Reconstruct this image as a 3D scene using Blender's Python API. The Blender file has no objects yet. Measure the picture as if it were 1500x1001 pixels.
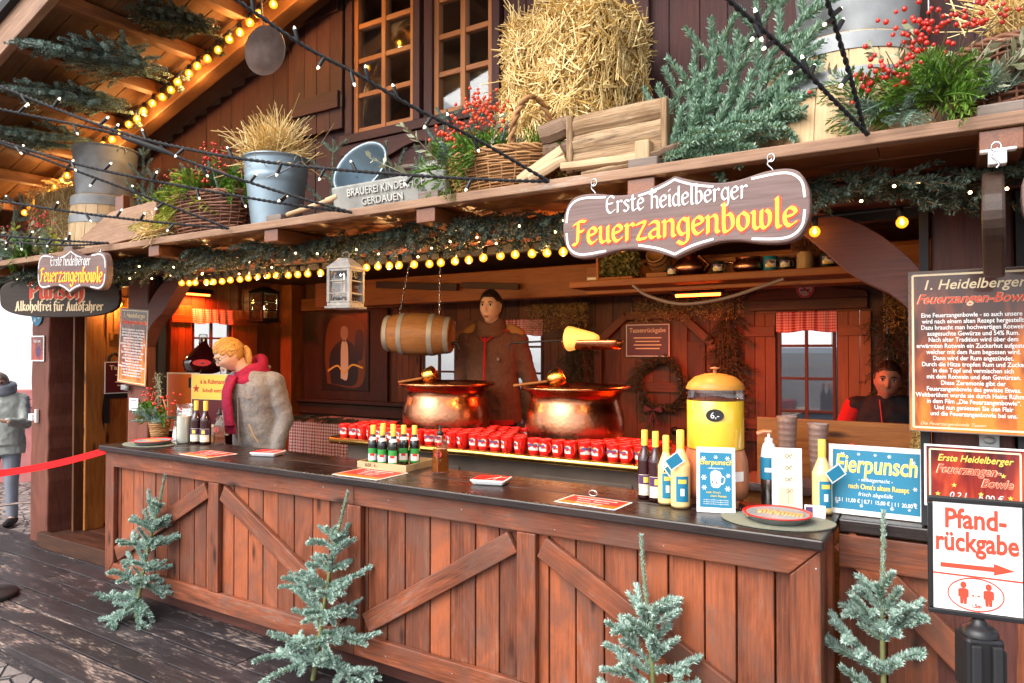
import bpy, math, random
import numpy as np
from mathutils import Vector, Matrix, Quaternion
random.seed(7); rng = np.random.default_rng(7)
PI = math.pi; R = math.radians
S = bpy.context.scene; COL = S.collection
# ------------------------------------------------------------------ camera, sky, sun, exposure
cam = bpy.data.objects.new('camera', bpy.data.cameras.new('camera')); COL.objects.link(cam); S.camera = cam
cam.data.sensor_width = 36; cam.data.lens = 24.48; cam.data.clip_start = 0.05; cam.data.clip_end = 500
cam.location = (0, 0, 1.70); cam.rotation_euler = (R(90.8), 0, R(31.8))
W = bpy.data.worlds.new('World'); S.world = W; W.use_nodes = True
_nt = W.node_tree; _sky = _nt.nodes.new('ShaderNodeTexSky'); _sky.sky_type = 'NISHITA'; _sky.sun_disc = False
_sky.sun_elevation = R(48); _sky.sun_rotation = R(200); _sky.dust_density = 3.0; _sky.air_density = 0.7
_bg = _nt.nodes['Background']; _bg.inputs['Strength'].default_value = 0.15
_hs = _nt.nodes.new('ShaderNodeHueSaturation'); _hs.inputs['Saturation'].default_value = 0.4
_nt.links.new(_sky.outputs[0], _hs.inputs['Color']); _nt.links.new(_hs.outputs[0], _bg.inputs['Color'])
sun = bpy.data.objects.new('sun', bpy.data.lights.new('sun', 'SUN')); COL.objects.link(sun)
sun.data.energy = 1.3; sun.data.angle = R(60); sun.data.color = (1, .96, .9)
sun.rotation_euler = Vector((-.25, -.75, .8)).to_track_quat('Z', 'Y').to_euler()
S.view_settings.view_transform = 'Standard'; S.view_settings.look = 'None'; S.view_settings.exposure = 1.38; S.view_settings.gamma = 1
S.render.engine = 'CYCLES'; S.cycles.use_denoising = True; S.cycles.max_bounces = 8; S.cycles.transparent_max_bounces = 16
S.cycles.sample_clamp_indirect = 6.0; S.cycles.caustics_reflective = False; S.cycles.caustics_refractive = False
# ------------------------------------------------------------------ materials
def newmat(name):
    m = bpy.data.materials.new(name); m.use_nodes = True
    return m, m.node_tree, m.node_tree.nodes['Principled BSDF']
def lk(nt, a, b): nt.links.new(a, b)
def c4(c): return (c[0], c[1], c[2], 1)
def setspec(p, v): p.inputs['Specular IOR Level'].default_value = v
def plain(name, col, rough=.5, metal=0, var=.0, nscale=30, bump=0, spec=.5, emit=None, es=1, trans=0, alpha=1, ior=1.45, sheen=0, coat=0):
    m, nt, p = newmat(name)
    p.inputs['Base Color'].default_value = c4(col); p.inputs['Roughness'].default_value = rough; p.inputs['Metallic'].default_value = metal
    setspec(p, spec); p.inputs['Transmission Weight'].default_value = trans; p.inputs['Alpha'].default_value = alpha; p.inputs['IOR'].default_value = ior
    if coat: p.inputs['Coat Weight'].default_value = coat; p.inputs['Coat Roughness'].default_value = .08
    if sheen: p.inputs['Sheen Weight'].default_value = sheen
    if emit: p.inputs['Emission Color'].default_value = c4(emit); p.inputs['Emission Strength'].default_value = es
    if var or bump:
        tc = nt.nodes.new('ShaderNodeTexCoord'); no = nt.nodes.new('ShaderNodeTexNoise'); no.inputs['Scale'].default_value = nscale; no.inputs['Detail'].default_value = 6
        lk(nt, tc.outputs['Object'], no.inputs['Vector'])
        if var:
            ge = nt.nodes.new('ShaderNodeNewGeometry'); mx = nt.nodes.new('ShaderNodeMath'); mx.operation = 'ADD'
            lk(nt, no.outputs['Fac'], mx.inputs[0]); 
            ml = nt.nodes.new('ShaderNodeMath'); ml.operation = 'MULTIPLY'; ml.inputs[1].default_value = .35; lk(nt, ge.outputs['Random Per Island'], ml.inputs[0]); lk(nt, ml.outputs[0], mx.inputs[1])
            r = nt.nodes.new('ShaderNodeValToRGB'); r.color_ramp.elements[0].position = .35; r.color_ramp.elements[1].position = .95
            r.color_ramp.elements[0].color = c4([x*(1-var) for x in col]); r.color_ramp.elements[1].color = c4([min(1, x*(1+var)) for x in col])
            lk(nt, mx.outputs[0], r.inputs[0]); lk(nt, r.outputs[0], p.inputs['Base Color'])
        if bump:
            b = nt.nodes.new('ShaderNodeBump'); b.inputs['Strength'].default_value = bump; b.inputs['Distance'].default_value = .01
            lk(nt, no.outputs['Fac'], b.inputs['Height']); lk(nt, b.outputs[0], p.inputs['Normal'])
    return m
def wood(name, dark, mid, light, rough=.5, worn=None, wornamt=.5, spec=.4, gs=1.0, bump=.25, coat=0, patch=None, knots=False, isl=.16):
    """stained wood: grain runs along the first axis of the per-vertex grain coordinate"""
    m, nt, p = newmat(name); N = nt.nodes.new
    at = N('ShaderNodeAttribute'); at.attribute_name = 'gc'
    def noise(sx, sy, scale, det=8, dist=0):
        mp = N('ShaderNodeMapping'); mp.inputs['Scale'].default_value = (sx, sy, sy); lk(nt, at.outputs['Vector'], mp.inputs['Vector'])
        n = N('ShaderNodeTexNoise'); n.inputs['Scale'].default_value = scale; n.inputs['Detail'].default_value = det; n.inputs['Roughness'].default_value = .65; n.inputs['Distortion'].default_value = dist
        lk(nt, mp.outputs[0], n.inputs['Vector']); return n.outputs['Fac']
    fine = noise(1.2, 28, 4*gs, 6, .3); broad = noise(1.0, 3.5, 1.7*gs, 4, .8); fleck = noise(2.2, 12, 6*gs, 8)
    a = N('ShaderNodeMath'); a.operation = 'MULTIPLY_ADD'; a.inputs[1].default_value = .55; lk(nt, fine, a.inputs[0])
    b = N('ShaderNodeMath'); b.operation = 'MULTIPLY'; b.inputs[1].default_value = .6; lk(nt, broad, b.inputs[0]); lk(nt, b.outputs[0], a.inputs[2])
    ge = N('ShaderNodeNewGeometry'); ri = N('ShaderNodeMath'); ri.operation = 'MULTIPLY_ADD'; ri.inputs[1].default_value = isl; lk(nt, ge.outputs['Random Per Island'], ri.inputs[0]); lk(nt, a.outputs[0], ri.inputs[2])
    r = N('ShaderNodeValToRGB'); e = r.color_ramp.elements; e[0].position = .42; e[0].color = c4(dark); e[1].position = .86; e[1].color = c4(light)
    x = e.new(.63); x.color = c4(mid); lk(nt, ri.outputs[0], r.inputs[0]); out = r.outputs[0]
    if worn:
        w = N('ShaderNodeValToRGB'); w.color_ramp.elements[0].position = 1-wornamt*.9; w.color_ramp.elements[1].position = min(1, 1-wornamt*.9+.12)
        ad = N('ShaderNodeMath'); ad.operation = 'MULTIPLY_ADD'; ad.inputs[1].default_value = .5; lk(nt, fleck, ad.inputs[0]); ad2 = N('ShaderNodeMath'); ad2.operation = 'MULTIPLY'; ad2.inputs[1].default_value = .55; lk(nt, broad, ad2.inputs[0]); lk(nt, ad2.outputs[0], ad.inputs[2])
        lk(nt, ad.outputs[0], w.inputs[0]); mx = N('ShaderNodeMix'); mx.data_type = 'RGBA'; lk(nt, w.outputs[0], mx.inputs[0]); lk(nt, out, mx.inputs[6]); mx.inputs[7].default_value = c4(worn); out = mx.outputs[2]
    if patch:
        pn = noise(1.6, 2.6, 1.9, 5, .6); pr_ = N('ShaderNodeValToRGB'); pr_.color_ramp.elements[0].position = .44; pr_.color_ramp.elements[1].position = .66; pr_.color_ramp.elements[1].color = (.8,.8,.8,1); lk(nt, pn, pr_.inputs[0]); mx = N('ShaderNodeMix'); mx.data_type = 'RGBA'; lk(nt, pr_.outputs[0], mx.inputs[0]); lk(nt, out, mx.inputs[6]); mx.inputs[7].default_value = c4(patch); out = mx.outputs[2]
    if knots:
        mp = N('ShaderNodeMapping'); mp.inputs['Scale'].default_value = (2.2, 7.5, 7.5); lk(nt, at.outputs['Vector'], mp.inputs['Vector']); vo = N('ShaderNodeTexVoronoi'); vo.inputs['Scale'].default_value = 1.0; lk(nt, mp.outputs[0], vo.inputs['Vector']); kr = N('ShaderNodeValToRGB'); kr.color_ramp.elements[0].position = .06; kr.color_ramp.elements[0].color = (.16,.14,.13,1); kr.color_ramp.elements[1].position = .17; kr.color_ramp.elements[1].color = (1,1,1,1); lk(nt, vo.outputs['Distance'], kr.inputs[0]); mx = N('ShaderNodeMix'); mx.data_type = 'RGBA'; mx.blend_type = 'MULTIPLY'; mx.inputs[0].default_value = 1; lk(nt, out, mx.inputs[6]); lk(nt, kr.outputs[0], mx.inputs[7]); out = mx.outputs[2]
    lk(nt, out, p.inputs['Base Color']); setspec(p, spec)
    rr = N('ShaderNodeMapRange'); rr.inputs[3].default_value = rough-.12; rr.inputs[4].default_value = min(1, rough+.2); lk(nt, broad, rr.inputs[0]); lk(nt, rr.outputs[0], p.inputs['Roughness'])
    bm = N('ShaderNodeBump'); bm.inputs['Strength'].default_value = bump; bm.inputs['Distance'].default_value = .004; lk(nt, fine, bm.inputs['Height']); lk(nt, bm.outputs[0], p.inputs['Normal'])
    if coat: p.inputs['Coat Weight'].default_value = coat; p.inputs['Coat Roughness'].default_value = .15
    return m
M = {}
M['counter'] = wood('counter_wood', (.034,.010,.006), (.150,.041,.017), (.345,.092,.034), .5, (.22,.13,.10), .46, .4, bump=.4, patch=(.125,.058,.040), knots=True, isl=.30)
M['wall'] = wood('dark_red_wood', (.022,.0075,.007), (.056,.0175,.015), (.108,.035,.028), .6, (.10,.06,.055), .3)
M['post'] = wood('red_brown_post', (.035,.010,.008), (.085,.026,.018), (.14,.045,.030), .55, (.16,.10,.085), .3)
M['postl'] = wood('weathered_red_post', (.07,.020,.012), (.15,.045,.026), (.24,.08,.045), .55, (.27,.16,.12), .4)
M['soffit'] = wood('soffit_boards', (.05,.022,.010), (.13,.062,.026), (.22,.11,.046), .5)
M['purlin'] = wood('purlin_wood', (.09,.035,.013), (.20,.08,.028), (.30,.13,.045), .5)
M['canopy'] = wood('canopy_wood', (.085,.024,.007), (.18,.053,.014), (.29,.095,.026), .30, None, .5, .5, coat=.3)
M['edge'] = wood('weathered_edge', (.13,.07,.04), (.28,.155,.09), (.42,.27,.17), .6, (.45,.38,.33), .4)
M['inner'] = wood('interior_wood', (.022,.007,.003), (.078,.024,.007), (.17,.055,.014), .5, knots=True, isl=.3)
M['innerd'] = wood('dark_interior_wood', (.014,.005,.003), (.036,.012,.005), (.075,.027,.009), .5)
M['beam'] = wood('interior_beam_wood', (.13,.032,.007), (.26,.078,.015), (.38,.13,.028), .45)
M['honey'] = wood('honey_wood', (.10,.030,.006), (.27,.09,.016), (.42,.165,.038), .45, knots=True, isl=.3)
M['frame'] = wood('orange_window_wood', (.26,.085,.022), (.42,.15,.042), (.55,.22,.07), .4)
M['top'] = wood('black_counter_top', (.007,.004,.004), (.016,.009,.008), (.036,.018,.014), .25, (.17,.08,.05), .22, .6)
M['deck'] = wood('worn_black_deck', (.010,.008,.009), (.022,.017,.019), (.055,.045,.048), .46, (.36,.27,.22), .475, .45)
M['raw'] = wood('raw_pale_wood', (.28,.17,.085), (.46,.31,.17), (.62,.46,.29), .7)
M['oak'] = wood('pale_oak', (.40,.25,.11), (.58,.40,.21), (.70,.52,.31), .55)
M['bark'] = wood('bark', (.07,.04,.025), (.15,.09,.055), (.26,.17,.11), .85, bump=.8)
M['grey'] = wood('grey_weathered_wood', (.10,.075,.06), (.18,.14,.115), (.27,.22,.185), .7)
M['sign'] = wood('sign_wood', (.085,.048,.042), (.145,.088,.078), (.21,.14,.125), .55)
M['signd'] = wood('dark_sign_wood', (.016,.009,.006), (.034,.018,.011), (.06,.032,.02), .45)
M['barrel'] = wood('barrel_oak', (.13,.06,.022), (.25,.12,.045), (.36,.19,.08), .45)
M['crate'] = wood('cardboard_tray', (.40,.28,.14), (.48,.35,.19), (.55,.41,.24), .8, bump=.05)
M['zinc'] = plain('galvanised_zinc', (.27,.285,.29), .6, .3, .35, 9, .1)
M['zincb'] = plain('blue_grey_zinc', (.30,.39,.45), .42, .7, .22, 7, .06)
M['steel'] = plain('stainless_steel', (.55,.55,.55), .25, 1, .1, 4)
M['brass'] = plain('brass', (.80,.50,.13), .24, 1, .1, 10)
M['brasst'] = plain('brass_sheet', (.42,.24,.08), .38, 1, .3, 5, .05)
M['greyw'] = plain('weathered_white_paint', (.27,.24,.21), .75, 0, .4, 40, .2)
M['iron'] = plain('black_iron', (.02,.02,.022), .45, .4)
M['black'] = plain('black_plastic', (.012,.012,.013), .38)
M['rubber'] = plain('black_rubber', (.015,.015,.017), .7)
M['white'] = plain('white_paint', (.80,.79,.76), .5)
M['whitep'] = plain('white_plastic', (.82,.82,.82), .35)
M['paper'] = plain('white_paper', (.78,.78,.76), .6)
M['cream'] = plain('cream_paper', (.74,.68,.50), .6)
M['red'] = plain('red_gloss', (.74,.018,.012), .3)
M['redt'] = plain('red_print', (.55,.03,.025), .5)
M['redl'] = plain('red_lettering', (.70,.06,.03), .5)
M['yell'] = plain('yellow_lettering', (.92,.62,.04), .5)
M['whl'] = plain('white_lettering', (.86,.84,.82), .5)
M['crm'] = plain('cream_lettering', (.80,.66,.42), .5)
M['dkr'] = plain('maroon_print', (.10,.012,.016), .4)
M['blue'] = plain('turquoise_print', (.015,.19,.32), .45)
M['gold'] = plain('gold_print', (.85,.62,.10), .45)
M['dkprint'] = plain('dark_print', (.02,.018,.02), .4)
M['green'] = plain('green_print', (.03,.30,.05), .45)
M['purple'] = plain('purple_print', (.07,.03,.10), .45)
M['orangep'] = plain('orange_print', (.75,.16,.02), .35)
M['glass'] = plain('clear_glass', (1,1,1), .02, trans=1, ior=1.45)
def thin_glass(name, tint, refl=.12):
    m, nt, p = newmat(name); N = nt.nodes.new
    g = N('ShaderNodeBsdfGlossy'); g.inputs['Roughness'].default_value = .03; t = N('ShaderNodeBsdfTransparent'); t.inputs['Color'].default_value = c4(tint)
    lw = N('ShaderNodeLayerWeight'); lw.inputs['Blend'].default_value = .25
    mr = N('ShaderNodeMapRange'); mr.inputs[3].default_value = refl*.4; mr.inputs[4].default_value = .75; lk(nt, lw.outputs['Fresnel'], mr.inputs[0])
    mx = N('ShaderNodeMixShader'); lk(nt, mr.outputs[0], mx.inputs[0]); lk(nt, t.outputs[0], mx.inputs[1]); lk(nt, g.outputs[0], mx.inputs[2])
    lk(nt, mx.outputs[0], nt.nodes['Material Output'].inputs['Surface']); return m
M['pane'] = thin_glass('window_glass', (.93,.95,.96))
M['tgl'] = thin_glass('jar_glass', (.95,.97,.96), .2)
M['acryl'] = thin_glass('acrylic', (.9,.9,.9), .2)
def bulbglass():
    m, nt, p = newmat('glowing_amber_globe'); N = nt.nodes.new; t = N('ShaderNodeBsdfTransparent'); t.inputs['Color'].default_value = (1,.62,.16,1); e = N('ShaderNodeEmission'); e.inputs['Color'].default_value = (1,.36,.02,1); e.inputs['Strength'].default_value = 1.5
    g = N('ShaderNodeBsdfGlossy'); g.inputs['Roughness'].default_value = .05; mx = N('ShaderNodeMixShader'); mx.inputs[0].default_value = .5; lk(nt, t.outputs[0], mx.inputs[1]); lk(nt, e.outputs[0], mx.inputs[2]); m2 = N('ShaderNodeMixShader'); m2.inputs[0].default_value = .07; lk(nt, mx.outputs[0], m2.inputs[1]); lk(nt, g.outputs[0], m2.inputs[2]); lk(nt, m2.outputs[0], nt.nodes['Material Output'].inputs['Surface']); return m
M['amber'] = bulbglass()
M['wine'] = plain('dark_red_wine_glass', (.030,.004,.006), .06, spec=.7, coat=.5)
M['bott'] = plain('dark_bottle_glass', (.008,.010,.009), .07, spec=.7, coat=.5)
M['egg'] = plain('yellow_eggnog', (.84,.62,.26), .25, spec=.5, coat=.5)
M['eggl'] = plain('yellow_punch', (.90,.58,.045), .12, coat=.8)
M['rum'] = plain('amber_spirit', (.42,.10,.015), .12, coat=.6, trans=.3)
M['milk'] = plain('milky_liquid', (.78,.80,.70), .3)
M['coppl'] = plain('copper_plastic', (.55,.22,.11), .32, .25)
M['filament'] = plain('glowing_filament', (1,.8,.4), .5, emit=(1,.62,.22), es=28)
M['glowamb'] = plain('glowing_bulb', (1,.6,.1), .4, emit=(1,.50,.06), es=3.2)
M['led'] = plain('led_tip', (.8,.8,.75), .3, emit=(1,.86,.62), es=.9)
M['ledw'] = plain('warm_micro_led', (1,.8,.5), .3, emit=(1,.62,.25), es=7)
M['heat'] = plain('glowing_heater', (.8,.1,.02), .4, emit=(1,.07,.008), es=14)
def copper():
    m, nt, p = newmat('hammered_copper'); N = nt.nodes.new
    p.inputs['Metallic'].default_value = 1; p.inputs['Roughness'].default_value = .22
    tc = N('ShaderNodeTexCoord'); no = N('ShaderNodeTexNoise'); no.inputs['Scale'].default_value = 5; no.inputs['Detail'].default_value = 6; lk(nt, tc.outputs['Object'], no.inputs['Vector'])
    r = N('ShaderNodeValToRGB'); r.color_ramp.elements[0].color = (.33,.11,.045,1); r.color_ramp.elements[1].color = (.72,.34,.19,1); r.color_ramp.elements[0].position = .3; r.color_ramp.elements[1].position = .7; lk(nt, no.outputs['Fac'], r.inputs[0]); lk(nt, r.outputs[0], p.inputs['Base Color'])
    v = N('ShaderNodeTexVoronoi'); v.inputs['Scale'].default_value = 55; v.feature = 'SMOOTH_F1'; lk(nt, tc.outputs['Object'], v.inputs['Vector'])
    b = N('ShaderNodeBump'); b.inputs['Strength'].default_value = .08; b.inputs['Distance'].default_value = .010; lk(nt, v.outputs['Distance'], b.inputs['Height']); lk(nt, b.outputs[0], p.inputs['Normal'])
    mr = N('ShaderNodeMapRange'); mr.inputs[3].default_value = .14; mr.inputs[4].default_value = .38; lk(nt, no.outputs['Fac'], mr.inputs[0]); lk(nt, mr.outputs[0], p.inputs['Roughness']); return m
M['copper'] = copper()
def gingham(name, a, b, sc):
    m, nt, p = newmat(name); N = nt.nodes.new
    at = N('ShaderNodeAttribute'); at.attribute_name = 'gc'; sp = N('ShaderNodeSeparateXYZ'); lk(nt, at.outputs['Vector'], sp.inputs[0])
    tot = None
    for k in (0, 1):
        w = N('ShaderNodeMath'); w.operation = 'MULTIPLY'; w.inputs[1].default_value = sc; lk(nt, sp.outputs[k], w.inputs[0])
        f = N('ShaderNodeMath'); f.operation = 'FRACT'; lk(nt, w.outputs[0], f.inputs[0]); g = N('ShaderNodeMath'); g.operation = 'GREATER_THAN'; g.inputs[1].default_value = .5; lk(nt, f.outputs[0], g.inputs[0])
        if tot is None: tot = g.outputs[0]
        else:
            ad = N('ShaderNodeMath'); ad.operation = 'ADD'; lk(nt, tot, ad.inputs[0]); lk(nt, g.outputs[0], ad.inputs[1]); h = N('ShaderNodeMath'); h.operation = 'MULTIPLY'; h.inputs[1].default_value = .5; lk(nt, ad.outputs[0], h.inputs[0]); tot = h.outputs[0]
    mx = N('ShaderNodeMix'); mx.data_type = 'RGBA'; lk(nt, tot, mx.inputs[0]); mx.inputs[6].default_value = c4(a); mx.inputs[7].default_value = c4(b); lk(nt, mx.outputs[2], p.inputs['Base Color']); p.inputs['Roughness'].default_value = .8
    return m
M['ging'] = gingham('red_gingham', (.42,.012,.035), (.80,.74,.74), 34)
M['gingv'] = gingham('red_gingham_valance', (.48,.01,.025), (.85,.55,.55), 50)
def needle(name, a, b, tr=.15):
    m, nt, p = newmat(name); N = nt.nodes.new
    ge = N('ShaderNodeNewGeometry'); r = N('ShaderNodeValToRGB'); r.color_ramp.elements[0].color = c4(a); r.color_ramp.elements[1].color = c4(b); lk(nt, ge.outputs['Random Per Island'], r.inputs[0]); lk(nt, r.outputs[0], p.inputs['Base Color'])
    p.inputs['Roughness'].default_value = .5; setspec(p, .35); return m
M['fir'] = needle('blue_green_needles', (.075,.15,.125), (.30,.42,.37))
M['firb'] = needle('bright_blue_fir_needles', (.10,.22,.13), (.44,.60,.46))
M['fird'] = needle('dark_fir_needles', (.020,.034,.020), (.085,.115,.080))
M['thuja'] = needle('thuja_green', (.05,.14,.012), (.20,.36,.05))
M['thujag'] = needle('grey_green_cypress', (.10,.19,.13), (.28,.38,.30))
M['leafy'] = needle('yellow_green_leaves', (.22,.30,.03), (.55,.58,.10))
M['sage'] = needle('sage_leaves', (.18,.20,.10), (.48,.47,.32))
M['straw'] = needle('golden_straw', (.52,.30,.06), (.98,.80,.40))
M['straws'] = needle('brown_straw', (.34,.22,.08), (.66,.50,.24))
M['wick'] = needle('brown_wicker', (.10,.035,.018), (.30,.13,.07))
M['wickl'] = needle('light_wicker', (.24,.10,.03), (.55,.30,.12))
M['tinsel'] = needle('gold_tinsel', (.10,.05,.012), (.75,.52,.18))
M['berry'] = plain('red_berries', (.55,.025,.012), .25, var=.4, nscale=60, coat=.4)
M['berryo'] = plain('orange_red_berries', (.72,.07,.018), .25, var=.3, nscale=60, coat=.4)
M['stem'] = plain('brown_twig', (.09,.06,.03), .8)
M['gstem'] = plain('green_twig', (.16,.17,.06), .8, var=.3, nscale=80)
M['stone'] = plain('grey_cast_stone', (.28,.28,.255), .85, 0, .25, 14, .5)
M['skin'] = plain('skin', (.72,.43,.31), .5, var=.08, nscale=15)
M['skin2'] = plain('tanned_skin', (.42,.21,.14), .5, var=.08, nscale=15)
M['blond'] = plain('blond_hair', (.46,.25,.07), .45, var=.45, nscale=90, bump=.3)
M['brownh'] = plain('dark_brown_hair', (.028,.016,.010), .5, var=.3, nscale=60, bump=.3)
M['fleece'] = plain('grey_brown_fleece', (.205,.190,.180), .95, var=.3, nscale=70, bump=.5, sheen=.3)
M['cabm'] = plain('dull_metal_sheet', (.16,.115,.085), .55, .4, .3, 5)
M['venti'] = plain('dull_vent_mesh', (.36,.34,.31), .6, .3, .2, 200)
M['jack'] = plain('dark_brown_fleece', (.115,.050,.029), .95, var=.3, nscale=60, bump=.4)
M['scarf'] = plain('crimson_scarf', (.26,.006,.035), .9, var=.35, nscale=45, bump=.6)
M['vest'] = plain('black_vest', (.010,.010,.016), .8, bump=.3)
M['redf'] = plain('red_fleece', (.42,.012,.015), .9, bump=.3)
M['tan'] = plain('ochre_patch', (.34,.15,.04), .9)
M['greyj'] = plain('grey_green_parka', (.36,.38,.35), .8, var=.2, nscale=25, bump=.4)
M['bluej'] = plain('blue_anorak', (.035,.055,.14), .7, bump=.3)
M['denim'] = plain('grey_trousers', (.26,.28,.33), .8)
M['darkt'] = plain('dark_trousers', (.012,.010,.012), .8)
M['lip'] = plain('lips', (.42,.12,.10), .4)
M['eye'] = plain('dark_eye', (.02,.015,.012), .1)
M['eyew'] = plain('eye_white', (.75,.72,.70), .2)
M['mat'] = plain('olive_grey_placemat', (.20,.21,.16), .9, var=.25, nscale=300, bump=.4)
M['bisc'] = plain('ginger_biscuit', (.55,.30,.12), .8, var=.3, nscale=40, bump=.3)
M['cone'] = plain('sugar_loaf', (.86,.60,.22), .6, emit=(1,.42,.06), es=.35)
M['canvas'] = plain('dark_canvas', (.03,.018,.012), .3)
M['rusty'] = plain('rusty_pan', (.20,.15,.13), .5, .6, .35, 14, .25)
M['wax'] = plain('candle_wax', (.75,.60,.40), .5)
M['hose'] = plain('grey_hose', (.22,.18,.18), .5)
M['punch'] = plain('dark_red_punch', (.12,.008,.006), .08)
# ------------------------------------------------------------------ mesh builder
class MB:
    def __init__(s): s.V=[]; s.F=[]; s.n=0
    def add(s, V, F, mat=0, smooth=False, gc=None):
        V = np.asarray(V, float).reshape(-1, 3)
        if gc is None: gc = V + rng.random(3)*9
        F = np.asarray(F) if not isinstance(F, list) or len(set(map(len, F))) == 1 else F
        if isinstance(F, np.ndarray): s.F.append((F + s.n, mat, smooth))
        else:
            by = {}
            for f in F: by.setdefault(len(f), []).append(f)
            for k in by: s.F.append((np.asarray(by[k]) + s.n, mat, smooth))
        s.V.append((V, np.asarray(gc, float).reshape(-1, 3))); s.n += len(V); return s
    def hexa(s, P, mat=0, axis=None):
        P = np.asarray(P, float); d = [np.linalg.norm(P[1]-P[0]), np.linalg.norm(P[3]-P[0]), np.linalg.norm(P[4]-P[0])]
        u = np.array([[0,0,0],[1,0,0],[1,1,0],[0,1,0],[0,0,1],[1,0,1],[1,1,1],[0,1,1]], float)*d
        o = np.argsort(d)[::-1] if axis is None else [axis]+[i for i in range(3) if i != axis]
        return s.add(P, [[0,3,2,1],[4,5,6,7],[0,1,5,4],[1,2,6,5],[2,3,7,6],[3,0,4,7]], mat, False, u[:, o] + rng.random(3)*20)
    def box(s, x0, x1, y0, y1, z0, z1, mat=0, axis=None, M4=None):
        P = np.array([[x0,y0,z0],[x1,y0,z0],[x1,y1,z0],[x0,y1,z0],[x0,y0,z1],[x1,y0,z1],[x1,y1,z1],[x0,y1,z1]], float)
        if M4 is not None: P = tf(P, M4)
        return s.hexa(P, mat, axis)
    def beam(s, p, q, w, h, up=(0,0,1), mat=0):
        p = np.array(p, float); q = np.array(q, float); d = q-p; d /= np.linalg.norm(d); side = np.cross(d, up); side /= np.linalg.norm(side); u = np.cross(side, d)
        P = [a + side*x*w/2 + u*y*h/2 for a in (p, q) for x, y in ((-1,-1),(1,-1),(1,1),(-1,1))]
        P = [P[0],P[4],P[5],P[1],P[3],P[7],P[6],P[2]]
        return s.hexa(P, mat, 0)
    def tube(s, pts, r, n=8, mat=0, cap=True, smooth=True, sq=1.0):
        pts = np.asarray(pts, float); k = len(pts); r = np.broadcast_to(np.asarray(r, float), (k,))
        T = np.gradient(pts, axis=0); T /= np.linalg.norm(T, axis=1)[:, None] + 1e-12
        nrm = np.cross(T[0], (0,0,1)); 
        if np.linalg.norm(nrm) < .1: nrm = np.cross(T[0], (1,0,0))
        nrm /= np.linalg.norm(nrm); Ns = []
        for t in T:
            nrm = nrm - t*np.dot(nrm, t); nrm /= np.linalg.norm(nrm) + 1e-12; Ns.append(nrm)
        Ns = np.array(Ns); B = np.cross(T, Ns); a = np.arange(n)*2*PI/n
        V = (pts[:, None] + r[:, None, None]*(np.cos(a)[None, :, None]*Ns[:, None] + sq*np.sin(a)[None, :, None]*B[:, None])).reshape(-1, 3)
        i = np.arange(k-1)[:, None]*n; j = np.arange(n)[None]; j2 = (j+1) % n
        F = np.stack([i+j, i+j2, i+n+j2, i+n+j], -1).reshape(-1, 4)
        L = np.concatenate([[0], np.cumsum(np.linalg.norm(np.diff(pts, axis=0), axis=1))])
        gc = np.stack([np.repeat(L, n), np.tile(np.cos(a), k)*np.repeat(r, n), np.tile(np.sin(a), k)*np.repeat(r, n)], -1) + rng.random(3)*20
        s.add(V, F, mat, smooth, gc)
        if cap:
            s.add(V[:n][::-1], [list(range(n))], mat, False, gc[:n][::-1]); s.add(V[-n:], [list(range(n))], mat, False, gc[-n:])
        return s
    def lathe(s, prof, c=(0,0,0), n=24, mat=0, M4=None, smooth=True, sx=1, sy=1, cap=True, wob=0, gaxis=2):
        prof = np.asarray(prof, float); k = len(prof); a = np.arange(n)*2*PI/n
        r = prof[:, 0][:, None]*(1 + wob*np.sin(3*a)[None])
        V = np.stack([r*np.cos(a)*sx, r*np.sin(a)*sy, np.broadcast_to(prof[:, 1][:, None], r.shape)], -1).reshape(-1, 3)
        i = np.arange(k-1)[:, None]*n; j = np.arange(n)[None]; j2 = (j+1) % n
        F = np.stack([i+j, i+j2, i+n+j2, i+n+j], -1).reshape(-1, 4)
        gc = V[:, [2, 0, 1]] + rng.random(3)*9
        if M4 is not None: V = tf(V, M4)
        V = V + np.array(c); s.add(V, F, mat, smooth, gc)
        if cap:
            if prof[0, 0] > 1e-4: s.add(V[:n][::-1], [list(range(n))], mat, False, gc[:n][::-1])
            if prof[-1, 0] > 1e-4: s.add(V[-n:], [list(range(n))], mat, False, gc[-n:])
        return s
    def prism(s, out, t, M4, mat=0, gaxis=0):
        """outline in local XY, from z=0 down to z=-t, placed by M4"""
        out = np.asarray(out, float); n = len(out)
        A = np.concatenate([np.c_[out, np.zeros(n)], np.c_[out, -t*np.ones(n)]]); gc = A + rng.random(3)*20
        if gaxis == 1: gc = gc[:, [1, 0, 2]]
        V = tf(A, M4) if M4 is not None else A
        F = [list(range(n)), list(range(2*n-1, n-1, -1))] + [[i, i+n, (i+1) % n + n, (i+1) % n] for i in range(n)]
        return s.add(V, F, mat, False, gc)
    def ball(s, c, r, n=8, mat=0, sc=(1,1,1), M4=None):
        th = np.linspace(0, PI, n//2+2); pr = np.c_[np.maximum(np.sin(th), 1e-5)*r, -np.cos(th)*r]
        V0 = len(s.V); m = Matrix.Diagonal((*sc, 1)) if M4 is None else M4 @ Matrix.Diagonal((*sc, 1))
        return s.lathe(pr, c, n, mat, m, cap=False)
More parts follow.
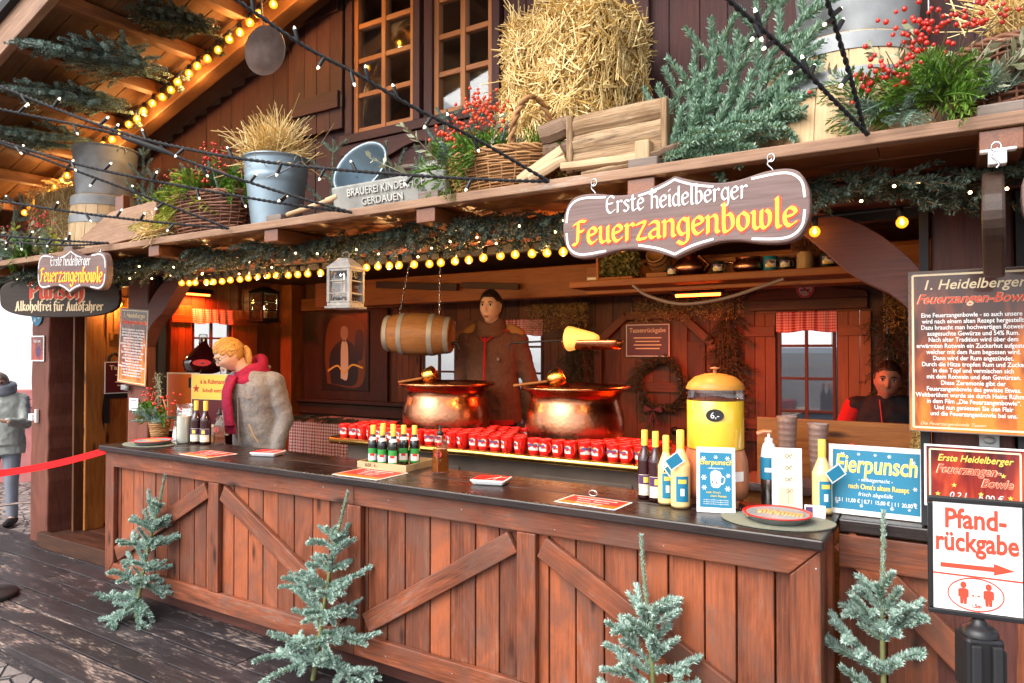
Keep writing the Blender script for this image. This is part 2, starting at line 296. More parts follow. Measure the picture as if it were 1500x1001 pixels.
    def cap(s, p, q, r0, r1, n=12, mat=0, flat=1.0, fdir=None):
        """tapered capsule from p to q; FLAT squashes it along fdir"""
        p = np.array(p, float); q = np.array(q, float); d = q-p; L = np.linalg.norm(d)+1e-9; d /= L
        x = np.array(fdir, float) if fdir is not None else np.cross(d, (.31,.77,.55)); x = x - d*np.dot(x, d); x /= np.linalg.norm(x)+1e-9; y = np.cross(d, x)
        th = np.linspace(0, PI/2, 5); pr = [(r0*math.sin(t), -r0*math.cos(t)) for t in th] + [(r1*math.cos(t), L + r1*math.sin(t)) for t in th]
        pr = np.array(pr); pr[0, 0] = pr[-1, 0] = 1e-4; a = np.arange(n)*2*PI/n
        V = np.concatenate([p + d*z + r*(np.cos(a)[:, None]*x*flat + np.sin(a)[:, None]*y) for r, z in pr]); k = len(pr)
        i = np.arange(k-1)[:, None]*n; j = np.arange(n)[None]; j2 = (j+1) % n
        s.add(V, np.stack([i+j, i+j2, i+n+j2, i+n+j], -1).reshape(-1, 4), mat, True)
        s.add(V[:n][::-1], [list(range(n))], mat); s.add(V[-n:], [list(range(n))], mat); return s
    def loft(s, rings, n=20, mat=0):
        """rings: (centre, rx, ry, yaw) stacked; closed at both ends"""
        a = np.arange(n)*2*PI/n; V = []
        for c, rx, ry, yw in rings:
            X = np.sign(np.cos(a))*np.abs(np.cos(a))**.85*rx; Y = np.sign(np.sin(a))*np.abs(np.sin(a))**.85*ry
            V.append(np.array(c) + np.c_[X*math.cos(yw)-Y*math.sin(yw), X*math.sin(yw)+Y*math.cos(yw), 0*X])
        V = np.concatenate(V); k = len(rings); i = np.arange(k-1)[:, None]*n; j = np.arange(n)[None]; j2 = (j+1) % n
        s.add(V, np.stack([i+j, i+j2, i+n+j2, i+n+j], -1).reshape(-1, 4), mat, True)
        s.add(V[:n][::-1], [list(range(n))], mat); s.add(V[-n:], [list(range(n))], mat); return s
    def build(s, name, mats, parent=None, origin=None, bevel=0, sub=0, remesh=0, smooth_it=0):
        if not isinstance(mats, (list, tuple)): mats = [mats]
        V = np.concatenate([v for v, g in s.V]); G = np.concatenate([g for v, g in s.V])
        off = np.zeros(3)
        if parent is not None: off = np.array(ORG.get(parent.name, (0,0,0)), float)
        elif origin is not None: off = np.array(origin, float)
        me = bpy.data.meshes.new(name); V = V - off
        me.vertices.add(len(V)); me.vertices.foreach_set('co', V.astype(np.float32).ravel())
        LV = np.concatenate([f.ravel() for f, m, k in s.F]); TOT = np.concatenate([np.full(len(f), f.shape[1]) for f, m, k in s.F])
        MI = np.concatenate([np.full(len(f), m) for f, m, k in s.F]); SM = np.concatenate([np.full(len(f), k) for f, m, k in s.F])
        me.loops.add(len(LV)); me.loops.foreach_set('vertex_index', LV.astype(np.int32))
        me.polygons.add(len(TOT)); me.polygons.foreach_set('loop_start', (np.cumsum(TOT)-TOT).astype(np.int32))
        me.polygons.foreach_set('material_index', MI.astype(np.int32)); me.polygons.foreach_set('use_smooth', SM.astype(bool))
        at = me.attributes.new('gc', 'FLOAT_VECTOR', 'POINT'); at.data.foreach_set('vector', G.astype(np.float32).ravel())
        me.update(calc_edges=True); me.validate()
        for m in mats: me.materials.append(M[m] if isinstance(m, str) else m)
        o = bpy.data.objects.new(name, me); COL.objects.link(o)
        if parent is not None: o.parent = parent; ORG[o.name] = tuple(off)
        else: o.location = off; ORG[o.name] = tuple(off)
        if remesh:
            md = o.modifiers.new('r', 'REMESH'); md.mode = 'VOXEL'; md.voxel_size = remesh; md.use_smooth_shade = True
            if smooth_it: md = o.modifiers.new('s', 'SMOOTH'); md.iterations = smooth_it; md.factor = .5
        if bevel:
            md = o.modifiers.new('b', 'BEVEL'); md.width = bevel; md.segments = 2; md.limit_method = 'ANGLE'; md.angle_limit = R(40)
        if sub: md = o.modifiers.new('d', 'SUBSURF'); md.levels = sub; md.render_levels = sub
        return o
ORG = {}
def tf(P, M4):
    m = np.array(M4); P = np.asarray(P, float); return P @ m[:3, :3].T + m[:3, 3]
def thing(name, label, cat, loc=(0,0,0), group=None):
    o = bpy.data.objects.new(name, None); COL.objects.link(o); o.location = loc; o.empty_display_size = .05; ORG[o.name] = tuple(loc)
    o['label'] = label; o['category'] = cat
    if group: o['group'] = group
    return o
def tag(o, label, cat, group=None):
    o['label'] = label; o['category'] = cat
    if group: o['group'] = group
    return o
def struct(o): o['kind'] = 'structure'; return o
KIDS = {}
def dup(root, loc, rotz=0, label=None, sc=None, rot=None):
    """copy of a thing with its parts and sub-parts (mesh data shared)"""
    r = root.copy(); COL.objects.link(r); r.location = loc; r.rotation_euler = rot if rot else (0, 0, rotz)
    if sc: r.scale = sc if isinstance(sc, tuple) else (sc,)*3
    if label: r['label'] = label
    if root.name not in KIDS: KIDS[root.name] = [(o, [g for g in bpy.data.objects if g.parent == o]) for o in bpy.data.objects if o.parent == root]
    for ch, gs in KIDS[root.name]:
        c = ch.copy(); COL.objects.link(c); c.parent = r
        for g in gs: d = g.copy(); COL.objects.link(d); d.parent = c
    return r
def front(x, y, z, rz=0, ry=0): return Matrix.Translation((x, y, z)) @ Matrix.Rotation(R(rz), 4, 'Z') @ Matrix.Rotation(R(ry), 4, 'Y') @ Matrix.Rotation(PI/2, 4, 'X')
def sidep(x, y, z, rz=0): return front(x, y, z, 90+rz)       # a plane facing +X
def flat(x, y, z, rz=0): return Matrix.Translation((x, y, z)) @ Matrix.Rotation(R(rz), 4, 'Z')
def cr(pts, n=6):
    """Catmull-Rom through pts"""
    P = np.asarray(pts, float); P = np.concatenate([[2*P[0]-P[1]], P, [2*P[-1]-P[-2]]]); out = []
    for i in range(1, len(P)-2):
        for t in np.arange(n)/n:
            a, b, c, d = P[i-1], P[i], P[i+1], P[i+2]
            out.append(.5*((2*b)+(c-a)*t+(2*a-5*b+4*c-d)*t*t+(3*b-a-3*c+d)*t**3))
    out.append(P[-2]); return np.array(out)
def text(s, size, mat, M4, parent, name='lettering', align='CENTER', shear=0, bold=0, sx=1, fit=None, ext=.0006, space=1):
    cu = bpy.data.curves.new('t', 'FONT'); cu.body = s; cu.size = size; cu.align_x = align; cu.shear = shear; cu.offset = bold*size; cu.extrude = ext; cu.resolution_u = 3; cu.space_line = space
    o = bpy.data.objects.new('t', cu); COL.objects.link(o); dg = bpy.context.evaluated_depsgraph_get()
    me = bpy.data.meshes.new_from_object(o.evaluated_get(dg)); bpy.data.objects.remove(o); bpy.data.curves.remove(cu)
    n = len(me.vertices); co = np.empty(n*3, np.float32); me.vertices.foreach_get('co', co); co = co.reshape(-1, 3)
    if fit and n: sx = fit/(co[:, 0].max()-co[:, 0].min())
    co[:, 0] *= sx; off = np.array(ORG.get(parent.name, (0,0,0))); co = tf(co, M4) - off
    me.vertices.foreach_set('co', co.astype(np.float32).ravel()); me.update(); me.name = name
    me.materials.clear(); me.materials.append(M[mat]); ob = bpy.data.objects.new(name, me); COL.objects.link(ob); ob.parent = parent; ORG[ob.name] = tuple(off); return ob
GL = {'E':(.85,[[(.75,1.3),(.45,1.5),(.12,1.2),(.1,.4),(.4,0),(.8,.25)],[(.15,.8),(.6,.85)]]),'r':(.6,[[(.08,.95),(.17,.9),(.17,.0)],[(.17,.75),(.42,1),(.55,.88)]]),
's':(.58,[[(.5,.85),(.3,1),(.1,.8),(.46,.35),(.3,0),(.05,.12)]]),'t':(.52,[[(.2,1.35),(.2,.15),(.35,0),(.5,.12)],[(.02,1),(.45,1)]]),'e':(.62,[[(.12,.5),(.52,.65),(.5,.9),(.3,1),(.1,.75),(.1,.25),(.3,0),(.55,.18)]]),
'H':(.82,[[(.02,1.35),(.2,1.6),(.24,1.5),(.24,0)],[(.24,.85),(.5,1),(.68,.8),(.68,.1),(.78,.0)],[(.05,1.25),(.6,1.4)]]),'i':(.32,[[(.08,.95),(.16,.9),(.16,.12),(.27,0)],[(.1,1.32),(.2,1.42)]]),
'd':(.7,[[(.55,.85),(.3,1),(.1,.7),(.1,.25),(.3,0),(.55,.2)],[(.55,1.6),(.55,.12),(.66,0)]]),'l':(.34,[[(.12,1.6),(.16,1.5),(.16,.12),(.3,0)]]),'b':(.66,[[(.1,1.6),(.14,1.5),(.14,.15),(.3,0),(.54,.25),(.54,.75),(.38,1),(.14,.8)]]),
'g':(.68,[[(.55,.85),(.3,1),(.1,.7),(.1,.3),(.3,.05),(.55,.25)],[(.55,1),(.55,-.25),(.3,-.5),(.05,-.35)]]),'F':(.75,[[(.05,1.3),(.4,1.5),(.72,1.45)],[(.3,1.45),(.27,.3),(.17,0),(.0,.05)],[(.28,.8),(.6,.86)]]),
'u':(.7,[[(.05,.97),(.13,.9),(.13,.2),(.3,0),(.55,.25)],[(.55,1),(.55,.12),(.66,0)]]),'z':(.6,[[(.05,.93),(.5,1),(.1,.05),(.55,.03)]]),'a':(.68,[[(.1,.88),(.32,1),(.54,.85),(.54,.12),(.64,0)],[(.54,.58),(.2,.45),(.08,.2),(.25,0),(.52,.22)]]),
'n':(.7,[[(.04,.95),(.13,.9),(.13,0)],[(.13,.78),(.4,1),(.55,.82),(.55,.12),(.66,0)]]),'o':(.63,[[(.3,1),(.1,.75),(.1,.25),(.3,0),(.52,.25),(.52,.75),(.3,1)]]),'w':(.95,[[(.04,.97),(.13,.9),(.13,.2),(.28,0),(.47,.22)],[(.47,1),(.47,.2),(.64,0),(.83,.3),(.83,.8),(.68,1)]]),
'P':(.8,[[(.2,1.5),(.2,0)],[(.0,1.3),(.3,1.55),(.7,1.35),(.7,.9),(.45,.65),(.2,.72)]]),'c':(.58,[[(.5,.85),(.3,1),(.1,.7),(.1,.25),(.3,0),(.52,.18)]]),'h':(.68,[[(.1,1.6),(.14,1.5),(.14,0)],[(.14,.78),(.4,1),(.55,.8),(.55,.1),(.38,-.35)]]),
'A':(.9,[[(.05,.1),(.2,.0),(.42,1.4),(.6,1.5)],[(.5,1.5),(.7,.1),(.85,0)],[(.2,.55),(.7,.55)]]),'k':(.62,[[(.1,1.6),(.13,1.5),(.13,0)],[(.13,.55),(.4,1),(.5,.88),(.2,.55),(.56,0)]]),'f':(.48,[[(.52,1.48),(.36,1.6),(.2,1.35),(.2,-.15)],[(.02,1),(.45,1)]])}
GL['ü'] = (.7, GL['u'][1]+[[(.15,1.32),(.25,1.42)],[(.45,1.32),(.55,1.42)]])
def blackletter(s, h, M4, mb, mat=0, nib=.17, fit=None, off=(0,0), z=.0012, thick=.05):
    """broad-nib pen lettering; h = x-height; centred; returns nothing, adds to mb"""
    tot = sum(.38 if c == ' ' else GL[c][0]+.06 for c in s); sx = (fit/(tot*h)) if fit else 1.0; x = -tot/2
    na = R(38); nv = np.array([math.cos(na), math.sin(na)])*nib/2*h; tv = np.array([-math.sin(na), math.cos(na)])*thick/2*h; e = 0
    for c in s:
        if c == ' ': x += .38; continue
        for st in GL[c][1]:
            P = cr([((p[0]+x)*h*sx, p[1]*h) for p in st], 4) + np.array(off)
            for a, b in zip(P[:-1], P[1:]):
                if abs((b-a)[0]*nv[1]-(b-a)[1]*nv[0]) < 1e-9: continue
                pts = np.array([a-nv-tv, a+nv-tv, a+nv+tv, a-nv+tv, b-nv-tv, b+nv-tv, b+nv+tv, b-nv+tv]); 
                c0 = pts[np.lexsort((pts[:, 1], pts[:, 0]))]; hull = []
                for seq in (c0, c0[::-1]):
                    part = []
                    for p in seq:
                        while len(part) >= 2 and (part[-1][0]-part[-2][0])*(p[1]-part[-2][1])-(part[-1][1]-part[-2][1])*(p[0]-part[-2][0]) <= 1e-12: part.pop()
                        part.append(p)
                    hull += part[:-1]
                e = (e+1) % 40; zz = z + e*.00003
                mb.add(tf(np.c_[np.array(hull), np.full(len(hull), zz)], M4), [list(range(len(hull)))], mat)
        x += GL[c][0]+.06
def strip(pts, w, M4, mb, mat=0, z=.001):
    """painted line of width w along 2-D pts"""
    P = cr(pts, 6); T = np.gradient(P, axis=0); T /= np.linalg.norm(T, axis=1)[:, None]; Nn = np.c_[-T[:, 1], T[:, 0]]*w/2
    V = np.concatenate([np.c_[P+Nn, np.full(len(P), z)], np.c_[P-Nn, np.full(len(P), z)]]); n = len(P)
    mb.add(tf(V, M4), [[i+n, i+1+n, i+1, i] for i in range(n-1)], mat)
def fuzz(mb, pts, n, L, w, ang, mat=0, flat_n=None, jit=.25, up=0, taper=.35):
    """n needles (one diamond each) spread along a polyline"""
    pts = np.asarray(pts, float); seg = np.diff(pts, axis=0); sl = np.linalg.norm(seg, axis=1); cum = np.concatenate([[0], np.cumsum(sl)])
    t = (np.arange(n) + rng.random(n))/n*cum[-1]; i = np.clip(np.searchsorted(cum, t)-1, 0, len(seg)-1)
    T = seg[i]/(sl[i][:, None]+1e-9); P = pts[i] + T*(t-cum[i])[:, None]
    ref = np.where(np.abs(T[:, 2:3]) > .9, np.array([[1., 0, 0]]), np.array([[0, 0, 1.]])); A = np.cross(T, ref); A /= np.linalg.norm(A, axis=1)[:, None]; B = np.cross(T, A)
    if flat_n is not None:
        fn = np.asarray(flat_n, float); A = np.cross(T, fn); A /= np.linalg.norm(A, axis=1)[:, None]+1e-9; B = np.cross(T, A)
        ph = np.where(np.arange(n) % 2, 0, PI) + rng.normal(0, .22, n)
    else: ph = rng.random(n)*2*PI
    Rd = A*np.cos(ph)[:, None] + B*np.sin(ph)[:, None]
    an = ang + rng.normal(0, jit*.6, n); D = T*np.cos(an)[:, None] + Rd*np.sin(an)[:, None] + np.array([0, 0, up]); D /= np.linalg.norm(D, axis=1)[:, None]
    fr_ = 1 - taper*(t/cum[-1])**3; ln = L*fr_*(1 + rng.normal(0, .12, n)); Wd = np.cross(D, Rd + rng.normal(0, .3, (n, 3))); Wd /= np.linalg.norm(Wd, axis=1)[:, None]+1e-9; Wd = Wd*w/2
    tip = P + D*ln[:, None]; mid = P + D*(ln*.55)[:, None]
    V = np.stack([P, mid-Wd, tip, mid+Wd], 1).reshape(-1, 3); F = np.arange(4*n).reshape(n, 4); mb.add(V, F, mat)
def twig(mb, p, d, L, bend=(0,0,0), per=900, nl=.020, nw=.0032, ang=1.0, mat=0, cm=1, cr_=.0035, core=True, up=.15):
    p = np.array(p, float); d = np.array(d, float); d /= np.linalg.norm(d); b = np.array(bend, float); ts = np.linspace(0, 1, 6)
    pts = np.array([p + d*L*t + b*L*t*t for t in ts])
    if core: mb.tube(pts, np.linspace(cr_, cr_*.6, 6), 5, cm, cap=False)
    fuzz(mb, pts, max(6, int(per*L)), nl, nw, ang, mat, up=up); return pts
def bough(mb, p, d, L, nrm, sides=5, per=700, nl=.020, nw=.0034, mat=0, cm=1, droop=-.15, spread=.9, sub=True):
    """a fir bough: main stem with paired side twigs lying in the plane whose normal is nrm"""
    d = np.array(d, float); d /= np.linalg.norm(d); nrm = np.array(nrm, float); sd = np.cross(nrm, d); sd /= np.linalg.norm(sd)
    M_ = twig(mb, p, d, L, (0, 0, droop), per, nl, nw, mat=mat, cm=cm, cr_=.005)
    for k in range(sides):
        t = .18 + .68*k/max(1, sides-1); q = M_[0] + (M_[-1]-M_[0])*t + np.array([0, 0, droop*L*(t*t-t)])
        for sg in (-1, 1):
            l = L*(.62*(1-t)+.14)*random.uniform(.8, 1.15); dd = d*math.cos(spread) + sd*sg*math.sin(spread) + nrm*random.uniform(-.2, .2)
            S_ = twig(mb, q, dd, l, (0, 0, droop*.7), per, nl, nw, mat=mat, cm=cm)
            if sub and l > .13:
                for sg2 in (-1, 1):
                    twig(mb, S_[2], dd*.75 + np.cross(nrm, dd)*sg2*.6, l*.45, (0, 0, droop), per, nl, nw, mat=mat, cm=cm)
def straws(mb, P, D, L, w, mat=0):
    """thin three-sided straws at points P along directions D"""
    n = len(P); D = D/np.linalg.norm(D, axis=1)[:, None]; A = np.cross(D, rng.normal(0, 1, (n, 3))); A /= np.linalg.norm(A, axis=1)[:, None]; B = np.cross(D, A)
    r = (w*(.6+.8*rng.random(n)))[:, None]; E0 = P - D*(L/2)[:, None]; E1 = P + D*(L/2)[:, None]; V = []
    for E in (E0, E1):
        for k in range(3): V.append(E + r*(A*math.cos(2.094*k) + B*math.sin(2.094*k)))
    V = np.stack(V, 1).reshape(-1, 3); q = np.array([[0,1,4,3],[1,2,5,4],[2,0,3,5]]); F = (np.arange(n)[:, None, None]*6 + q[None]).reshape(-1, 4); mb.add(V, F, mat)
def finger(mb, p, d, L, bend=(0,0,0), nl=.021, nw=.0046, mat=0, cm=1, per=2000):
    """one thick needled shoot with a rounded tip"""
    p = np.array(p, float); d = np.array(d, float); d /= np.linalg.norm(d); ts = np.linspace(0,1,6); pts = np.array([p+d*L*t_+np.array(bend)*L*t_*t_ for t_ in ts]); mb.tube(pts, np.linspace(.0040,.0025,6), 5, cm, cap=False)
    fuzz(mb, pts, int(per*L), nl, nw, .88, mat, up=.22, taper=.25); fuzz(mb, pts[-2:], int(per*.012), nl*.75, nw, .4, mat, up=.1, taper=.1); return pts
# ------------------------------------------------------------------ ground
def cobbles():
    m, nt, p = newmat('cobblestones'); N = nt.nodes.new
    tc = N('ShaderNodeTexCoord'); v = N('ShaderNodeTexVoronoi'); v.inputs['Scale'].default_value = 8; v.feature = 'DISTANCE_TO_EDGE'; lk(nt, tc.outputs['Object'], v.inputs['Vector'])
    v2 = N('ShaderNodeTexVoronoi'); v2.inputs['Scale'].default_value = 8; lk(nt, tc.outputs['Object'], v2.inputs['Vector'])
    n = N('ShaderNodeTexNoise'); n.inputs['Scale'].default_value = 40; lk(nt, tc.outputs['Object'], n.inputs['Vector'])
    r = N('ShaderNodeValToRGB'); r.color_ramp.elements[0].color = (.13,.10,.09,1); r.color_ramp.elements[1].color = (.34,.28,.26,1); lk(nt, v2.outputs['Color'], r.inputs[0])
    e = N('ShaderNodeValToRGB'); e.color_ramp.elements[0].position = .02; e.color_ramp.elements[1].position = .08; lk(nt, v.outputs['Distance'], e.inputs[0])
    mx = N('ShaderNodeMix'); mx.data_type = 'RGBA'; lk(nt, e.outputs[0], mx.inputs[0]); mx.inputs[6].default_value = (.035,.03,.028,1); lk(nt, r.outputs[0], mx.inputs[7]); lk(nt, mx.outputs[2], p.inputs['Base Color'])
    ad = N('ShaderNodeMath'); ad.operation = 'MULTIPLY_ADD'; ad.inputs[1].default_value = .25; lk(nt, n.outputs['Fac'], ad.inputs[0]); lk(nt, e.outputs[0], ad.inputs[2])
    b = N('ShaderNodeBump'); b.inputs['Strength'].default_value = .8; b.inputs['Distance'].default_value = .02; lk(nt, ad.outputs[0], b.inputs['Height']); lk(nt, b.outputs[0], p.inputs['Normal']); p.inputs['Roughness'].default_value = .7; return m
M['cobble'] = cobbles()
g = MB(); g.add([[-70,-70,-.14],[70,-70,-.14],[70,90,-.14],[-70,90,-.14]], [[0,1,2,3]]); struct(g.build('ground', 'cobble'))
d = MB()
ys = np.linspace(1.90, 3.16, 8)
for i in range(7):
    x = -9.2
    while x < 2.2:
        x2 = min(2.2, x + random.uniform(2.6, 4.2)); d.box(x, x2-.004, ys[i], ys[i+1]-.010, -.045, random.uniform(-.002, .002)); x = x2
d.box(-9.2, 2.2, 1.93, 1.97, -.135, -.047); d.box(-9.2, 2.2, 1.975, 3.1, -.135, -.06)
struct(d.build('deck', 'deck', bevel=.004))
f = MB(); 
for i in range(12): f.box(-6.6, .7, 3.06+i*.214, 3.06+i*.214+.21, .07, .12)
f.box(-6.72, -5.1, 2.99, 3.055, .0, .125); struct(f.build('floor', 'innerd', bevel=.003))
# ------------------------------------------------------------------ the stall
st = thing('market_stall', 'dark red wooden mulled wine stall with a decorated canopy and gabled upper storey', 'stall', (-3, 3, 0))
def vplanks(mb, x0, x1, y, z0, z1, w=.15, t=.025, axis='x', mat=0, ztop=None, gap=.002):
    n = max(1, round((x1-x0)/w)); w = (x1-x0)/n
    for i in range(n):
        jw = w*.12; a = x0+i*w+gap+(random.Random(i*7+int(x0*100)).uniform(-jw,jw) if i else 0); b = x0+(i+1)*w-gap+(random.Random((i+1)*7+int(x0*100)).uniform(-jw,jw) if i < n-1 else 0); dj = random.uniform(0, .005); zt = z1
        if ztop: zt = ztop((a+b)/2)
        if axis == 'x': mb.box(a, b, y+dj, y+t+dj, z0, zt, mat, axis=2)
        else: mb.box(y-t-dj, y-dj, a, b, z0, zt, mat, axis=2)
SL = .303; ROOF = lambda x: 5.184 + SL*x
# upper wall with the window opening
u = MB(); top = lambda x: min(6.0, ROOF(x)-.02)
vplanks(u, -7.4, -3.46, 3.45, 2.41, 0, .16, ztop=top); vplanks(u, -3.46, -2.20, 3.45, 2.41, 3.17, .16); vplanks(u, -3.46, -2.20, 3.45, 4.45, 0, .16, ztop=top)
vplanks(u, -2.20, 2.6, 3.45, 2.41, 0, .165, ztop=top); u.build('upper_wall', 'wall', st, bevel=.003)
u = MB(); u.box(-7.3, 2.6, 3.485, 3.50, 2.41, 3.16); u.box(-3.6, -2.1, 3.95, 3.97, 3.0, 4.5); u.box(-3.47, -2.2, 3.475, 3.96, 3.155, 3.175); u.build('dark_lining', 'canvas', st)  # backs the planks; dark sheet behind the panes paints the unlit room
u = MB(); u.box(-3.50, -2.17, 3.40, 3.475, 3.105, 3.165)
out = [(-.67, .15), (.67, .15)] + [(.67-1.34*t, .045+.035*math.cos(t*4*PI)) for t in np.linspace(0, 1, 30)]
u.prism(out, .03, front(-2.83, 3.415, 2.95), 0)
u.box(-7.2, 2.6, 3.41, 3.448, 2.41, 2.50); u.build('sill_board', 'wall', st, bevel=.004)
# upper windows
for x0, x1 in ((-3.45, -2.80), (-2.765, -2.20)):
    fr = MB(); fr.box(x0, x0+.065, 3.405, 3.50, 3.166, 4.45, 0); fr.box(x1-.055, x1, 3.405, 3.50, 3.166, 4.45, 0)
    a, b = x0+.066, x1-.056; m_ = (a+b)/2
    w_ = fr.build('window', 'wall', st, bevel=.004); fr = MB()
    for q in (a, m_-.018, b-.036): fr.box(q, q+.036, 3.425, 3.475, 3.168, 4.45)
    for z in (3.168, 3.405, 3.64, 3.875, 4.11, 4.345):
        for q0, q1 in ((a+.037, m_-.019), (m_+.019, b-.037)): fr.box(q0, q1, 3.43, 3.47, z, z+.034)
    fr.build('sash', 'frame', w_, bevel=.004)
    gl = MB(); gl.box(a+.003, b-.003, 3.452, 3.456, 3.17, 4.44); gl.build('pane', 'pane', w_)
cu = MB(); cu.add([[-2.55,3.62,3.18],[-2.24,3.62,3.18],[-2.24,3.62,3.45],[-2.36,3.63,3.36],[-2.48,3.61,3.27]], [[0,1,2,3,4]]); cu.build('curtain', 'white', st)
def shutter(x0, x1, z0, z1, zb, y=3.40):
    s = MB(); vplanks(s, x0, x1, y, z0, z1, .14, .025)
    for z in zb: s.box(x0+.02, x1-.02, y-.025, y-.001, z, z+.12)
    o = s.build('shutter', 'wall', st, bevel=.004); return o
sh = shutter(-3.97, -3.47, 3.22, 4.6, (3.36, 4.02))
for z in (3.40, 4.06): h = MB(); h.box(-3.472, -3.455, 3.385, 3.40, z-.04, z+.04); h.build('hinge', 'iron', sh)
shutter(-2.165, -1.72, 3.0, 4.6, (3.22, 4.05)); shutter(-1.69, -1.28, 3.05, 4.5, (4.0,))
# roof with its soffit
rb = MB(); yy = np.arange(2.06, 3.46, .155)
XR = 2.4; XL = -8.3
for y in yy: rb.hexa([[XL,y,ROOF(XL)],[XR,y,ROOF(XR)],[XR,y+.15,ROOF(XR)],[XL,y+.15,ROOF(XL)],[XL,y,ROOF(XL)+.025],[XR,y,ROOF(XR)+.025],[XR,y+.15,ROOF(XR)+.025],[XL,y+.15,ROOF(XL)+.025]])
rb.hexa([[XL,3.5,ROOF(XL)],[XR,3.5,ROOF(XR)],[XR,6.2,ROOF(XR)],[XL,6.2,ROOF(XL)],[XL,3.5,ROOF(XL)+.025],[XR,3.5,ROOF(XR)+.025],[XR,6.2,ROOF(XR)+.025],[XL,6.2,ROOF(XL)+.025]])
ro = rb.build('roof', 'soffit', st, bevel=.004)
for x in (-7.6, -7.08, -6.56, -6.02, -5.48, -4.95, -4.46, -3.95, -3.4, -2.9):
    b = MB(); b.box(x-.045, x+.045, 2.055, 3.05, -.085, -.004); o = b.build('rafter', 'purlin', ro, bevel=.006); o.location = (0, 0, ROOF(x))
b = MB(); 
def slope_beam(mb, y0, y1, dz0, dz1, x0=XL, x1=XR):
    mb.hexa([[x0,y0,ROOF(x0)+dz0],[x1,y0,ROOF(x1)+dz0],[x1,y1,ROOF(x1)+dz0],[x0,y1,ROOF(x0)+dz0],[x0,y0,ROOF(x0)+dz1],[x1,y0,ROOF(x1)+dz1],[x1,y1,ROOF(x1)+dz1],[x0,y1,ROOF(x0)+dz1]])
slope_beam(b, 2.0, 2.05, -.10, .10); b.build('barge_board', 'edge', ro, bevel=.005)
b = MB(); slope_beam(b, 3.06, 3.17, -.15, -.004); b.build('gable_beam', 'purlin', ro, bevel=.006)
b = MB(); slope_beam(b, 1.96, 6.2, .10, .16); b.build('roof_covering', 'rubber', ro)
# canopy
cb = MB(); cb.box(-8.2, 1.9, 2.5, 2.555, 2.364, 2.405, 1)
for i in range(5):
    x = -8.2
    while x < 1.9:
        x2 = min(1.9, x+random.uniform(2.2, 3.6)); cb.box(x, x2-.003, 2.558+i*.178, 2.558+i*.178+.174, 2.366, 2.402); x = x2
ca = cb.build('canopy', ['canopy', 'edge'], st, bevel=.004)
for x in (1.22, .15, -.98, -2.03, -3.10, -4.20, -5.28, -6.35, -7.4):
    b = MB(); b.box(x-.055, x+.055, 2.515, 3.44, 2.295, 2.362); b.build('joist', 'canopy', ca, bevel=.004)
    b = MB(); b.box(x-.06, x+.06, 2.53, 2.62, 2.407, 2.445); b.build('chock', 'grey', ca, bevel=.006)
b = MB(); b.box(-7.4, 1.9, 2.985, 3.13, 2.15+.12, 2.36); b.build('beam', 'post', st, bevel=.008)
b = MB(); b.box(-7.1, 1.5, 3.135, 3.19, 2.225, 2.40); b.build('header', 'iron', st)
# posts
def wavy_post(x0, x1, y0, y1, z0, z1, amp, mat, seed):
    rr = random.Random(seed); zs = np.linspace(z0, z1, 26); w = [rr.uniform(-1, 1)*amp for _ in zs]; w2 = [rr.uniform(-1, 1)*amp for _ in zs]
    P = cr([(x1+a, z) for a, z in zip(w, zs)], 2); Q = cr([(x0+a, z) for a, z in zip(w2, zs)], 2)[::-1]
    mb = MB(); mb.prism(np.concatenate([P, Q]), y1-y0, front(0, y0, 0), gaxis=1); return mb.build('post', mat, st, bevel=.012)
wavy_post(-7.05, -6.74, 3.08, 3.32, -.13, 2.28, .010, 'postl', 1)
wavy_post(-5.42, -5.14, 3.04, 3.12, -.13, 2.28, .008, 'postl', 2)
wavy_post(-.04, .215, 3.02, 3.24, .05, 2.28, .003, 'post', 3)
wavy_post(.95, 1.20, 3.02, 3.24, .05, 2.28, .003, 'post', 4)
for bb in ((-.075, -.045, 2.985, 3.2, 1.06, 2.26), (.218, .25, 2.985, 3.2, 1.06, 2.26), (-6.738, -6.70, 3.30, 3.37, .12, 2.26), (-5.135, -5.105, 3.10, 3.16, .2, 2.26)): b = MB(); b.box(*bb); b.build('shutter_rail', 'rubber', st)
def brace(x, sg, z0=1.86, z1=2.27, n=9):
    a = np.linspace(0, 1, n); L = .44
    up = [(sg*(L*t), z0+.10+(z1-z0-.10)*t**.8+.05*math.sin(PI*t)) for t in a]; lo = [(sg*(.0+(L-.13)*t)+sg*.10*t*t, z0-.13+(z1-z0+.02)*t+.035*math.sin(PI*t*2)) for t in a]
    lo[-1] = (sg*(L+.10), z1); up[-1] = (sg*(L-.10), z1); mb = MB(); out = up + lo[::-1] if sg < 0 else lo + up[::-1]
    mb.prism([(p[0], p[1]) for p in out], .10, front(x, 3.0, 0), 0); mb.build('brace', 'post', st, bevel=.008)
brace(-.04, -1); brace(-5.14, 1); brace(.215, 1)
# lower front on the right of the counter
sc_ = MB(); vplanks(sc_, -.36, 1.8, 3.02, .02, .99, .17); o = sc_.build('lower_wall', 'counter', st, bevel=.004)
b = MB(); b.box(-.355, 1.8, 2.985, 3.018, .86, .99); b.box(-.355, 1.8, 2.985, 3.018, .02, .15); b.beam((-.34, 3.003, .97), (.55, 3.003, .10), .033, .10, up=(0, 0, 1)); b.build('batten', 'counter', st, bevel=.005)
b = MB(); b.box(-.352, 1.8, 2.975, 3.42, 1.0, 1.05); b.build('ledge', 'top', st, bevel=.006)
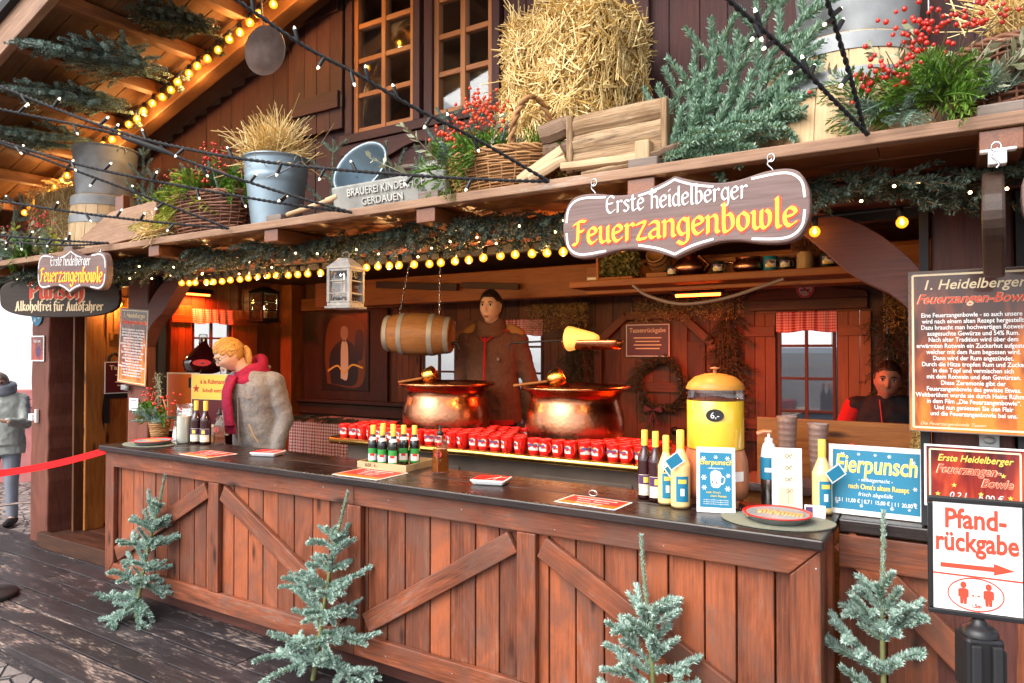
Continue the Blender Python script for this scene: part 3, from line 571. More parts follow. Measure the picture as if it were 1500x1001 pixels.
# interior shell
iw = MB(); Y = 5.6
wins = [(-4.56, -4.12), (-3.55, -3.13), (-1.08, -.67)]; zs0, zs1 = 1.0, 1.99
xs = [-6.5] + [v for w in wins for v in w] + [.62]
for i in range(0, len(xs), 2): vplanks(iw, xs[i], xs[i+1], Y, .1, 2.5, .17, .03)
for a, b_ in wins: vplanks(iw, a, b_, Y, .1, zs0, .14, .03); vplanks(iw, a, b_, Y, zs1, 2.5, .14, .03)
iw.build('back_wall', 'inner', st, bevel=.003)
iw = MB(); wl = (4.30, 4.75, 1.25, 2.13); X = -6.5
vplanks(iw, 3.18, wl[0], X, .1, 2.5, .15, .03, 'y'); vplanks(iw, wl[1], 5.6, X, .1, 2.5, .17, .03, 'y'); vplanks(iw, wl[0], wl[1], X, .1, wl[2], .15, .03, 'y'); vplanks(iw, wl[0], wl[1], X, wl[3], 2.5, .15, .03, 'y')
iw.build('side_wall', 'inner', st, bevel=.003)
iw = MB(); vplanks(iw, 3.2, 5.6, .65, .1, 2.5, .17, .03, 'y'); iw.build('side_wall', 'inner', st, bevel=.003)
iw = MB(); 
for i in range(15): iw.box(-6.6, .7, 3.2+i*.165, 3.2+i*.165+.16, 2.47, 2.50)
iw.build('ceiling', 'innerd', st); iw = MB(); iw.box(-7.2, 1.9, 3.52, 6.2, 2.56, 2.60); iw.box(-6.8, .9, 5.66, 5.70, 2.0, 2.56); iw.build('blackout_slab', 'rubber', st)  # unseen slab over the planks, put there to keep the interior dark
def inner_window(x0, x1, z0, z1, M4, rows, valance=True, par=st):
    """window in local XZ on plane placed by M4 (local x across, y up)"""
    f_ = MB(); w = .022
    def bx(a, b, c, d_, t0=.0, t1=.04): f_.box(a, b, c, d_, -t1, -t0, M4=M4)
    bx(x0, x0+w, z0, z1); bx(x1-w, x1, z0, z1); bx(x0+w, x1-w, z0, z0+w); bx(x0+w, x1-w, z1-w, z1); m_ = (x0+x1)/2; bx(m_-w/2, m_+w/2, z0+w, z1-w, .004, .036)
    for k in range(1, rows):
        z = z0+(z1-z0)*k/rows
        for p_, q_ in ((x0+w, m_-w/2), (m_+w/2, x1-w)): bx(p_, q_, z-.010, z+.010, .008, .032)
    o = f_.build('window', 'post', par, bevel=.003); g_ = MB(); g_.box(x0+.01, x1-.01, z0+.01, z1-.01, -.022, -.018, M4=M4); g_.build('pane', 'pane', o)
    if valance:
        v = MB(); n = 40; V = []; G = []; h = .15
        for i in range(n+1):
            t = i/n; xx = x0-.01+(x1-x0+.02)*t; zz = .012+.010*math.sin(t*34)+.004*math.sin(t*71)
            for k, q in enumerate((0, .5, 1)): V.append((xx, z1+.01-h*q-(.008*math.sin(t*9) if k == 2 else 0), zz*(.5+.7*q))); G.append((xx+zz, h*q, 0))
        v.add(tf(V, M4), [[3*i+k, 3*i+k+1, 3*i+k+4, 3*i+k+3] for i in range(n) for k in (0, 1)], 0, True, G); v.build('valance', 'gingv', o)
    return o
for a, b_ in wins: inner_window(a+.003, b_-.003, zs0+.003, zs1-.003, front(0, Y-.012, 0), 4)
inner_window(wl[0]+.003, wl[1]-.003, wl[2]+.003, wl[3]-.003, sidep(X+.012, 0, 0), 3)
def inner_shutter(a, b_, z0, z1, M4, mat='honey', zb=(.1, .82)):
    s = MB(); n = max(2, round((b_-a)/.075)); w = (b_-a)/n
    for i in range(n): s.box(a+i*w+.001, a+(i+1)*w-.001, z0, z1, .003, .025, M4=M4, axis=1)
    for t in zb: s.box(a+.004, b_-.004, z0+(z1-z0)*t, z0+(z1-z0)*t+.08, .026, .040, M4=M4)
    s.build('shutter', mat, st, bevel=.003)
fw = front(0, Y, 0); ls = sidep(X, 0, 0)
inner_shutter(-1.32, -1.09, 1.0, 1.99, fw, 'inner'); inner_shutter(-.66, -.44, 1.0, 1.99, fw, 'beam'); inner_shutter(-.22, .1, 1.0, 1.99, fw)
inner_shutter(-4.95, -4.57, 1.0, 2.0, fw, 'inner'); inner_shutter(-4.11, -3.75, 1.0, 2.0, fw, 'inner'); inner_shutter(-3.12, -2.80, 1.0, 2.0, fw, 'inner')
inner_shutter(4.06, 4.29, 1.2, 2.16, ls, 'beam'); inner_shutter(4.76, 5.08, 1.2, 2.14, ls, 'beam')
b = MB(); b.box(-6.48, -6.30, 5.40, 5.58, .1, 2.46, axis=2); b.box(-6.29, -4.8, 5.53, 5.59, 2.16, 2.30); b.build('corner_post', 'beam', st, bevel=.006)
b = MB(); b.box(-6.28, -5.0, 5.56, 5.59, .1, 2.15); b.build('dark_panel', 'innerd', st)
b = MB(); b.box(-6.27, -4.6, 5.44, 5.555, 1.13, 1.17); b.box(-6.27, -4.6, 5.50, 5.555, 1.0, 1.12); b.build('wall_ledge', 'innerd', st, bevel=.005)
b = MB(); b.box(-5.2, .6, 4.75, 4.90, 2.12, 2.36); b.build('inner_beam', 'beam', st, bevel=.008)
b = MB(); b.box(-2.15, .6, 4.20, 4.46, 2.125, 2.17); b.box(-2.15, .6, 4.47, 4.50, 2.10, 2.30); b.build('shelf', 'beam', st, bevel=.006)
b = MB(); b.box(-1.28, -.46, 5.55, 5.598, 2.01, 2.09); b.prism([(-.42,0),(.42,0),(.40,.05),(.2,.075),(0,.13),(-.2,.075),(-.40,.05)], .04, front(-.87, 5.55, 2.09)); b.build('window_pediment', 'inner', st, bevel=.004)
# door on the back wall with an octagon-headed frame
DX0, DX1 = -2.56, -1.57; oc = [(DX0,.12),(DX0,1.78),(DX0+.26,2.0),(DX1-.26,2.0),(DX1,1.76),(DX1,.12)]
do = MB(); n = 6; w = (DX1-DX0-.12)/n
for i in range(n):
    a = DX0+.06+i*w; zt = [1.80, 1.95, 1.95, 1.95, 1.95, 1.78][i]; do.box(a+.001, a+w-.001, 5.572, 5.595, .12, zt, axis=2)
do.box(DX0+.09, DX1-.09, 5.548, 5.571, 1.36, 1.44); do.box(DX0+.09, DX1-.09, 5.548, 5.571, .4, .5)
dd = do.build('back_door', 'inner', st, bevel=.003); tr = MB()
for p, q in zip(oc[:-1], oc[1:]): tr.beam((p[0], 5.565, p[1]), (q[0], 5.565, q[1]), .07, .06, up=(0, -1, 0) if abs(p[0]-q[0]) > .01 else (0, -1, .01))
tr.build('door_frame', 'inner', dd, bevel=.005)
hb = MB(); hb.box(DX1-.30, DX1-.04, 5.535, 5.547, 1.03, 1.075); hb.ball((DX1-.30, 5.54, 1.052), .035, 10); hb.build('strap_hinge', 'iron', dd)
# entrance door leaf and waney board on the left wall
e = MB()
for i, (a, b_) in enumerate(((3.44, 3.62), (3.623, 3.81), (3.813, 4.0))): e.box(-6.498, -6.47, a, b_, .14, 2.2, axis=2)
for z in (.62, 1.80): e.box(-6.469, -6.445, 3.46, 3.98, z, z+.07)
ed = e.build('entrance_door', 'honey', st, bevel=.004); hb = MB()
hb.box(-6.444, -6.43, 3.40, 3.68, 1.27, 1.33); hb.prism([(0,0),(.06,.03),(0,.06)], .014, sidep(-6.43, 3.68, 1.27)); hb.box(-6.444, -6.43, 3.40, 3.45, 1.05, 1.27); hb.build('iron_hinge', 'iron', ed)
ht = MB(); P = [(.0,-.10),(.10,.02),(.11,.08),(.06,.12),(.0,.07),(-.06,.12),(-.11,.08),(-.10,.02)]; Pc = cr(P+[P[0]], 5); ht.tube(tf(np.c_[Pc, np.zeros(len(Pc))], sidep(-6.44, 3.56, 1.56)), .012, 6); ht.build('heart_cutout', 'iron', ed)
w_ = MB(); rr = random.Random(5); zs = np.linspace(.12, 2.25, 14); P = cr([(3.40+rr.uniform(-.02, .02), z) for z in zs], 3)
w_.prism(np.concatenate([[(3.24, .12)], P, [(3.24, 2.25)]]), .03, sidep(-6.43, 0, 0), gaxis=1); w_.build('waney_board', 'honey', st, bevel=.006)
# ------------------------------------------------------------------ counter
ct = thing('counter', 'long reddish brown planked serving counter with a black worn top', 'counter', (-2.7, 2.8, 0))
c = MB()
for i, (y0, y1) in enumerate(((2.6, 2.85), (2.853, 3.10))): c.box(-4.985, -.355, y0, y1, 1.01, 1.05)
c.build('countertop', 'top', ct, bevel=.007)
c = MB(); vplanks(c, -4.95, -.40, 2.672, .14, 1.008, .132, .022, gap=.0035); c.build('plank_front', 'counter', ct, bevel=.004)
c = MB(); vplanks(c, 2.675, 3.0, -.385, .14, 1.008, .11, .022, 'y'); vplanks(c, 2.68, 3.08, -4.93, .14, 1.008, .13, .022, 'y'); c.build('end_planks', 'counter', ct, bevel=.004)
def rail(name, x0, x1, z0, z1, m0, m1):
    mb = MB(); mb.prism([(x0, z0), (x1, z0), (x1-m1, z1), (x0+m0, z1)] if m0 or m1 else [(x0,z0),(x1,z0),(x1,z1),(x0,z1)], .032, front(0, 2.638, 0)); mb.build(name, 'counter', ct, bevel=.005)
def mit(name, pts, ga=0): mb = MB(); mb.prism(pts, .032, front(0, 2.638, 0), gaxis=ga); mb.build(name, 'counter', ct, bevel=.005)
sw = .105; xa, xm, xb = -4.965, -2.60, -.37
mit('top_rail', [(xa+sw,.905),(xm,.905),(xm,1.008),(xa,1.008)]); mit('top_rail', [(xm+.002,.905),(xb-sw,.905),(xb,1.008),(xm+.002,1.008)])
mit('bottom_rail', [(xa,.135),(xm,.135),(xm,.245),(xa+sw,.245)]); mit('bottom_rail', [(xm+.002,.135),(xb,.135),(xb-sw,.245),(xm+.002,.245)])
mit('stile', [(xa,.138),(xa+sw-.002,.247),(xa+sw-.002,.903),(xa,1.004)], 1); mit('stile', [(xb-sw+.002,.247),(xb,.138),(xb,1.004),(xb-sw+.002,.903)], 1)
for x in (-3.765, -1.565, -2.60): mit('stile', [(x-.048,.247),(x+.048,.247),(x+.048,.903),(x-.048,.903)], 1)
def diag(x0, z0, x1, z1, w=.10):
    d_ = np.array([x1-x0, z1-z0]); L = np.linalg.norm(d_); d_ /= L; n_ = np.array([-d_[1], d_[0]])*w/2; k = 1 if x1 > x0 else -1
    a = np.array([x0, z0]); b_ = np.array([x1, z1]); mb = MB(); ang = math.degrees(math.atan2(d_[1], d_[0]))
    mb.prism([(0,-w/2),(L,-w/2),(L-.06,w/2),(.06,w/2)] if False else [(0,-w/2),(L,-w/2),(L,w/2),(0,w/2)], .027, front(x0, 2.643, z0) @ Matrix.Rotation(R(ang), 4, 'Z')); mb.build('diagonal_brace', 'counter', ct, bevel=.005)
diag(-4.84, .31, -3.84, .85); diag(-3.69, .85, -2.68, .31); diag(-2.52, .31, -1.64, .85); diag(-1.49, .85, -.50, .31)
c = MB(); c.box(-.394, -.372, 2.672, 2.74, .138, 1.005, axis=2); c.box(-.394, -.372, 2.95, 3.015, .138, 1.005, axis=2); c.build('end_stile', 'counter', ct, bevel=.004)
c = MB(); c.box(-4.8, -.5, 2.78, 3.0, .0, .138); c.build('plinth', 'post', ct)
nb = MB()
for x in np.arange(-4.7, -.4, .47):
    for z in (.955, .19): nb.ball((x+random.uniform(-.09,.09), 2.638, z+random.uniform(-.02,.02)), .0038, 6, sc=(1,.4,1))
nb.build('screw', 'zinc', ct)
# ------------------------------------------------------------------ lit lamps: bulb strings and heaters
def festoon(name, label, pts, spacing, r, lampevery, watts, hang=.035, xmax=99, skip=None):
    P = np.asarray(pts, float); t = thing('bulb_string', label, 'light string', tuple(P[0]))
    L = np.concatenate([[0], np.cumsum(np.linalg.norm(np.diff(P, axis=0), axis=1))]); c = MB(); c.tube(P, .005, 5); c.build('cable', 'rubber', t)
    n = int(L[-1]/spacing); first = None
    for i in range(n):
        s_ = spacing*(i+.5) + random.uniform(-.012, .012); q = np.array([np.interp(s_, L, P[:, k]) for k in range(3)])
        if skip and skip(q[0]): continue
        if first is None:
            b = MB(); b.lathe([(.001,-hang-2*r),(r*.5,-hang-1.85*r),(r*.87,-hang-1.5*r),(r,-hang-r),(r*.87,-hang-.5*r),(r*.5,-hang-.1*r),(r*.4,-hang)], n=12, cap=False); o = b.build('bulb', 'amber', t)
            b = MB(); b.lathe([(.001,-hang-r*1.5),(r*.38,-hang-r*1.1),(r*.22,-hang-r*.5),(.002,-hang-r*.2)], n=8); f_ = b.build('filament', 'filament', o)
            b = MB(); b.lathe([(r*.45,-hang),(r*.6,-hang+.002),(r*.6,-.004),(r*.4,.004)], n=8); s2 = b.build('socket', 'black', o)
            for x in (o, f_, s2): x.data.transform(Matrix.Translation(P[0]))
            first = (o, f_, s2); base = o
        else:
            o = first[0].copy(); COL.objects.link(o); o.parent = t
            for g_ in first[1:]: h = g_.copy(); COL.objects.link(h); h.parent = o
        o.location = q - P[0]; o.rotation_euler = (random.uniform(-.15,.15), random.uniform(-.15,.15), 0)
        if i % lampevery == lampevery//2 and q[0] < xmax:
            l = bpy.data.lights.new('bulb_light', 'POINT'); l.energy = watts; l.color = (1, .56, .20); l.shadow_soft_size = .022
            lo = bpy.data.objects.new('bulb_light', l); COL.objects.link(lo); lo.location = q + np.array([0, 0, -hang-2*r-.02])
    return t
festoon('bulb_string', 'string of amber glowing bulbs under the canopy along the serving opening', [(x, 2.93, 2.235 - .012*abs(math.sin((x+4.6)*3.4))) for x in np.arange(-4.6, -.02, .05)], .092, .021, 6, 5.5, xmax=-.75, skip=lambda x: -.40 < x < -.215)
festoon('bulb_string', 'string of amber glowing bulbs rising along the gable beam under the roof', [(x, 2.96, ROOF(x)-.09) for x in np.arange(-7.0, -3.0, .1)], .115, .027, 5, 3.2)
def heater(label, loc, rz, sc=1):
    t = thing('infrared_heater', label, 'heater', loc)
    b = MB(); b.prism([(-.045,0),(.045,0),(.03,.05),(-.03,.05)], .34, Matrix.Translation((.17, 0, 0)) @ Matrix.Rotation(PI/2, 4, 'Z') @ Matrix.Rotation(PI/2, 4, 'X') , 0); b.V = [(v + np.array(loc), g_) for v, g_ in b.V]; b.build('housing', 'iron', t, bevel=.004)
    b = MB(); b.tube([(loc[0]-.15, loc[1], loc[2]-.006), (loc[0]+.15, loc[1], loc[2]-.006)], .012, 8); b.build('glowing_tube', 'heat', t); t.rotation_euler = (0, 0, R(rz))
    l = bpy.data.lights.new('heater_light', 'AREA'); l.shape = 'RECTANGLE'; l.size = .3; l.size_y = .05; l.energy = 15*sc; l.color = (1, .10, .02)
    lo = bpy.data.objects.new('heater_light', l); COL.objects.link(lo); lo.location = (loc[0], loc[1], loc[2]-.03); lo.rotation_euler = (0, 0, R(rz)); return t
heater('red glowing infrared heater under the back shelf above the eggnog dispenser', (-1.40, 4.62, 2.085), 0, 1.1)
heater('red glowing infrared heater high on the left side wall above the small window', (-6.40, 4.28, 2.28), 90, .7)

t = thing('wall_lamp', 'small lit lamp high on the wooden entrance door behind the pill shaped sign', 'lamp', (-6.43, 3.52, 2.2)); b = MB(); b.box(-6.47, -6.445, 3.50, 3.54, 2.14, 2.22); b.build('bracket', 'iron', t, bevel=.003); b = MB(); b.ball((-6.41, 3.52, 2.13), .022, 12); b.build('bulb', 'glowamb', t)
l = bpy.data.lights.new('bulb_light', 'POINT'); l.energy = 3.5; l.color = (1, .56, .20); l.shadow_soft_size = .03; lo = bpy.data.objects.new('bulb_light', l); COL.objects.link(lo); lo.location = (-6.33, 3.45, 2.10)
# ------------------------------------------------------------------ serving table, kettles, mugs
tb = thing('serving_table', 'brass edged steel serving table carrying the copper kettles and red mugs', 'table', (-2.4, 3.9, .12))
b = MB(); b.box(-3.62, -1.22, 3.46, 4.35, 1.075, 1.10); b.build('table_top', 'brasst', tb, bevel=.006)
b = MB(); b.tube([(-3.62,4.35,1.088),(-3.64,3.47,1.088),(-3.60,3.44,1.088),(-1.25,3.44,1.088),(-1.20,3.47,1.088),(-1.20,4.35,1.088)], .022, 10); b.build('rolled_edge', 'brass', tb)
b = MB(); b.box(-3.55, -1.30, 3.54, 4.3, .3, 1.072); b.build('cabinet', 'cabm', tb, bevel=.006)
for x in (-3.2, -2.05):
    b = MB(); b.box(x, x+.62, 3.530, 3.538, .62, .98); o = b.build('vent_panel', 'cabm', tb, bevel=.004); b = MB(); b.box(x+.04, x+.58, 3.524, 3.529, .66, .94); b.build('vent_grille', 'venti', o)
for x, y in ((-3.5,3.6),(-1.35,3.6),(-3.5,4.25),(-1.35,4.25)):
    b = MB(); b.tube([(x,y,.12),(x,y,.3)], .03, 10); b.build('leg', 'steel', tb)
def kettle(x, y, label):
    t = thing('copper_kettle', label, 'kettle', (x, y, 1.10))
    pr = [(.20,1.101),(.245,1.105),(.285,1.135),(.300,1.19),(.305,1.25),(.297,1.32),(.283,1.37),(.276,1.40),(.282,1.43),(.305,1.46)]
    P = cr(pr, 4); b = MB(); b.lathe(P, (x, y, 0), 48); b.build('body', 'copper', t)
    b = MB(); a = np.arange(13)*2*PI/12; b.lathe([(.300,1.458),(.330,1.462),(.340,1.472),(.336,1.484),(.322,1.488),(.310,1.484),(.296,1.470),(.27,1.42),(.25,1.36)], (x, y, 0), 48, cap=False); b.build('rim', 'copper', t)
    b = MB(); b.lathe([(.001,1.415),(.27,1.415)], (x, y, 0), 40, cap=False); b.build('hot_wine', 'punch', t)
    return t
kettle(-2.955, 3.90, 'hammered copper kettle in front of the young man, left of the sugar tongs')
kettle(-1.955, 3.90, 'hammered copper kettle under the sugar tongs near the eggnog dispenser')
def ladle(x, y, z, a, label, L=.34):
    t = thing('ladle', label, 'ladle', (x, y, z)); ca, sa = math.cos(a), math.sin(a)
    b = MB(); b.tube([(x-ca*L, y-sa*L, z-.01), (x-ca*.05, y-sa*.05, z+.018)], .009, 8); b.build('handle', 'honey', t)
    b = MB(); d_ = Matrix.Translation((x, y, z+.035)) @ Matrix.Rotation(a, 4, 'Z') @ Matrix.Rotation(R(62), 4, 'Y'); b.lathe([(.001,-.05),(.03,-.046),(.05,-.03),(.058,0),(.055,.045),(.05,.05),(.046,.045)], n=20, M4=d_, cap=False); b.build('bowl', 'brass', t)
ladle(-2.985, 3.74, 1.497, R(20), 'wooden handled brass ladle lying across the left kettle rim', .22)
ladle(-2.02, 3.76, 1.497, R(20), 'wooden handled brass ladle lying across the right kettle rim', .26)
t = thing('sugar_tongs', 'perforated metal sugar tongs on a rod hanging over the right kettle', 'tongs', (-1.88, 3.75, 1.73))
b = MB(); a = np.linspace(-PI*.5, PI*.5, 11)
V = []; 
for k, x in enumerate(np.linspace(-1.93, -1.58, 8)):
    for q in a: V.append((x, 3.72+.055*math.sin(q), 1.765-.055*math.cos(q)))
F = [[k*11+i, k*11+i+1, (k+1)*11+i+1, (k+1)*11+i] for k in range(7) for i in range(10)]; b.add(V, F, 0, True); o = b.build('trough', 'copper', t); md = o.modifiers.new('s', 'SOLIDIFY'); md.thickness = .004
b = MB(); b.tube([(-2.33,3.72,1.735),(-2.31,3.72,1.752),(-1.93,3.72,1.766)], .006, 8); b.tube([(-2.33,3.72,1.735),(-2.33,3.72,1.71)], .006, 8); b.build('rod', 'iron', t)
b = MB(); M4 = Matrix.Translation((-1.915, 3.72, 1.775)) @ Matrix.Rotation(R(90), 4, 'Y'); b.lathe([(.001,0),(.06,.0),(.075,.01),(.072,.03),(.035,.17),(.02,.20),(.001,.205)], n=24, M4=M4); tag(b.build('sugar_loaf', 'cone', origin=(-1.9,3.72,1.77)), 'glowing amber sugar loaf lying in the metal tongs', 'sugar loaf')
# mugs
mg = thing('mug', 'red printed mug in the front row along the brass table edge', 'mug', (0, 0, 0), 'red mugs on the serving table')
b = MB(); b.lathe([(.028,.001),(.031,.003),(.033,.02),(.037,.05),(.0385,.088),(.039,.093),(.0365,.094),(.0355,.085),(.034,.05),(.030,.012),(.001,.010)], n=20, cap=False); b.build('cup', 'red', mg)
b = MB(); a = np.linspace(-PI/2, PI/2, 9); b.tube([(.036+.022*math.cos(q), 0, .05+.026*math.sin(q)) for q in a], .005, 6); b.build('handle', 'red', mg)
def mugprint():
    m, nt, p = newmat('mug_print'); N = nt.nodes.new; tc = N('ShaderNodeTexCoord'); mp = N('ShaderNodeMapping'); lk(nt, tc.outputs['Object'], mp.inputs[0]); 
    v = N('ShaderNodeTexVoronoi'); v.inputs['Scale'].default_value = 62; lk(nt, mp.outputs[0], v.inputs['Vector']); s_ = N('ShaderNodeSeparateColor'); lk(nt, v.outputs['Color'], s_.inputs[0])
    r = N('ShaderNodeValToRGB'); r.color_ramp.interpolation = 'CONSTANT'; e = r.color_ramp.elements; e[0].position = 0; e[0].color = (.75,.72,.70,1); e[1].position = .8; e[1].color = (.62,.42,.08,1)
    for ps, cc in ((.22,(.10,.09,.28,1)),(.42,(.60,.60,.66,1)),(.55,(.16,.08,.12,1)),(.68,(.78,.74,.70,1))): x = e.new(ps); x.color = cc
    lk(nt, s_.outputs[0], r.inputs[0]); lk(nt, r.outputs[0], p.inputs['Base Color']); p.inputs['Roughness'].default_value = .35; return m
M['mugp'] = mugprint()
mg.scale = (1,1,1.05)
b = MB(); n = 14; aa = np.linspace(R(-150), R(-25), n); zz = [(.028,.0345),(.068,.0385)]
V = [(r_*math.cos(q), r_*math.sin(q), z + (.004*math.sin(q*5) if k else 0)) for k, (z, r_) in enumerate(zz) for q in aa]; b.add(V, [[i, i+1, n+i+1, n+i] for i in range(n-1)], 0, True); b.build('picture_band', 'mugp', mg)
kc = [(-2.955, 3.90), (-1.955, 3.90)]; spots = []
for row, y in enumerate((3.50, 3.585, 3.67, 3.755, 3.84, 3.93)):
    for i in range(28):
        x = -3.53 + i*.0835 + (.035 if row % 2 else 0) + random.uniform(-.008, .008)
        if x > -1.28 or any(math.hypot(x-k[0], (y-k[1])) < .345 + (0 if y < 3.8 else .02) for k in kc): continue
        if row >= 4 and abs(x+2.45) > .35: continue
        if row and random.random() < .02: continue
        spots.append((x, y+random.uniform(-.008, .008), row))
for i, (x, y, row) in enumerate(spots):
    gap = -2.62 < x < -2.27
    lb = ['red printed mug in the front row along the brass table edge', 'red printed mug in the second row of the serving table'][row] if row < 2 else ('red printed mug in the gap between the two copper kettles' if -2.7 < x < -2.15 else ('red printed mug standing left of the left copper kettle' if x < -2.9 else 'red printed mug standing right of the right copper kettle'))
    rz = random.uniform(-1.3, .7)
    if i == 0: mg.location = (x, y, 1.10); mg.rotation_euler = (0, 0, rz); mg['label'] = lb
    else: dup(mg, (x, y, 1.10), rz, lb)
# ------------------------------------------------------------------ bottles
def labelband(mb, r, z0, z1, a0, a1, mat=0, n=16):
    aa = np.linspace(R(a0), R(a1), n); V = [(r*math.cos(q), r*math.sin(q), z) for z in (z0, z1) for q in aa]; mb.add(V, [[i, i+1, n+i+1, n+i] for i in range(n-1)], mat, True)
VIEW = -60
def bottle(label, x, y, z, prof, glass, capm, capp, bands, group=None, rz=0, tagcard=None):
    t = thing('bottle', label, 'bottle', (x, y, z), group); b = MB(); b.lathe(cr(prof, 2), (x, y, z), 24); b.build('body', glass, t)
    b = MB(); b.lathe(capp, (x, y, z), 16); b.build('cap', capm, t)
    for (r, z0, z1, hw, mat, nm) in bands: bb = MB(); labelband(bb, r, z0, z1, VIEW-hw+rz, VIEW+hw+rz); bb.V = [(v+np.array([x, y, z]), g_) for v, g_ in bb.V]; bb.build(nm, mat, t)
    if tagcard:
        b = MB(); M4 = Matrix.Translation((x, y, z)) @ Matrix.Rotation(R(VIEW+90+rz), 4, 'Z') @ Matrix.Translation(tagcard) @ Matrix.Rotation(R(90), 4, 'X') @ Matrix.Rotation(R(35), 4, 'Z')
        b.box(-.034, .034, -.026, .026, -.0012, 0, M4=M4); o = b.build('paper_tag', 'paper', t); b = MB(); b.box(-.029, .029, -.021, .021, .0003, .0008, M4=M4); b.build('print', 'blue', o)
    return t
def winep(s=1): return [(.030*s,.001),(.036*s,.004),(.037*s,.02),(.037*s,.15),(.036*s,.175),(.027*s,.20),(.0165*s,.222),(.0145*s,.25),(.0145*s,.29)]
wc = [(.0155,.235),(.0158,.24),(.0158,.298),(.015,.302)]
wb = [(.0375,.02,.11,62,'cream','label'),(.0378,.068,.108,60,'purple','label_print'),(.0381,.075,.10,18,'gold','label_emblem'),(.0381,.033,.05,40,'paper','label_text')]
for x, y, lb in ((-4.478,3.002,'dark wine bottle with a gold cap beside the tall jar of milky liquid'),(-4.389,3.015,'dark wine bottle with a gold cap next to the square rum bottle')): bottle(lb, x, y, 1.05, winep(), 'wine', 'gold', wc, wb, 'wine bottles with gold caps')
for x, y, lb in ((-1.127,2.93,'dark wine bottle with a purple label behind the menu card'),(-1.066,2.901,'dark wine bottle with a purple label leaning beside the eggnog bottles')): bottle(lb, x, y, 1.05, winep(.85), 'wine', 'gold', [(r*.9, z) for r, z in wc], [(r*.85, a, b_, c_, d_, e_) for r, a, b_, c_, d_, e_ in wb], 'wine bottles with gold caps')
def eggp(s, h): return [(.030*s,.001),(.038*s,.004),(.040*s,.015),(.040*s,h*.52),(.038*s,h*.58),(.024*s,h*.70),(.0155*s,h*.78),(.014*s,h*.9),(.014*s,h)]
for x, y, s_, h, lb, tg in ((-1.009,2.872,.86,.285,'smaller yellow eggnog bottle with a dark price tag beside the dark wine',(.02,-.055,.16)),(-.936,2.841,1.0,.315,'tallest yellow eggnog bottle in front of the dispenser with a hanging blue tag',(-.035,-.048,.20)),(-.418,3.032,.95,.29,'yellow eggnog bottle standing in front of the blue poster',(.03,-.055,.17))):
    bottle(lb, x, y, 1.05, eggp(s_, h), 'egg', 'gold', [(.0158*s_,h*.78),(.016*s_,h*.8),(.016*s_,h+.004),(.014*s_,h+.007)], [(.0405*s_,.03,.135,38,'blue','label'),(.0409*s_,.105,.122,24,'gold','label_print'),(.0409*s_,.055,.085,12,'paper','label_emblem')] + ([(.0409*s_,.14,.168,26,'dkprint','price_sticker')] if s_ < .9 else []), 'eggnog bottles', tagcard=tg)
tr = thing('cardboard_tray', 'shallow cardboard tray holding seven small punch bottles', 'tray', (-2.64, 3.0, 1.05)); b = MB()
TX = Matrix.Translation((-2.63, 3.01, 1.051)) @ Matrix.Rotation(R(3), 4, 'Z')
b.box(-.165, .165, -.135, .135, 0, .006, M4=TX); b.box(-.17, .17, -.14, -.135, 0, .036, M4=TX); b.box(-.17, .17, .135, .14, 0, .036, M4=TX); b.box(-.17, -.165, -.134, .134, 0, .036, M4=TX); b.box(.165, .17, -.134, .134, 0, .036, M4=TX); b.build('tray', 'crate', tr)
text('BiER  4,-', .026, 'dkprint', TX @ Matrix.Translation((-.07, -.1405, .010)) @ Matrix.Rotation(PI/2, 4, 'X'), tr)
sb = thing('bottle', 'small dark punch bottle in the cardboard tray', 'bottle', (0,0,0), 'small bottles in the tray'); b = MB(); b.lathe(cr([(.022,.001),(.028,.004),(.029,.02),(.029,.115),(.026,.135),(.016,.16),(.0135,.175),(.013,.215)], 2), n=20); b.build('body', 'bott', sb)
b = MB(); b.lathe([(.0145,.175),(.015,.18),(.0150,.222),(.014,.225)], n=14); b.build('cap', 'gold', sb)
for r_, z0, z1, hw, m_, nm in ((.0295,.022,.098,52,'paper','label'),(.0298,.068,.098,52,'green','label_print'),(.0298,.022,.031,52,'green','label_stripe'),(.0302,.056,.07,24,'redt','label_emblem')): b = MB(); labelband(b, r_, z0, z1, VIEW-hw, VIEW+hw); b.build(nm, m_, sb)
b = MB(); n = 16; aa = np.linspace(R(VIEW-80), R(VIEW+80), n); V = [(r_*math.cos(q), r_*math.sin(q), z) for z, r_ in ((.143,.0242),(.160,.0172)) for q in aa]; b.add(V, [[i, i+1, n+i+1, n+i] for i in range(n-1)], 0, True); b.build('neck_label', 'paper', sb)
for i, (x, y) in enumerate(((-.115,-.07),(-.035,-.085),(.045,-.09),(-.125,.03),(-.045,.02),(.035,.015),(.10,.03))):
    q = TX @ Vector((x, y, .007)); nm = ['small dark punch bottle in the front row of the cardboard tray', 'small dark punch bottle in the rear row of the cardboard tray'][i > 2]
    if i == 0: sb.location = q; sb['label'] = nm
    else: dup(sb, q, random.uniform(-.25, .25), nm)
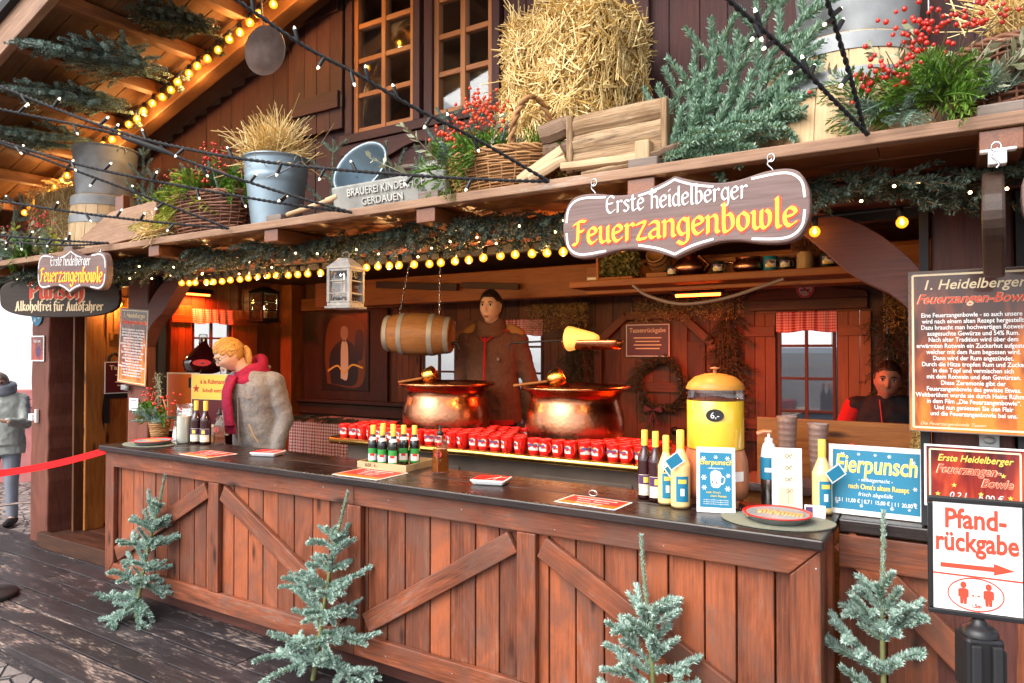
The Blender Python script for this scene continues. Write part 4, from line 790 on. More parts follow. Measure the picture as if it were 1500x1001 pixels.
def rum(label, x, y, h=.25):
    t = thing('spirit_bottle', label, 'bottle', (x, y, 1.05)); b = MB(); z = 1.05
    def sq(pr): 
        for (w0, z0), (w1, z1) in zip(pr[:-1], pr[1:]): b.hexa([[x-w0,y-w0,z+z0],[x+w0,y-w0,z+z0],[x+w0,y+w0,z+z0],[x-w0,y+w0,z+z0],[x-w1,y-w1,z+z1],[x+w1,y-w1,z+z1],[x+w1,y+w1,z+z1],[x-w1,y+w1,z+z1]])
    b.lathe([(.048,.001),(.05,.004),(.047,.10),(.040,.165),(.026,.185),(.019,.19),(.019,.202)], (x, y, z), 4, smooth=False, M4=Matrix.Rotation(R(45-25), 4, 'Z')); b.build('glass_bottle', 'tgl', t, bevel=.004)
    b = MB(); b.lathe([(.042,.008),(.0435,.01),(.041,.10),(.038,.13)], (x, y, z), 4, smooth=False, M4=Matrix.Rotation(R(45-25), 4, 'Z')); b.build('spirit', 'rum', t)
    b = MB(); b.lathe([(.017,.203),(.02,.206),(.018,.222),(.008,.226),(.006,.248),(.004,.255)], (x, y, z), 12); b.build('pourer', 'black', t)
    b = MB(); M4 = Matrix.Translation((x, y, z)) @ Matrix.Rotation(R(20), 4, 'Z') @ Matrix.Translation((0, -.0345, .105)) @ Matrix.Rotation(PI/2-.06, 4, 'X'); b.prism([(.019*math.cos(q), .019*math.sin(q)) for q in np.linspace(0, 2*PI, 25)[:-1]], .0008, M4 @ Matrix.Translation((0,0,.002))); o = b.build('round_label', 'redl', t)
    text('RUM', .015, 'dkprint', M4 @ Matrix.Translation((0, .001, .0025)), o); text('54%', .012, 'dkprint', M4 @ Matrix.Translation((0, -.013, .0025)), o)
rum('square amber rum bottle with pourer right of the cardboard tray', -2.289, 2.964); rum('square amber rum bottle with pourer in front of the woman in the scarf', -4.300, 3.06)
# ------------------------------------------------------------------ dispenser
t = thing('drink_dispenser', 'tall round drink dispenser full of yellow eggnog with a copper coloured base', 'dispenser', (-.835, 3.0, 1.05)); x, y = -.835, 3.0
b = MB(); b.lathe([(.10,.03),(.128,.035),(.138,.08),(.138,.11),(.132,.19),(.120,.225),(.118,.235)], (x, y, 1.05), 36); bs = b.build('base', 'coppl', t, bevel=0)
for a in (-30, -150, 90): b = MB(); q = R(a); b.tube([(x+.10*math.cos(q), y+.10*math.sin(q), 1.05), (x+.105*math.cos(q), y+.105*math.sin(q), 1.09)], .022, 10); b.build('foot', 'coppl', t)
b = MB(); b.lathe([(.116,.238),(.1185,.243),(.1185,.44),(.117,.442)], (x, y, 1.05), 40); b.build('eggnog', 'eggl', t)
b = MB(); b.lathe([(.1187,.443),(.119,.444),(.119,.49),(.1185,.492)], (x, y, 1.05), 40, cap=False); b.build('tank', 'acryl', t)
b = MB(); b.lathe([(.121,.488),(.122,.494),(.112,.515),(.085,.54),(.045,.552),(.012,.556)], (x, y, 1.05), 40); ld = b.build('lid', 'honeyp' if 'honeyp' in M else 'orangelid' if 'orangelid' in M else 'cone', t)
b = MB(); b.lathe([(.008,.556),(.008,.572),(.021,.575),(.02,.581),(.003,.583)], (x, y, 1.05), 14); b.build('knob', 'coppl', ld)
VM = Matrix.Translation((x, y, 1.05)) @ Matrix.Rotation(R(15), 4, 'Z')
b = MB(); M4 = VM @ Matrix.Translation((0, -.1215, .385)) @ Matrix.Rotation(PI/2, 4, 'X'); b.prism([(.036*math.cos(q), .026*math.sin(q)) for q in np.linspace(0, 2*PI, 33)[:-1]], .004, M4); o = b.build('price_sticker', 'dkprint', t); text('6,-', .036, 'whl', M4 @ Matrix.Translation((0, -.012, .001)), o)
for a in (-75, 60): b = MB(); q = R(a); M4 = Matrix.Translation((x, y, 1.05)) @ Matrix.Rotation(q, 4, 'Z'); b.box(.118, .142, -.018, .018, .16, .245, M4=M4); b.build('clasp', 'coppl', t, bevel=.006)
b = MB(); M4 = Matrix.Translation((x, y, 1.05)) @ Matrix.Rotation(R(52), 4, 'Z') @ Matrix.Translation((0, -.1375, .135)) @ Matrix.Rotation(PI/2, 4, 'X'); b.box(-.035, .035, -.02, .02, 0, .002, M4=M4); b.build('rating_plate', 'paper', t)
# ------------------------------------------------------------------ small things on the counter
def placemat(label, x, y, rx, ry, rz=0):
    b = MB(); b.prism([(rx*math.cos(q)*(1+.04*math.sin(3*q)), ry*math.sin(q)) for q in np.linspace(0, 2*PI, 41)[:-1]], .004, flat(x, y, 1.0555, rz)); tag(b.build('placemat', 'mat', origin=(x, y, 1.05)), label, 'placemat')
placemat('olive grey oval placemat under the plate of biscuits at the right end', -.545, 2.80, .205, .145, 10); placemat('pale olive oval placemat under the plate at the left end of the counter', -4.72, 2.80, .22, .14)
def plate(label, x, y, n=16, r=.125):
    t = thing('biscuit_plate', label, 'plate', (x, y, 1.056)); b = MB(); b.lathe([(.085,0),(.095,.001),(r-.01,.022),(r,.027)], (x, y, 1.056), 36); b.build('plate', 'zinc', t)
    b = MB(); b.lathe([(r,.027),(r+.002,.031),(r-.008,.030),(.09,.012)], (x, y, 1.056), 36, cap=False); b.build('red_rim', 'red', t); b = MB(); b.lathe([(.09,.0122),(.001,.0115)], (x, y, 1.056), 30, cap=False); b.build('well', 'paper', t)
    for i in range(n):
        b = MB(); a = (i-n/2)/n*.16; q = Matrix.Translation((x+a, y+random.uniform(-.012,.012), 1.072)) @ Matrix.Rotation(R(14), 4, 'Z') @ Matrix.Rotation(R(-22), 4, 'Y'); b.lathe([(.001,0),(.030,0),(.033,.003),(.030,.006),(.001,.0065)], n=12, M4=q @ Matrix.Diagonal((1,1.3,1,1))); o = b.build('biscuit', 'bisc', origin=(x+a, y, 1.072)); tag(o, 'brown ginger biscuit fanned out on the ' + ('right' if x > -2 else 'left') + ' red rimmed plate', 'biscuit', 'biscuits on the plates')
    return t
plate('red rimmed plate of biscuits on the right placemat beside the flyer stand', -.545, 2.80, 12); plate('red rimmed plate of biscuits on the left placemat near the red ribbon', -4.67, 2.80, 9, .13)
def menu(label, x, y, w, h, rz, ring=False):
    t = thing('menu_card', label, 'menu', (x, y, 1.051)); M4 = flat(x, y, 1.0525, rz); b = MB(); b.box(-w/2, w/2, -h/2, h/2, -.0015, 0, M4=M4); b.build('card', 'paper', t)
    b = MB(); b.box(-w/2+.008, w/2-.008, -h/2+.008, h/2-.008, .0002, .0008, M4=M4); b.build('print', 'orangep', t); b = MB(); b.box(-w/2+.016, w/2-.016, -h/2+.055, h/2-.016, .001, .0013, M4=M4); b.build('print', 'redt', t)
    for i, (s_, sz) in enumerate((('Feuerzangenbowle', .026), ('Glühwein   Eierpunsch', .017), ('Punsch alkoholfrei', .017), ('0,2 l   6,00 €', .02))): text(s_, sz, 'whl', M4 @ Matrix.Translation((0, h/2-.055-i*.036, .0016)), t, ext=.0002)
    if ring: b = MB(); b.tube([(x-w*.15+.02*math.cos(q), y+h/2+.005, 1.07+.012*math.sin(q)) for q in np.linspace(0, 2*PI, 15)], .0025, 6); b.build('ring', 'steel', t)
menu('orange menu card lying flat near the woman in the scarf', -3.945, 2.73, .30, .21, -2); menu('red and white menu card in front of the cardboard tray', -2.585, 2.745, .32, .24, 0); menu('orange menu card with a metal ring in front of the dark wine bottles', -1.285, 2.735, .29, .17, -3, True)
def cashtray(label, x, y, rz):
    t = thing('cash_tray', label, 'tray', (x, y, 1.05)); M4 = flat(x, y, 1.051, rz); b = MB()
    b.hexa(tf([[-.075,-.06,0],[.075,-.06,0],[.075,.06,0],[-.075,.06,0],[-.09,-.072,.024],[.09,-.072,.024],[.09,.072,.024],[-.09,.072,.024]], M4)); b.build('tray', 'whitep', t, bevel=.006)
    b = MB(); b.prism([(-.08,-.06),(.08,-.06),(.08,.06),(-.08,.06)], .001, M4 @ Matrix.Translation((0,0,.0262))); b.build('red_print', 'red', t); b = MB(); strip([(-.01,-.058),(.02,0),(.075,.02)], .006, M4, b, 0, .027); strip([(.03,-.055),(.04,.05)], .005, M4, b, 0, .0274); b.build('white_stripes', 'whl', t)
cashtray('white cash tray with a red insert near the woman in the scarf', -3.59, 2.90, 20); cashtray('white cash tray with a red insert right of the square rum bottle', -1.90, 2.87, 15)
def leaning(label, cat, nm, x, y, w, h, rz, tilt, mat, group=None, z=1.05, t_=.004):
    t = thing(nm, label, cat, (x, y, z), group); M4 = Matrix.Translation((x, y, z)) @ Matrix.Rotation(R(rz), 4, 'Z') @ Matrix.Rotation(R(90-tilt), 4, 'X'); b = MB(); b.box(-w/2, w/2, .001, h, -t_, 0, M4=M4); b.build('board', mat, t, bevel=.001); return t, M4
def snow(M4, x, y, r, par, mat='whl', z=.0016):
    b = MB()
    for k in range(3):
        a = k*PI/3; d_ = np.array([math.cos(a), math.sin(a)])*r; strip([(x-d_[0], y-d_[1]), (x, y), (x+d_[0], y+d_[1])], r*.2, M4, b, 0, z+k*.0001)
        for sg in (1, -1):
            for s2 in (.5, -.5): e_ = np.array([math.cos(a+s2), math.sin(a+s2)])*r*.4; q = sg*d_*.55; strip([(x+q[0], y+q[1]), (x+q[0]+sg*e_[0]*.5, y+q[1]+sg*e_[1]*.5), (x+q[0]+sg*e_[0], y+q[1]+sg*e_[1])], r*.15, M4, b, 0, z+.0004)
    b.build('snowflake_print', mat, par)
t, M4 = leaning('white and turquoise leaflet with a punch mug leaning on the dispenser', 'leaflet', 'leaflet_stand', -.782, 2.815, .15, .262, 16, 6, 'paper')
b = MB(); b.box(-.062, .062, .022, .24, .0003, .0008, M4=M4); b.build('print', 'blue', t); text('Eierpunsch', .030, 'yell', M4 @ Matrix.Translation((0, .192, .0012)), t, bold=.012, shear=.1); text('- selbstgemacht -', .010, 'whl', M4 @ Matrix.Translation((0, .175, .0012)), t)
b = MB(); mp = [(-.022,.155),(-.018,.108),(-.010,.10),(.010,.10),(.018,.108),(.022,.155)]; b.prism(mp, .0005, M4 @ Matrix.Translation((0,0,.0016))); b.prism([(.020*math.cos(q)+.0, .157+.012*abs(math.sin(q))) for q in np.linspace(0, PI, 12)], .0005, M4 @ Matrix.Translation((0,0,.0018))); strip([(.021,.148),(.034,.14),(.030,.12),(.019,.116)], .004, M4, b, 0, .0014); b.build('mug_print', 'whl', t)
text('0,2 l', .013, 'dkprint', M4 @ Matrix.Translation((0, .137, .0024)), t); text('€ 6,-', .017, 'dkprint', M4 @ Matrix.Translation((0, .116, .0024)), t); text('nach Oma\'s', .012, 'yell', M4 @ Matrix.Translation((-.01, .078, .0012)), t); text('altem Rezept', .012, 'yell', M4 @ Matrix.Translation((.01, .064, .0012)), t)
for q in range(3): text('mit Sahne und Zimt aus eigener Küche', .0062, 'whl', M4 @ Matrix.Translation((0, .050-q*.008, .0012)), t)
for x, y, r_ in ((-.048,.215,.010),(.045,.218,.009),(.0,.222,.008),(-.046,.14,.011),(.048,.15,.009),(-.045,.10,.010),(.046,.098,.011)): snow(M4, x, y, r_, t)
t, M4 = leaning('tall white flyer stand with cream price lists behind the plate of biscuits', 'flyer stand', 'flyer_stand', -.545, 3.0, .115, .255, 14, 4, 'whitep')
for i in range(4): b = MB(); b.box(-.035, .036, .20-i*.047-(.07 if i == 3 else 0), .243-i*.047, .0004, .0012, M4=M4); b.build('cream_slip', 'cream', t); b = MB(); strip([(.008+.012*math.cos(q), .222-i*.047+.007*math.sin(2*q)) for q in np.linspace(0, 5.5, 10)], .003, M4, b, 0, .0017); b.build('scribble_print', 'grey', t)
b = MB(); 
for i in range(7): b.box(-.028+i*.008, -.025+i*.008, .03, .095, .0014, .0018, M4=M4)
b.build('text_lines_print', 'oak', t)
t, M4 = leaning('small white card lying against the yellow bottle by the plate', 'card', 'card', -.43, 2.93, .075, .05, 10, 8, 'paper'); b = MB(); b.box(-.034, -.008, .008, .042, .0004, .001, M4=M4); b.build('print', 'purple', t)
x, y = -.628, 3.06; t = thing('soap_dispenser', 'silver and blue pump bottle of hand sanitiser left of the flyer stand', 'pump bottle', (x, y, 1.05))
b = MB(); b.lathe([(.028,.001),(.032,.004),(.033,.15),(.033,.20)], (x, y, 1.05), 24); b.build('body', 'steel', t); b = MB(); b.lathe([(.0335,.115),(.0338,.117),(.0338,.205),(.0335,.207)], (x, y, 1.05), 24, cap=False); lb = b.build('label', 'blue', t); M4 = Matrix.Translation((x, y, 1.05)) @ Matrix.Rotation(R(14), 4, 'Z') @ Matrix.Translation((0,-.0345,.155)) @ Matrix.Rotation(PI/2, 4, 'X'); b = MB(); b.box(-.018,.018,-.008,.01,-.002,0,M4=M4); b.build('label_print', 'paper', lb)
b = MB(); b.lathe([(.033,.20),(.030,.235),(.024,.26),(.016,.268),(.016,.285),(.006,.287),(.006,.31)], (x, y, 1.05), 20); b.build('shoulder', 'whitep', t); b = MB(); b.tube([(x+.012,y,1.362),(x-.02,y-.004,1.362),(x-.045,y-.01,1.35)], .009, 8); b.build('pump', 'coppl', t)
# jar, leaflet holder at the left end
x, y = -4.575, 2.975; t = thing('glass_jar', 'tall glass jar half full of milky liquid at the left end', 'jar', (x, y, 1.05)); b = MB(); b.lathe([(.04,.001),(.05,.004),(.052,.02),(.052,.26),(.054,.27),(.056,.275)], (x, y, 1.05), 28, cap=False); b.build('jar', 'tgl', t); b = MB(); b.lathe([(.047,.006),(.048,.01),(.048,.19),(.047,.192)], (x, y, 1.05), 28); b.build('liquid', 'milk', t)
t, M4 = leaning('clear leaflet holder with cream leaflets beside the flower basket', 'leaflet holder', 'leaflet_holder', -4.70, 3.02, .13, .24, 25, 14, 'acryl'); b = MB(); b.box(-.055, .055, .02, .21, -.012, -.006, M4=M4); b.build('leaflet', 'cream', t)
M['orangelid'] = plain('orange_plastic', (.60,.27,.045), .4); ld.data.materials[0] = M['orangelid']
# ------------------------------------------------------------------ behind the right end
t = thing('sink_unit', 'stainless steel sink unit with an orange splashboard behind the flyer stand', 'sink', (-.3, 3.8, .12)); b = MB(); b.box(-.82, .55, 3.30, 3.62, 1.06, 1.10); b.build('worktop', 'steel', t, bevel=.004); b = MB(); b.box(-.80, .55, 3.34, 3.62, .12, 1.055); b.build('cabinet', 'honey', t, bevel=.004); b = MB(); b.box(-.80, .55, 3.625, 3.65, 1.0, 1.37); b.build('splashboard', 'honey', t, bevel=.004)
b = MB(); b.box(-.70, -.30, 3.285, 3.299, 1.10, 1.14); b.build('raised_edge', 'steel', t)
def cupstack(label, x, y, h, mat, n=7):
    t = thing('plastic_cup', label, 'cups', (x, y, 1.10)); b = MB(); pr = [(.032,.001)]
    for i in range(n): z = h*(.35+.65*i/n); pr += [(.032+.012*z/h, z), (.034+.012*z/h, z+.004), (.033+.012*z/h, z+.006)]
    pr += [(.047,h),(.044,h)]; b.lathe(pr, (x, y, 1.10), 24); b.build('cup', mat, t); return t
M['cupp'] = plain('clouded_plastic', (.42,.30,.26), .25, trans=.35); cupstack('stack of clouded plastic cups by the sink left of the grey stack', -.62, 3.42, .30, 'cupp'); cupstack('shorter stack of clear plastic cups by the sink', -.49, 3.44, .27, 'cupp')
t = thing('syrup_bottle', 'small amber syrup bottle with a red cap behind the blue poster', 'bottle', (-.345, 3.42, 1.10)); b = MB(); b.lathe(cr([(.02,.001),(.03,.004),(.03,.09),(.014,.13),(.012,.155)], 2), (-.345, 3.42, 1.10), 18); b.build('body', 'rum', t); b = MB(); b.lathe([(.015,.155),(.016,.158),(.016,.185),(.013,.19)], (-.345, 3.42, 1.10), 14); b.build('cap', 'red', t)
b = MB(); b.ball((-.44, 3.40, 1.15), .045, 16); b.lathe([(.025,0),(.03,.004),(.02,.02)], (-.44, 3.40, 1.10), 16); tag(b.build('sugar_pot', 'copper', origin=(-.44,3.4,1.1)), 'small round copper pot beside the red capped syrup bottle', 'pot')
b = MB(); 
for k in range(2600):
    z = random.random()**.8; r_ = .062*(1-z*.93); a = random.random()*2*PI; 
    b.add([(-.085+r_*math.cos(a)+random.uniform(-.012,.012), 3.36+r_*math.sin(a)+random.uniform(-.012,.012), 1.10+.40*z+random.uniform(-.01,.01)) for _ in range(4)], [[0,1,2,3]]) if False else None
P = np.c_[rng.random(2600), rng.random(2600)*2*PI]; z = P[:,0]**.8; r_ = .064*(1-z*.93); pos = np.c_[-.085+r_*np.cos(P[:,1]), 3.36+r_*np.sin(P[:,1]), 1.10+.40*z]
straws(b, pos, rng.normal(0,1,(2600,3)), np.full(2600,.018), .0013); b.lathe([(.06,.002),(.002,.40)], (-.085,3.36,1.10), 16); tag(b.build('tinsel_cone', 'tinsel', origin=(-.085,3.36,1.1)), 'gold tinsel Christmas cone behind the blue poster', 'tinsel cone')
# ------------------------------------------------------------------ signs
def hook(mb, x, y, z0, z1):
    zm = (z0+z1)/2; mb.tube([(x+.012*math.cos(q), y, z1-.014+.014*math.sin(q)) for q in np.linspace(0, 2*PI, 13)], .0025, 5); mb.tube(cr([(x, y, z0), (x+.006, y, z0+.012), (x-.012, y, zm), (x+.004, y, z1-.018)], 3), .003, 5)
def house_sign(label, x, y, z, rz=0, ry=0, hooks=True):
    t = thing('hanging_sign', label, 'sign', (x, y, z), 'scalloped wooden house signs'); M4 = front(x, y, z, rz, ry)
    q = [(-.457,0),(-.452,.05),(-.425,.105),(-.38,.124),(-.31,.122),(-.23,.106),(-.16,.104),(-.09,.118),(-.04,.134),(0,.150)]; q = [tuple(p) for p in cr(q, 3)]
    top = q + [(-a, b) for a, b in q[::-1][1:]]; out = top + [(a, -b) for a, b in top[::-1][1:-1]]; out = [p for i, p in enumerate(out) if i == 0 or math.dist(p, out[i-1]) > 1e-4][::-1]
    mb = MB(); mb.prism(out, .045, M4); mb.build('board', 'sign', t, bevel=.006); mb = MB()
    blackletter('Erste Heidelberger', .043, M4 @ Matrix.Translation((-.005, .040, 0)), mb, 0, .17, fit=.53, thick=.045); mb.build('lettering', 'whl', t)
    mb = MB(); blackletter('Feuerzangenbowle', .060, M4 @ Matrix.Translation((.006, -.070, 0)), mb, 0, .36, fit=.83, z=.0008, thick=.20, off=(.002,-.001)); mb.build('lettering_shadow', 'redl', t)
    mb = MB(); blackletter('Feuerzangenbowle', .060, M4 @ Matrix.Translation((.006, -.070, 0)), mb, 0, .22, fit=.83, z=.0030, thick=.05); mb.build('lettering', 'yell', t)
    mb = MB()
    for sx_ in (1, -1):
        for sy_ in (1, -1):
            strip([(sx_*a, sy_*b) for a, b in ((-.440,.02),(-.432,.07),(-.405,.100),(-.36,.110),(-.27,.103))], .008, M4, mb, 0, .001); strip([(sx_*a, sy_*b) for a, b in ((-.14,.092),(-.08,.105),(-.035,.12),(0,.136))], .008, M4, mb, 0, .0012 if sx_ > 0 else .0014)
    for p in (mb,): pass
    mb.build('border_pattern', 'whl', t)
    if hooks:
        for dx in (-.33, .33):
            b = MB(); p = M4 @ Vector((dx, .118, -.02)); hook(b, p.x, p.y, p.z, 2.372); b.build('hook', 'steel', t)
    return t
house_sign('large scalloped wooden sign with yellow lettering hung from the canopy edge over the counter', -.825, 2.45, 2.187)
house_sign('scalloped wooden sign with yellow lettering hanging at the left end of the canopy', -5.055, 2.44, 2.245, 0, 3.2)
house_sign('scalloped wooden sign at the right picture edge showing only its rounded end', .645, 2.40, 2.13)
sg = thing('hanging_sign', 'wooden sign seen edge on in front of the long recipe board', 'sign', (.135, 2.62, 2.09)); b = MB(); M4 = front(.135, 2.62, 2.09, 87)
out = [(.29*math.cos(q)*(1 if abs(math.cos(q)) > .3 else 1), .15*math.sin(q)*(1+.08*math.cos(4*q))) for q in np.linspace(0, 2*PI, 41)[:-1]]; b.prism(out, .055, M4 @ Matrix.Translation((0, 0, .027))); b.build('board', 'signd', sg, bevel=.008)
b = MB(); hook(b, .132, 2.42, 2.225, 2.30); b.build('hook', 'steel', sg); b = MB(); strip([(.24*math.cos(q), .12*math.sin(q)) for q in np.linspace(0, 2*PI, 20)], .012, M4, b, 0, .029); b.build('border_pattern', 'yell', sg)
t = thing('hanging_sign', 'dark pill shaped wooden sign reading Punsch behind the left scalloped sign', 'sign', (-5.94, 2.79, 2.13)); M4 = front(-5.94, 2.79, 2.13, 31.8)
out = cr([(.475*math.copysign(abs(math.cos(q))**.75, math.cos(q)), .162*math.copysign(abs(math.sin(q))**.6, math.sin(q))*(1+.10*math.cos(2*q+PI)*0)) for q in np.linspace(0, 2*PI, 33)], 2)[:-1]
b = MB(); b.prism(out, .04, M4); b.build('board', 'signd', t, bevel=.006); b = MB(); blackletter('Punsch', .085, M4 @ Matrix.Translation((-.02, -.012, 0)), b, 0, .40, fit=.44, z=.0008, thick=.2); b.build('lettering_shadow', 'crm', t)
b = MB(); blackletter('Punsch', .085, M4 @ Matrix.Translation((-.025, -.010, 0)), b, 0, .30, fit=.44, z=.003, thick=.1); b.build('lettering', 'redl', t); b = MB(); blackletter('Alkoholfrei für Autofahrer', .046, M4 @ Matrix.Translation((.0, -.108, 0)), b, 0, .22, fit=.70, thick=.08); b.build('lettering', 'crm', t)
for dx in (-.3, .3): p = M4 @ Vector((dx, .15, -.02)); b = MB(); b.tube([(p.x, p.y, p.z-.02), (p.x, p.y, 2.365)], .004, 5); b.build('chain', 'steel', t)
def flamemat(name, dark, mid, hot):
    m, nt, p = newmat(name); N = nt.nodes.new; at = N('ShaderNodeAttribute'); at.attribute_name = 'gc'; mp = N('ShaderNodeMapping'); mp.inputs['Scale'].default_value = (9, 2.2, 1); lk(nt, at.outputs['Vector'], mp.inputs[0]); n = N('ShaderNodeTexNoise'); n.inputs['Scale'].default_value = 1.3; n.inputs['Detail'].default_value = 3; n.inputs['Distortion'].default_value = 1.2; lk(nt, mp.outputs[0], n.inputs['Vector'])
    sp = N('ShaderNodeSeparateXYZ'); lk(nt, at.outputs['Vector'], sp.inputs[0]); a = N('ShaderNodeMath'); a.operation = 'MULTIPLY_ADD'; a.inputs[1].default_value = -.95; a.inputs[2].default_value = .105; lk(nt, sp.outputs[1], a.inputs[0]); s_ = N('ShaderNodeMath'); s_.operation = 'ADD'; lk(nt, n.outputs['Fac'], s_.inputs[0]); lk(nt, a.outputs[0], s_.inputs[1])
    r = N('ShaderNodeValToRGB'); e = r.color_ramp.elements; e[0].position = .42; e[0].color = c4(dark); e[1].position = .86; e[1].color = c4(hot); x = e.new(.62); x.color = c4(mid); lk(nt, s_.outputs[0], r.inputs[0]); lk(nt, r.outputs[0], p.inputs['Base Color']); p.inputs['Roughness'].default_value = .25; p.inputs['Coat Weight'].default_value = .4; return m
M['flame'] = flamemat('recipe_print', (.055,.014,.009), (.24,.045,.014), (.78,.22,.025)); M['flamer'] = flamemat('price_print', (.07,.010,.012), (.28,.025,.018), (.60,.09,.03))
def gcbox(mb, x0, x1, y0, y1, z0, z1, M4):
    P = np.array([[x0,y0,z0],[x1,y0,z0],[x1,y1,z0],[x0,y1,z0],[x0,y0,z1],[x1,y0,z1],[x1,y1,z1],[x0,y1,z1]], float); mb.add(tf(P, M4), [[0,3,2,1],[4,5,6,7],[0,1,5,4],[1,2,6,5],[2,3,7,6],[3,0,4,7]], 0, False, P)
RECIPE = 'Eine Feuerzangenbowle - so auch unsere -\nwird nach einem alten Rezept hergestellt.\nDazu braucht man hochwertigen Rotwein,\nausgesuchte Gewürze und 54% Rum.\nNach alter Tradition wird über dem\nerwärmten Rotwein ein Zuckerhut aufgestellt,\nwelcher mit dem Rum begossen wird.\nDann wird der Rum angezündet.\nDurch die Hitze tropfen Rum und Zucker\nin den Topf und vermischen sich\nmit dem Rotwein und den Gewürzen.\nDiese Zeremonie gibt der\nFeuerzangenbowle das gewisse Etwas.\nWeltberühmt wurde sie durch Heinz Rühmann\nin dem Film „Die Feuerzangenbowle“.\nUnd nun geniessen Sie den Flair\nund die Feuerzangenbowle bei uns.'
rs = thing('recipe_board', 'brown and orange recipe board with white text on the right post', 'sign board', (.085, 2.93, 1.70), 'printed recipe boards'); M4 = front(.085, 2.93, 1.70); b = MB(); gcbox(b, -.194, .194, -.290, .290, -.004, 0, M4); b.build('board', 'flame', rs)
b = MB()
for a in (((-.180,-.275),(.180,-.275)), ((.180,-.275),(.180,.275)), ((.180,.275),(-.180,.275)), ((-.180,.275),(-.180,-.275))): strip([a[0], tuple((np.array(a[0])+a[1])/2), a[1]], .007, M4, b, 0, .0006+random.random()*.0003)
b.build('border_pattern', 'crm', rs)
b = MB()
for a in (((-.192,-.288),(.192,-.288)), ((.192,-.288),(.192,.288)), ((.192,.288),(-.192,.288)), ((-.192,.288),(-.192,-.288))): strip([a[0], tuple((np.array(a[0])+a[1])/2), a[1]], .004, M4, b, 0, .0006+random.random()*.0003)
b.build('edge_trim', 'grey', rs)
text('1. Heidelberger', .050, 'crm', M4 @ Matrix.Translation((0, .222, .001)), rs, shear=.25, bold=.012, fit=.30); text('Feuerzangen-Bowle', .046, 'crm', M4 @ Matrix.Translation((0, .172, .0008)), rs, shear=.35, bold=.035, fit=.341); text('Feuerzangen-Bowle', .046, 'redl', M4 @ Matrix.Translation((0, .172, .0022)), rs, shear=.35, bold=.016, fit=.335)
text(RECIPE, .0222, 'whl', M4 @ Matrix.Translation((0, .122, .001)), rs, bold=.014, fit=.345, space=.99)
text('Die Feuerzangenbowle Tassen', .016, 'crm', M4 @ Matrix.Translation((-.16, -.265, .001)), rs, align='LEFT', shear=.4)
dup(rs, (-5.275, 3.0, 1.735), 0, 'recipe board with white text hanging crooked on the post left of the woman', rot=(0, R(4), 0))
t = thing('price_sign', 'dark red price sign with gold lettering below the recipe board', 'sign', (.088, 2.965, 1.25)); M4 = front(.088, 2.965, 1.25); b = MB(); b.box(-.152, .152, -.112, .112, -.006, 0, M4=M4); b.build('frame', 'paper', t); b = MB(); gcbox(b, -.145, .145, -.105, .105, .0003, .001, M4); b.build('print', 'flamer', t); b = MB()
for a in (((-.134,-.095),(.134,-.095)), ((.134,-.095),(.134,.095)), ((.134,.095),(-.134,.095)), ((-.134,.095),(-.134,-.095))): strip([a[0], tuple((np.array(a[0])+a[1])/2), a[1]], .006, M4, b, 0, .0016+random.random()*.0003)
b.build('border_pattern', 'crm', t); text('Erste Heidelberger', .034, 'gold', M4 @ Matrix.Translation((.0, .055, .0015)), t, shear=.3, bold=.012, fit=.225); text('Feuerzangen-', .042, 'crm', M4 @ Matrix.Translation((-.02, .012, .0012)), t, shear=.35, bold=.045, fit=.196); text('Bowle', .040, 'crm', M4 @ Matrix.Translation((.065, -.028, .0012)), t, shear=.35, bold=.045, fit=.095); text('Feuerzangen-', .042, 'redl', M4 @ Matrix.Translation((-.02, .012, .0024)), t, shear=.35, bold=.015, fit=.19); text('Bowle', .040, 'redl', M4 @ Matrix.Translation((.065, -.028, .0024)), t, shear=.35, bold=.015, fit=.09); text('0,2 l', .030, 'whl', M4 @ Matrix.Translation((-.05, -.075, .0015)), t, shear=.2); text('6,00 €', .028, 'whl', M4 @ Matrix.Translation((.05, -.075, .0015)), t)
b = MB()
for x, y in ((-.06,-.03),(.085,.015),(-.11,-.065),(.105,-.06),(.02,-.055)): b.prism([((.009 if k % 2 == 0 else .0036)*math.sin(k*PI/5)+x, (.009 if k % 2 == 0 else .0036)*math.cos(k*PI/5)+y) for k in range(10)][::-1], .0006, M4 @ Matrix.Translation((0,0,.0022)))
b.build('star_print', 'gold', t)
b = MB(); b.box(.105, .165, 2.99, 3.015, 1.36, 1.41); b.ball((.135, 2.985, 1.385), .016, 10, sc=(1.2,.6,.8)); b.build('latch', 'zinc', st, bevel=.003)
b = MB(); b.box(-5.44, -5.38, 3.0, 3.035, 1.40, 1.44); b.ball((-5.36, 3.0, 1.415), .022, 10); b.build('latch', 'zinc', st, bevel=.003)
b = MB(); b.box(.095, .185, 2.47, 2.50, 2.285, 2.294); b.box(.115, .160, 2.46, 2.50, 2.245, 2.284); b.build('motion_sensor', 'white', st, bevel=.004)
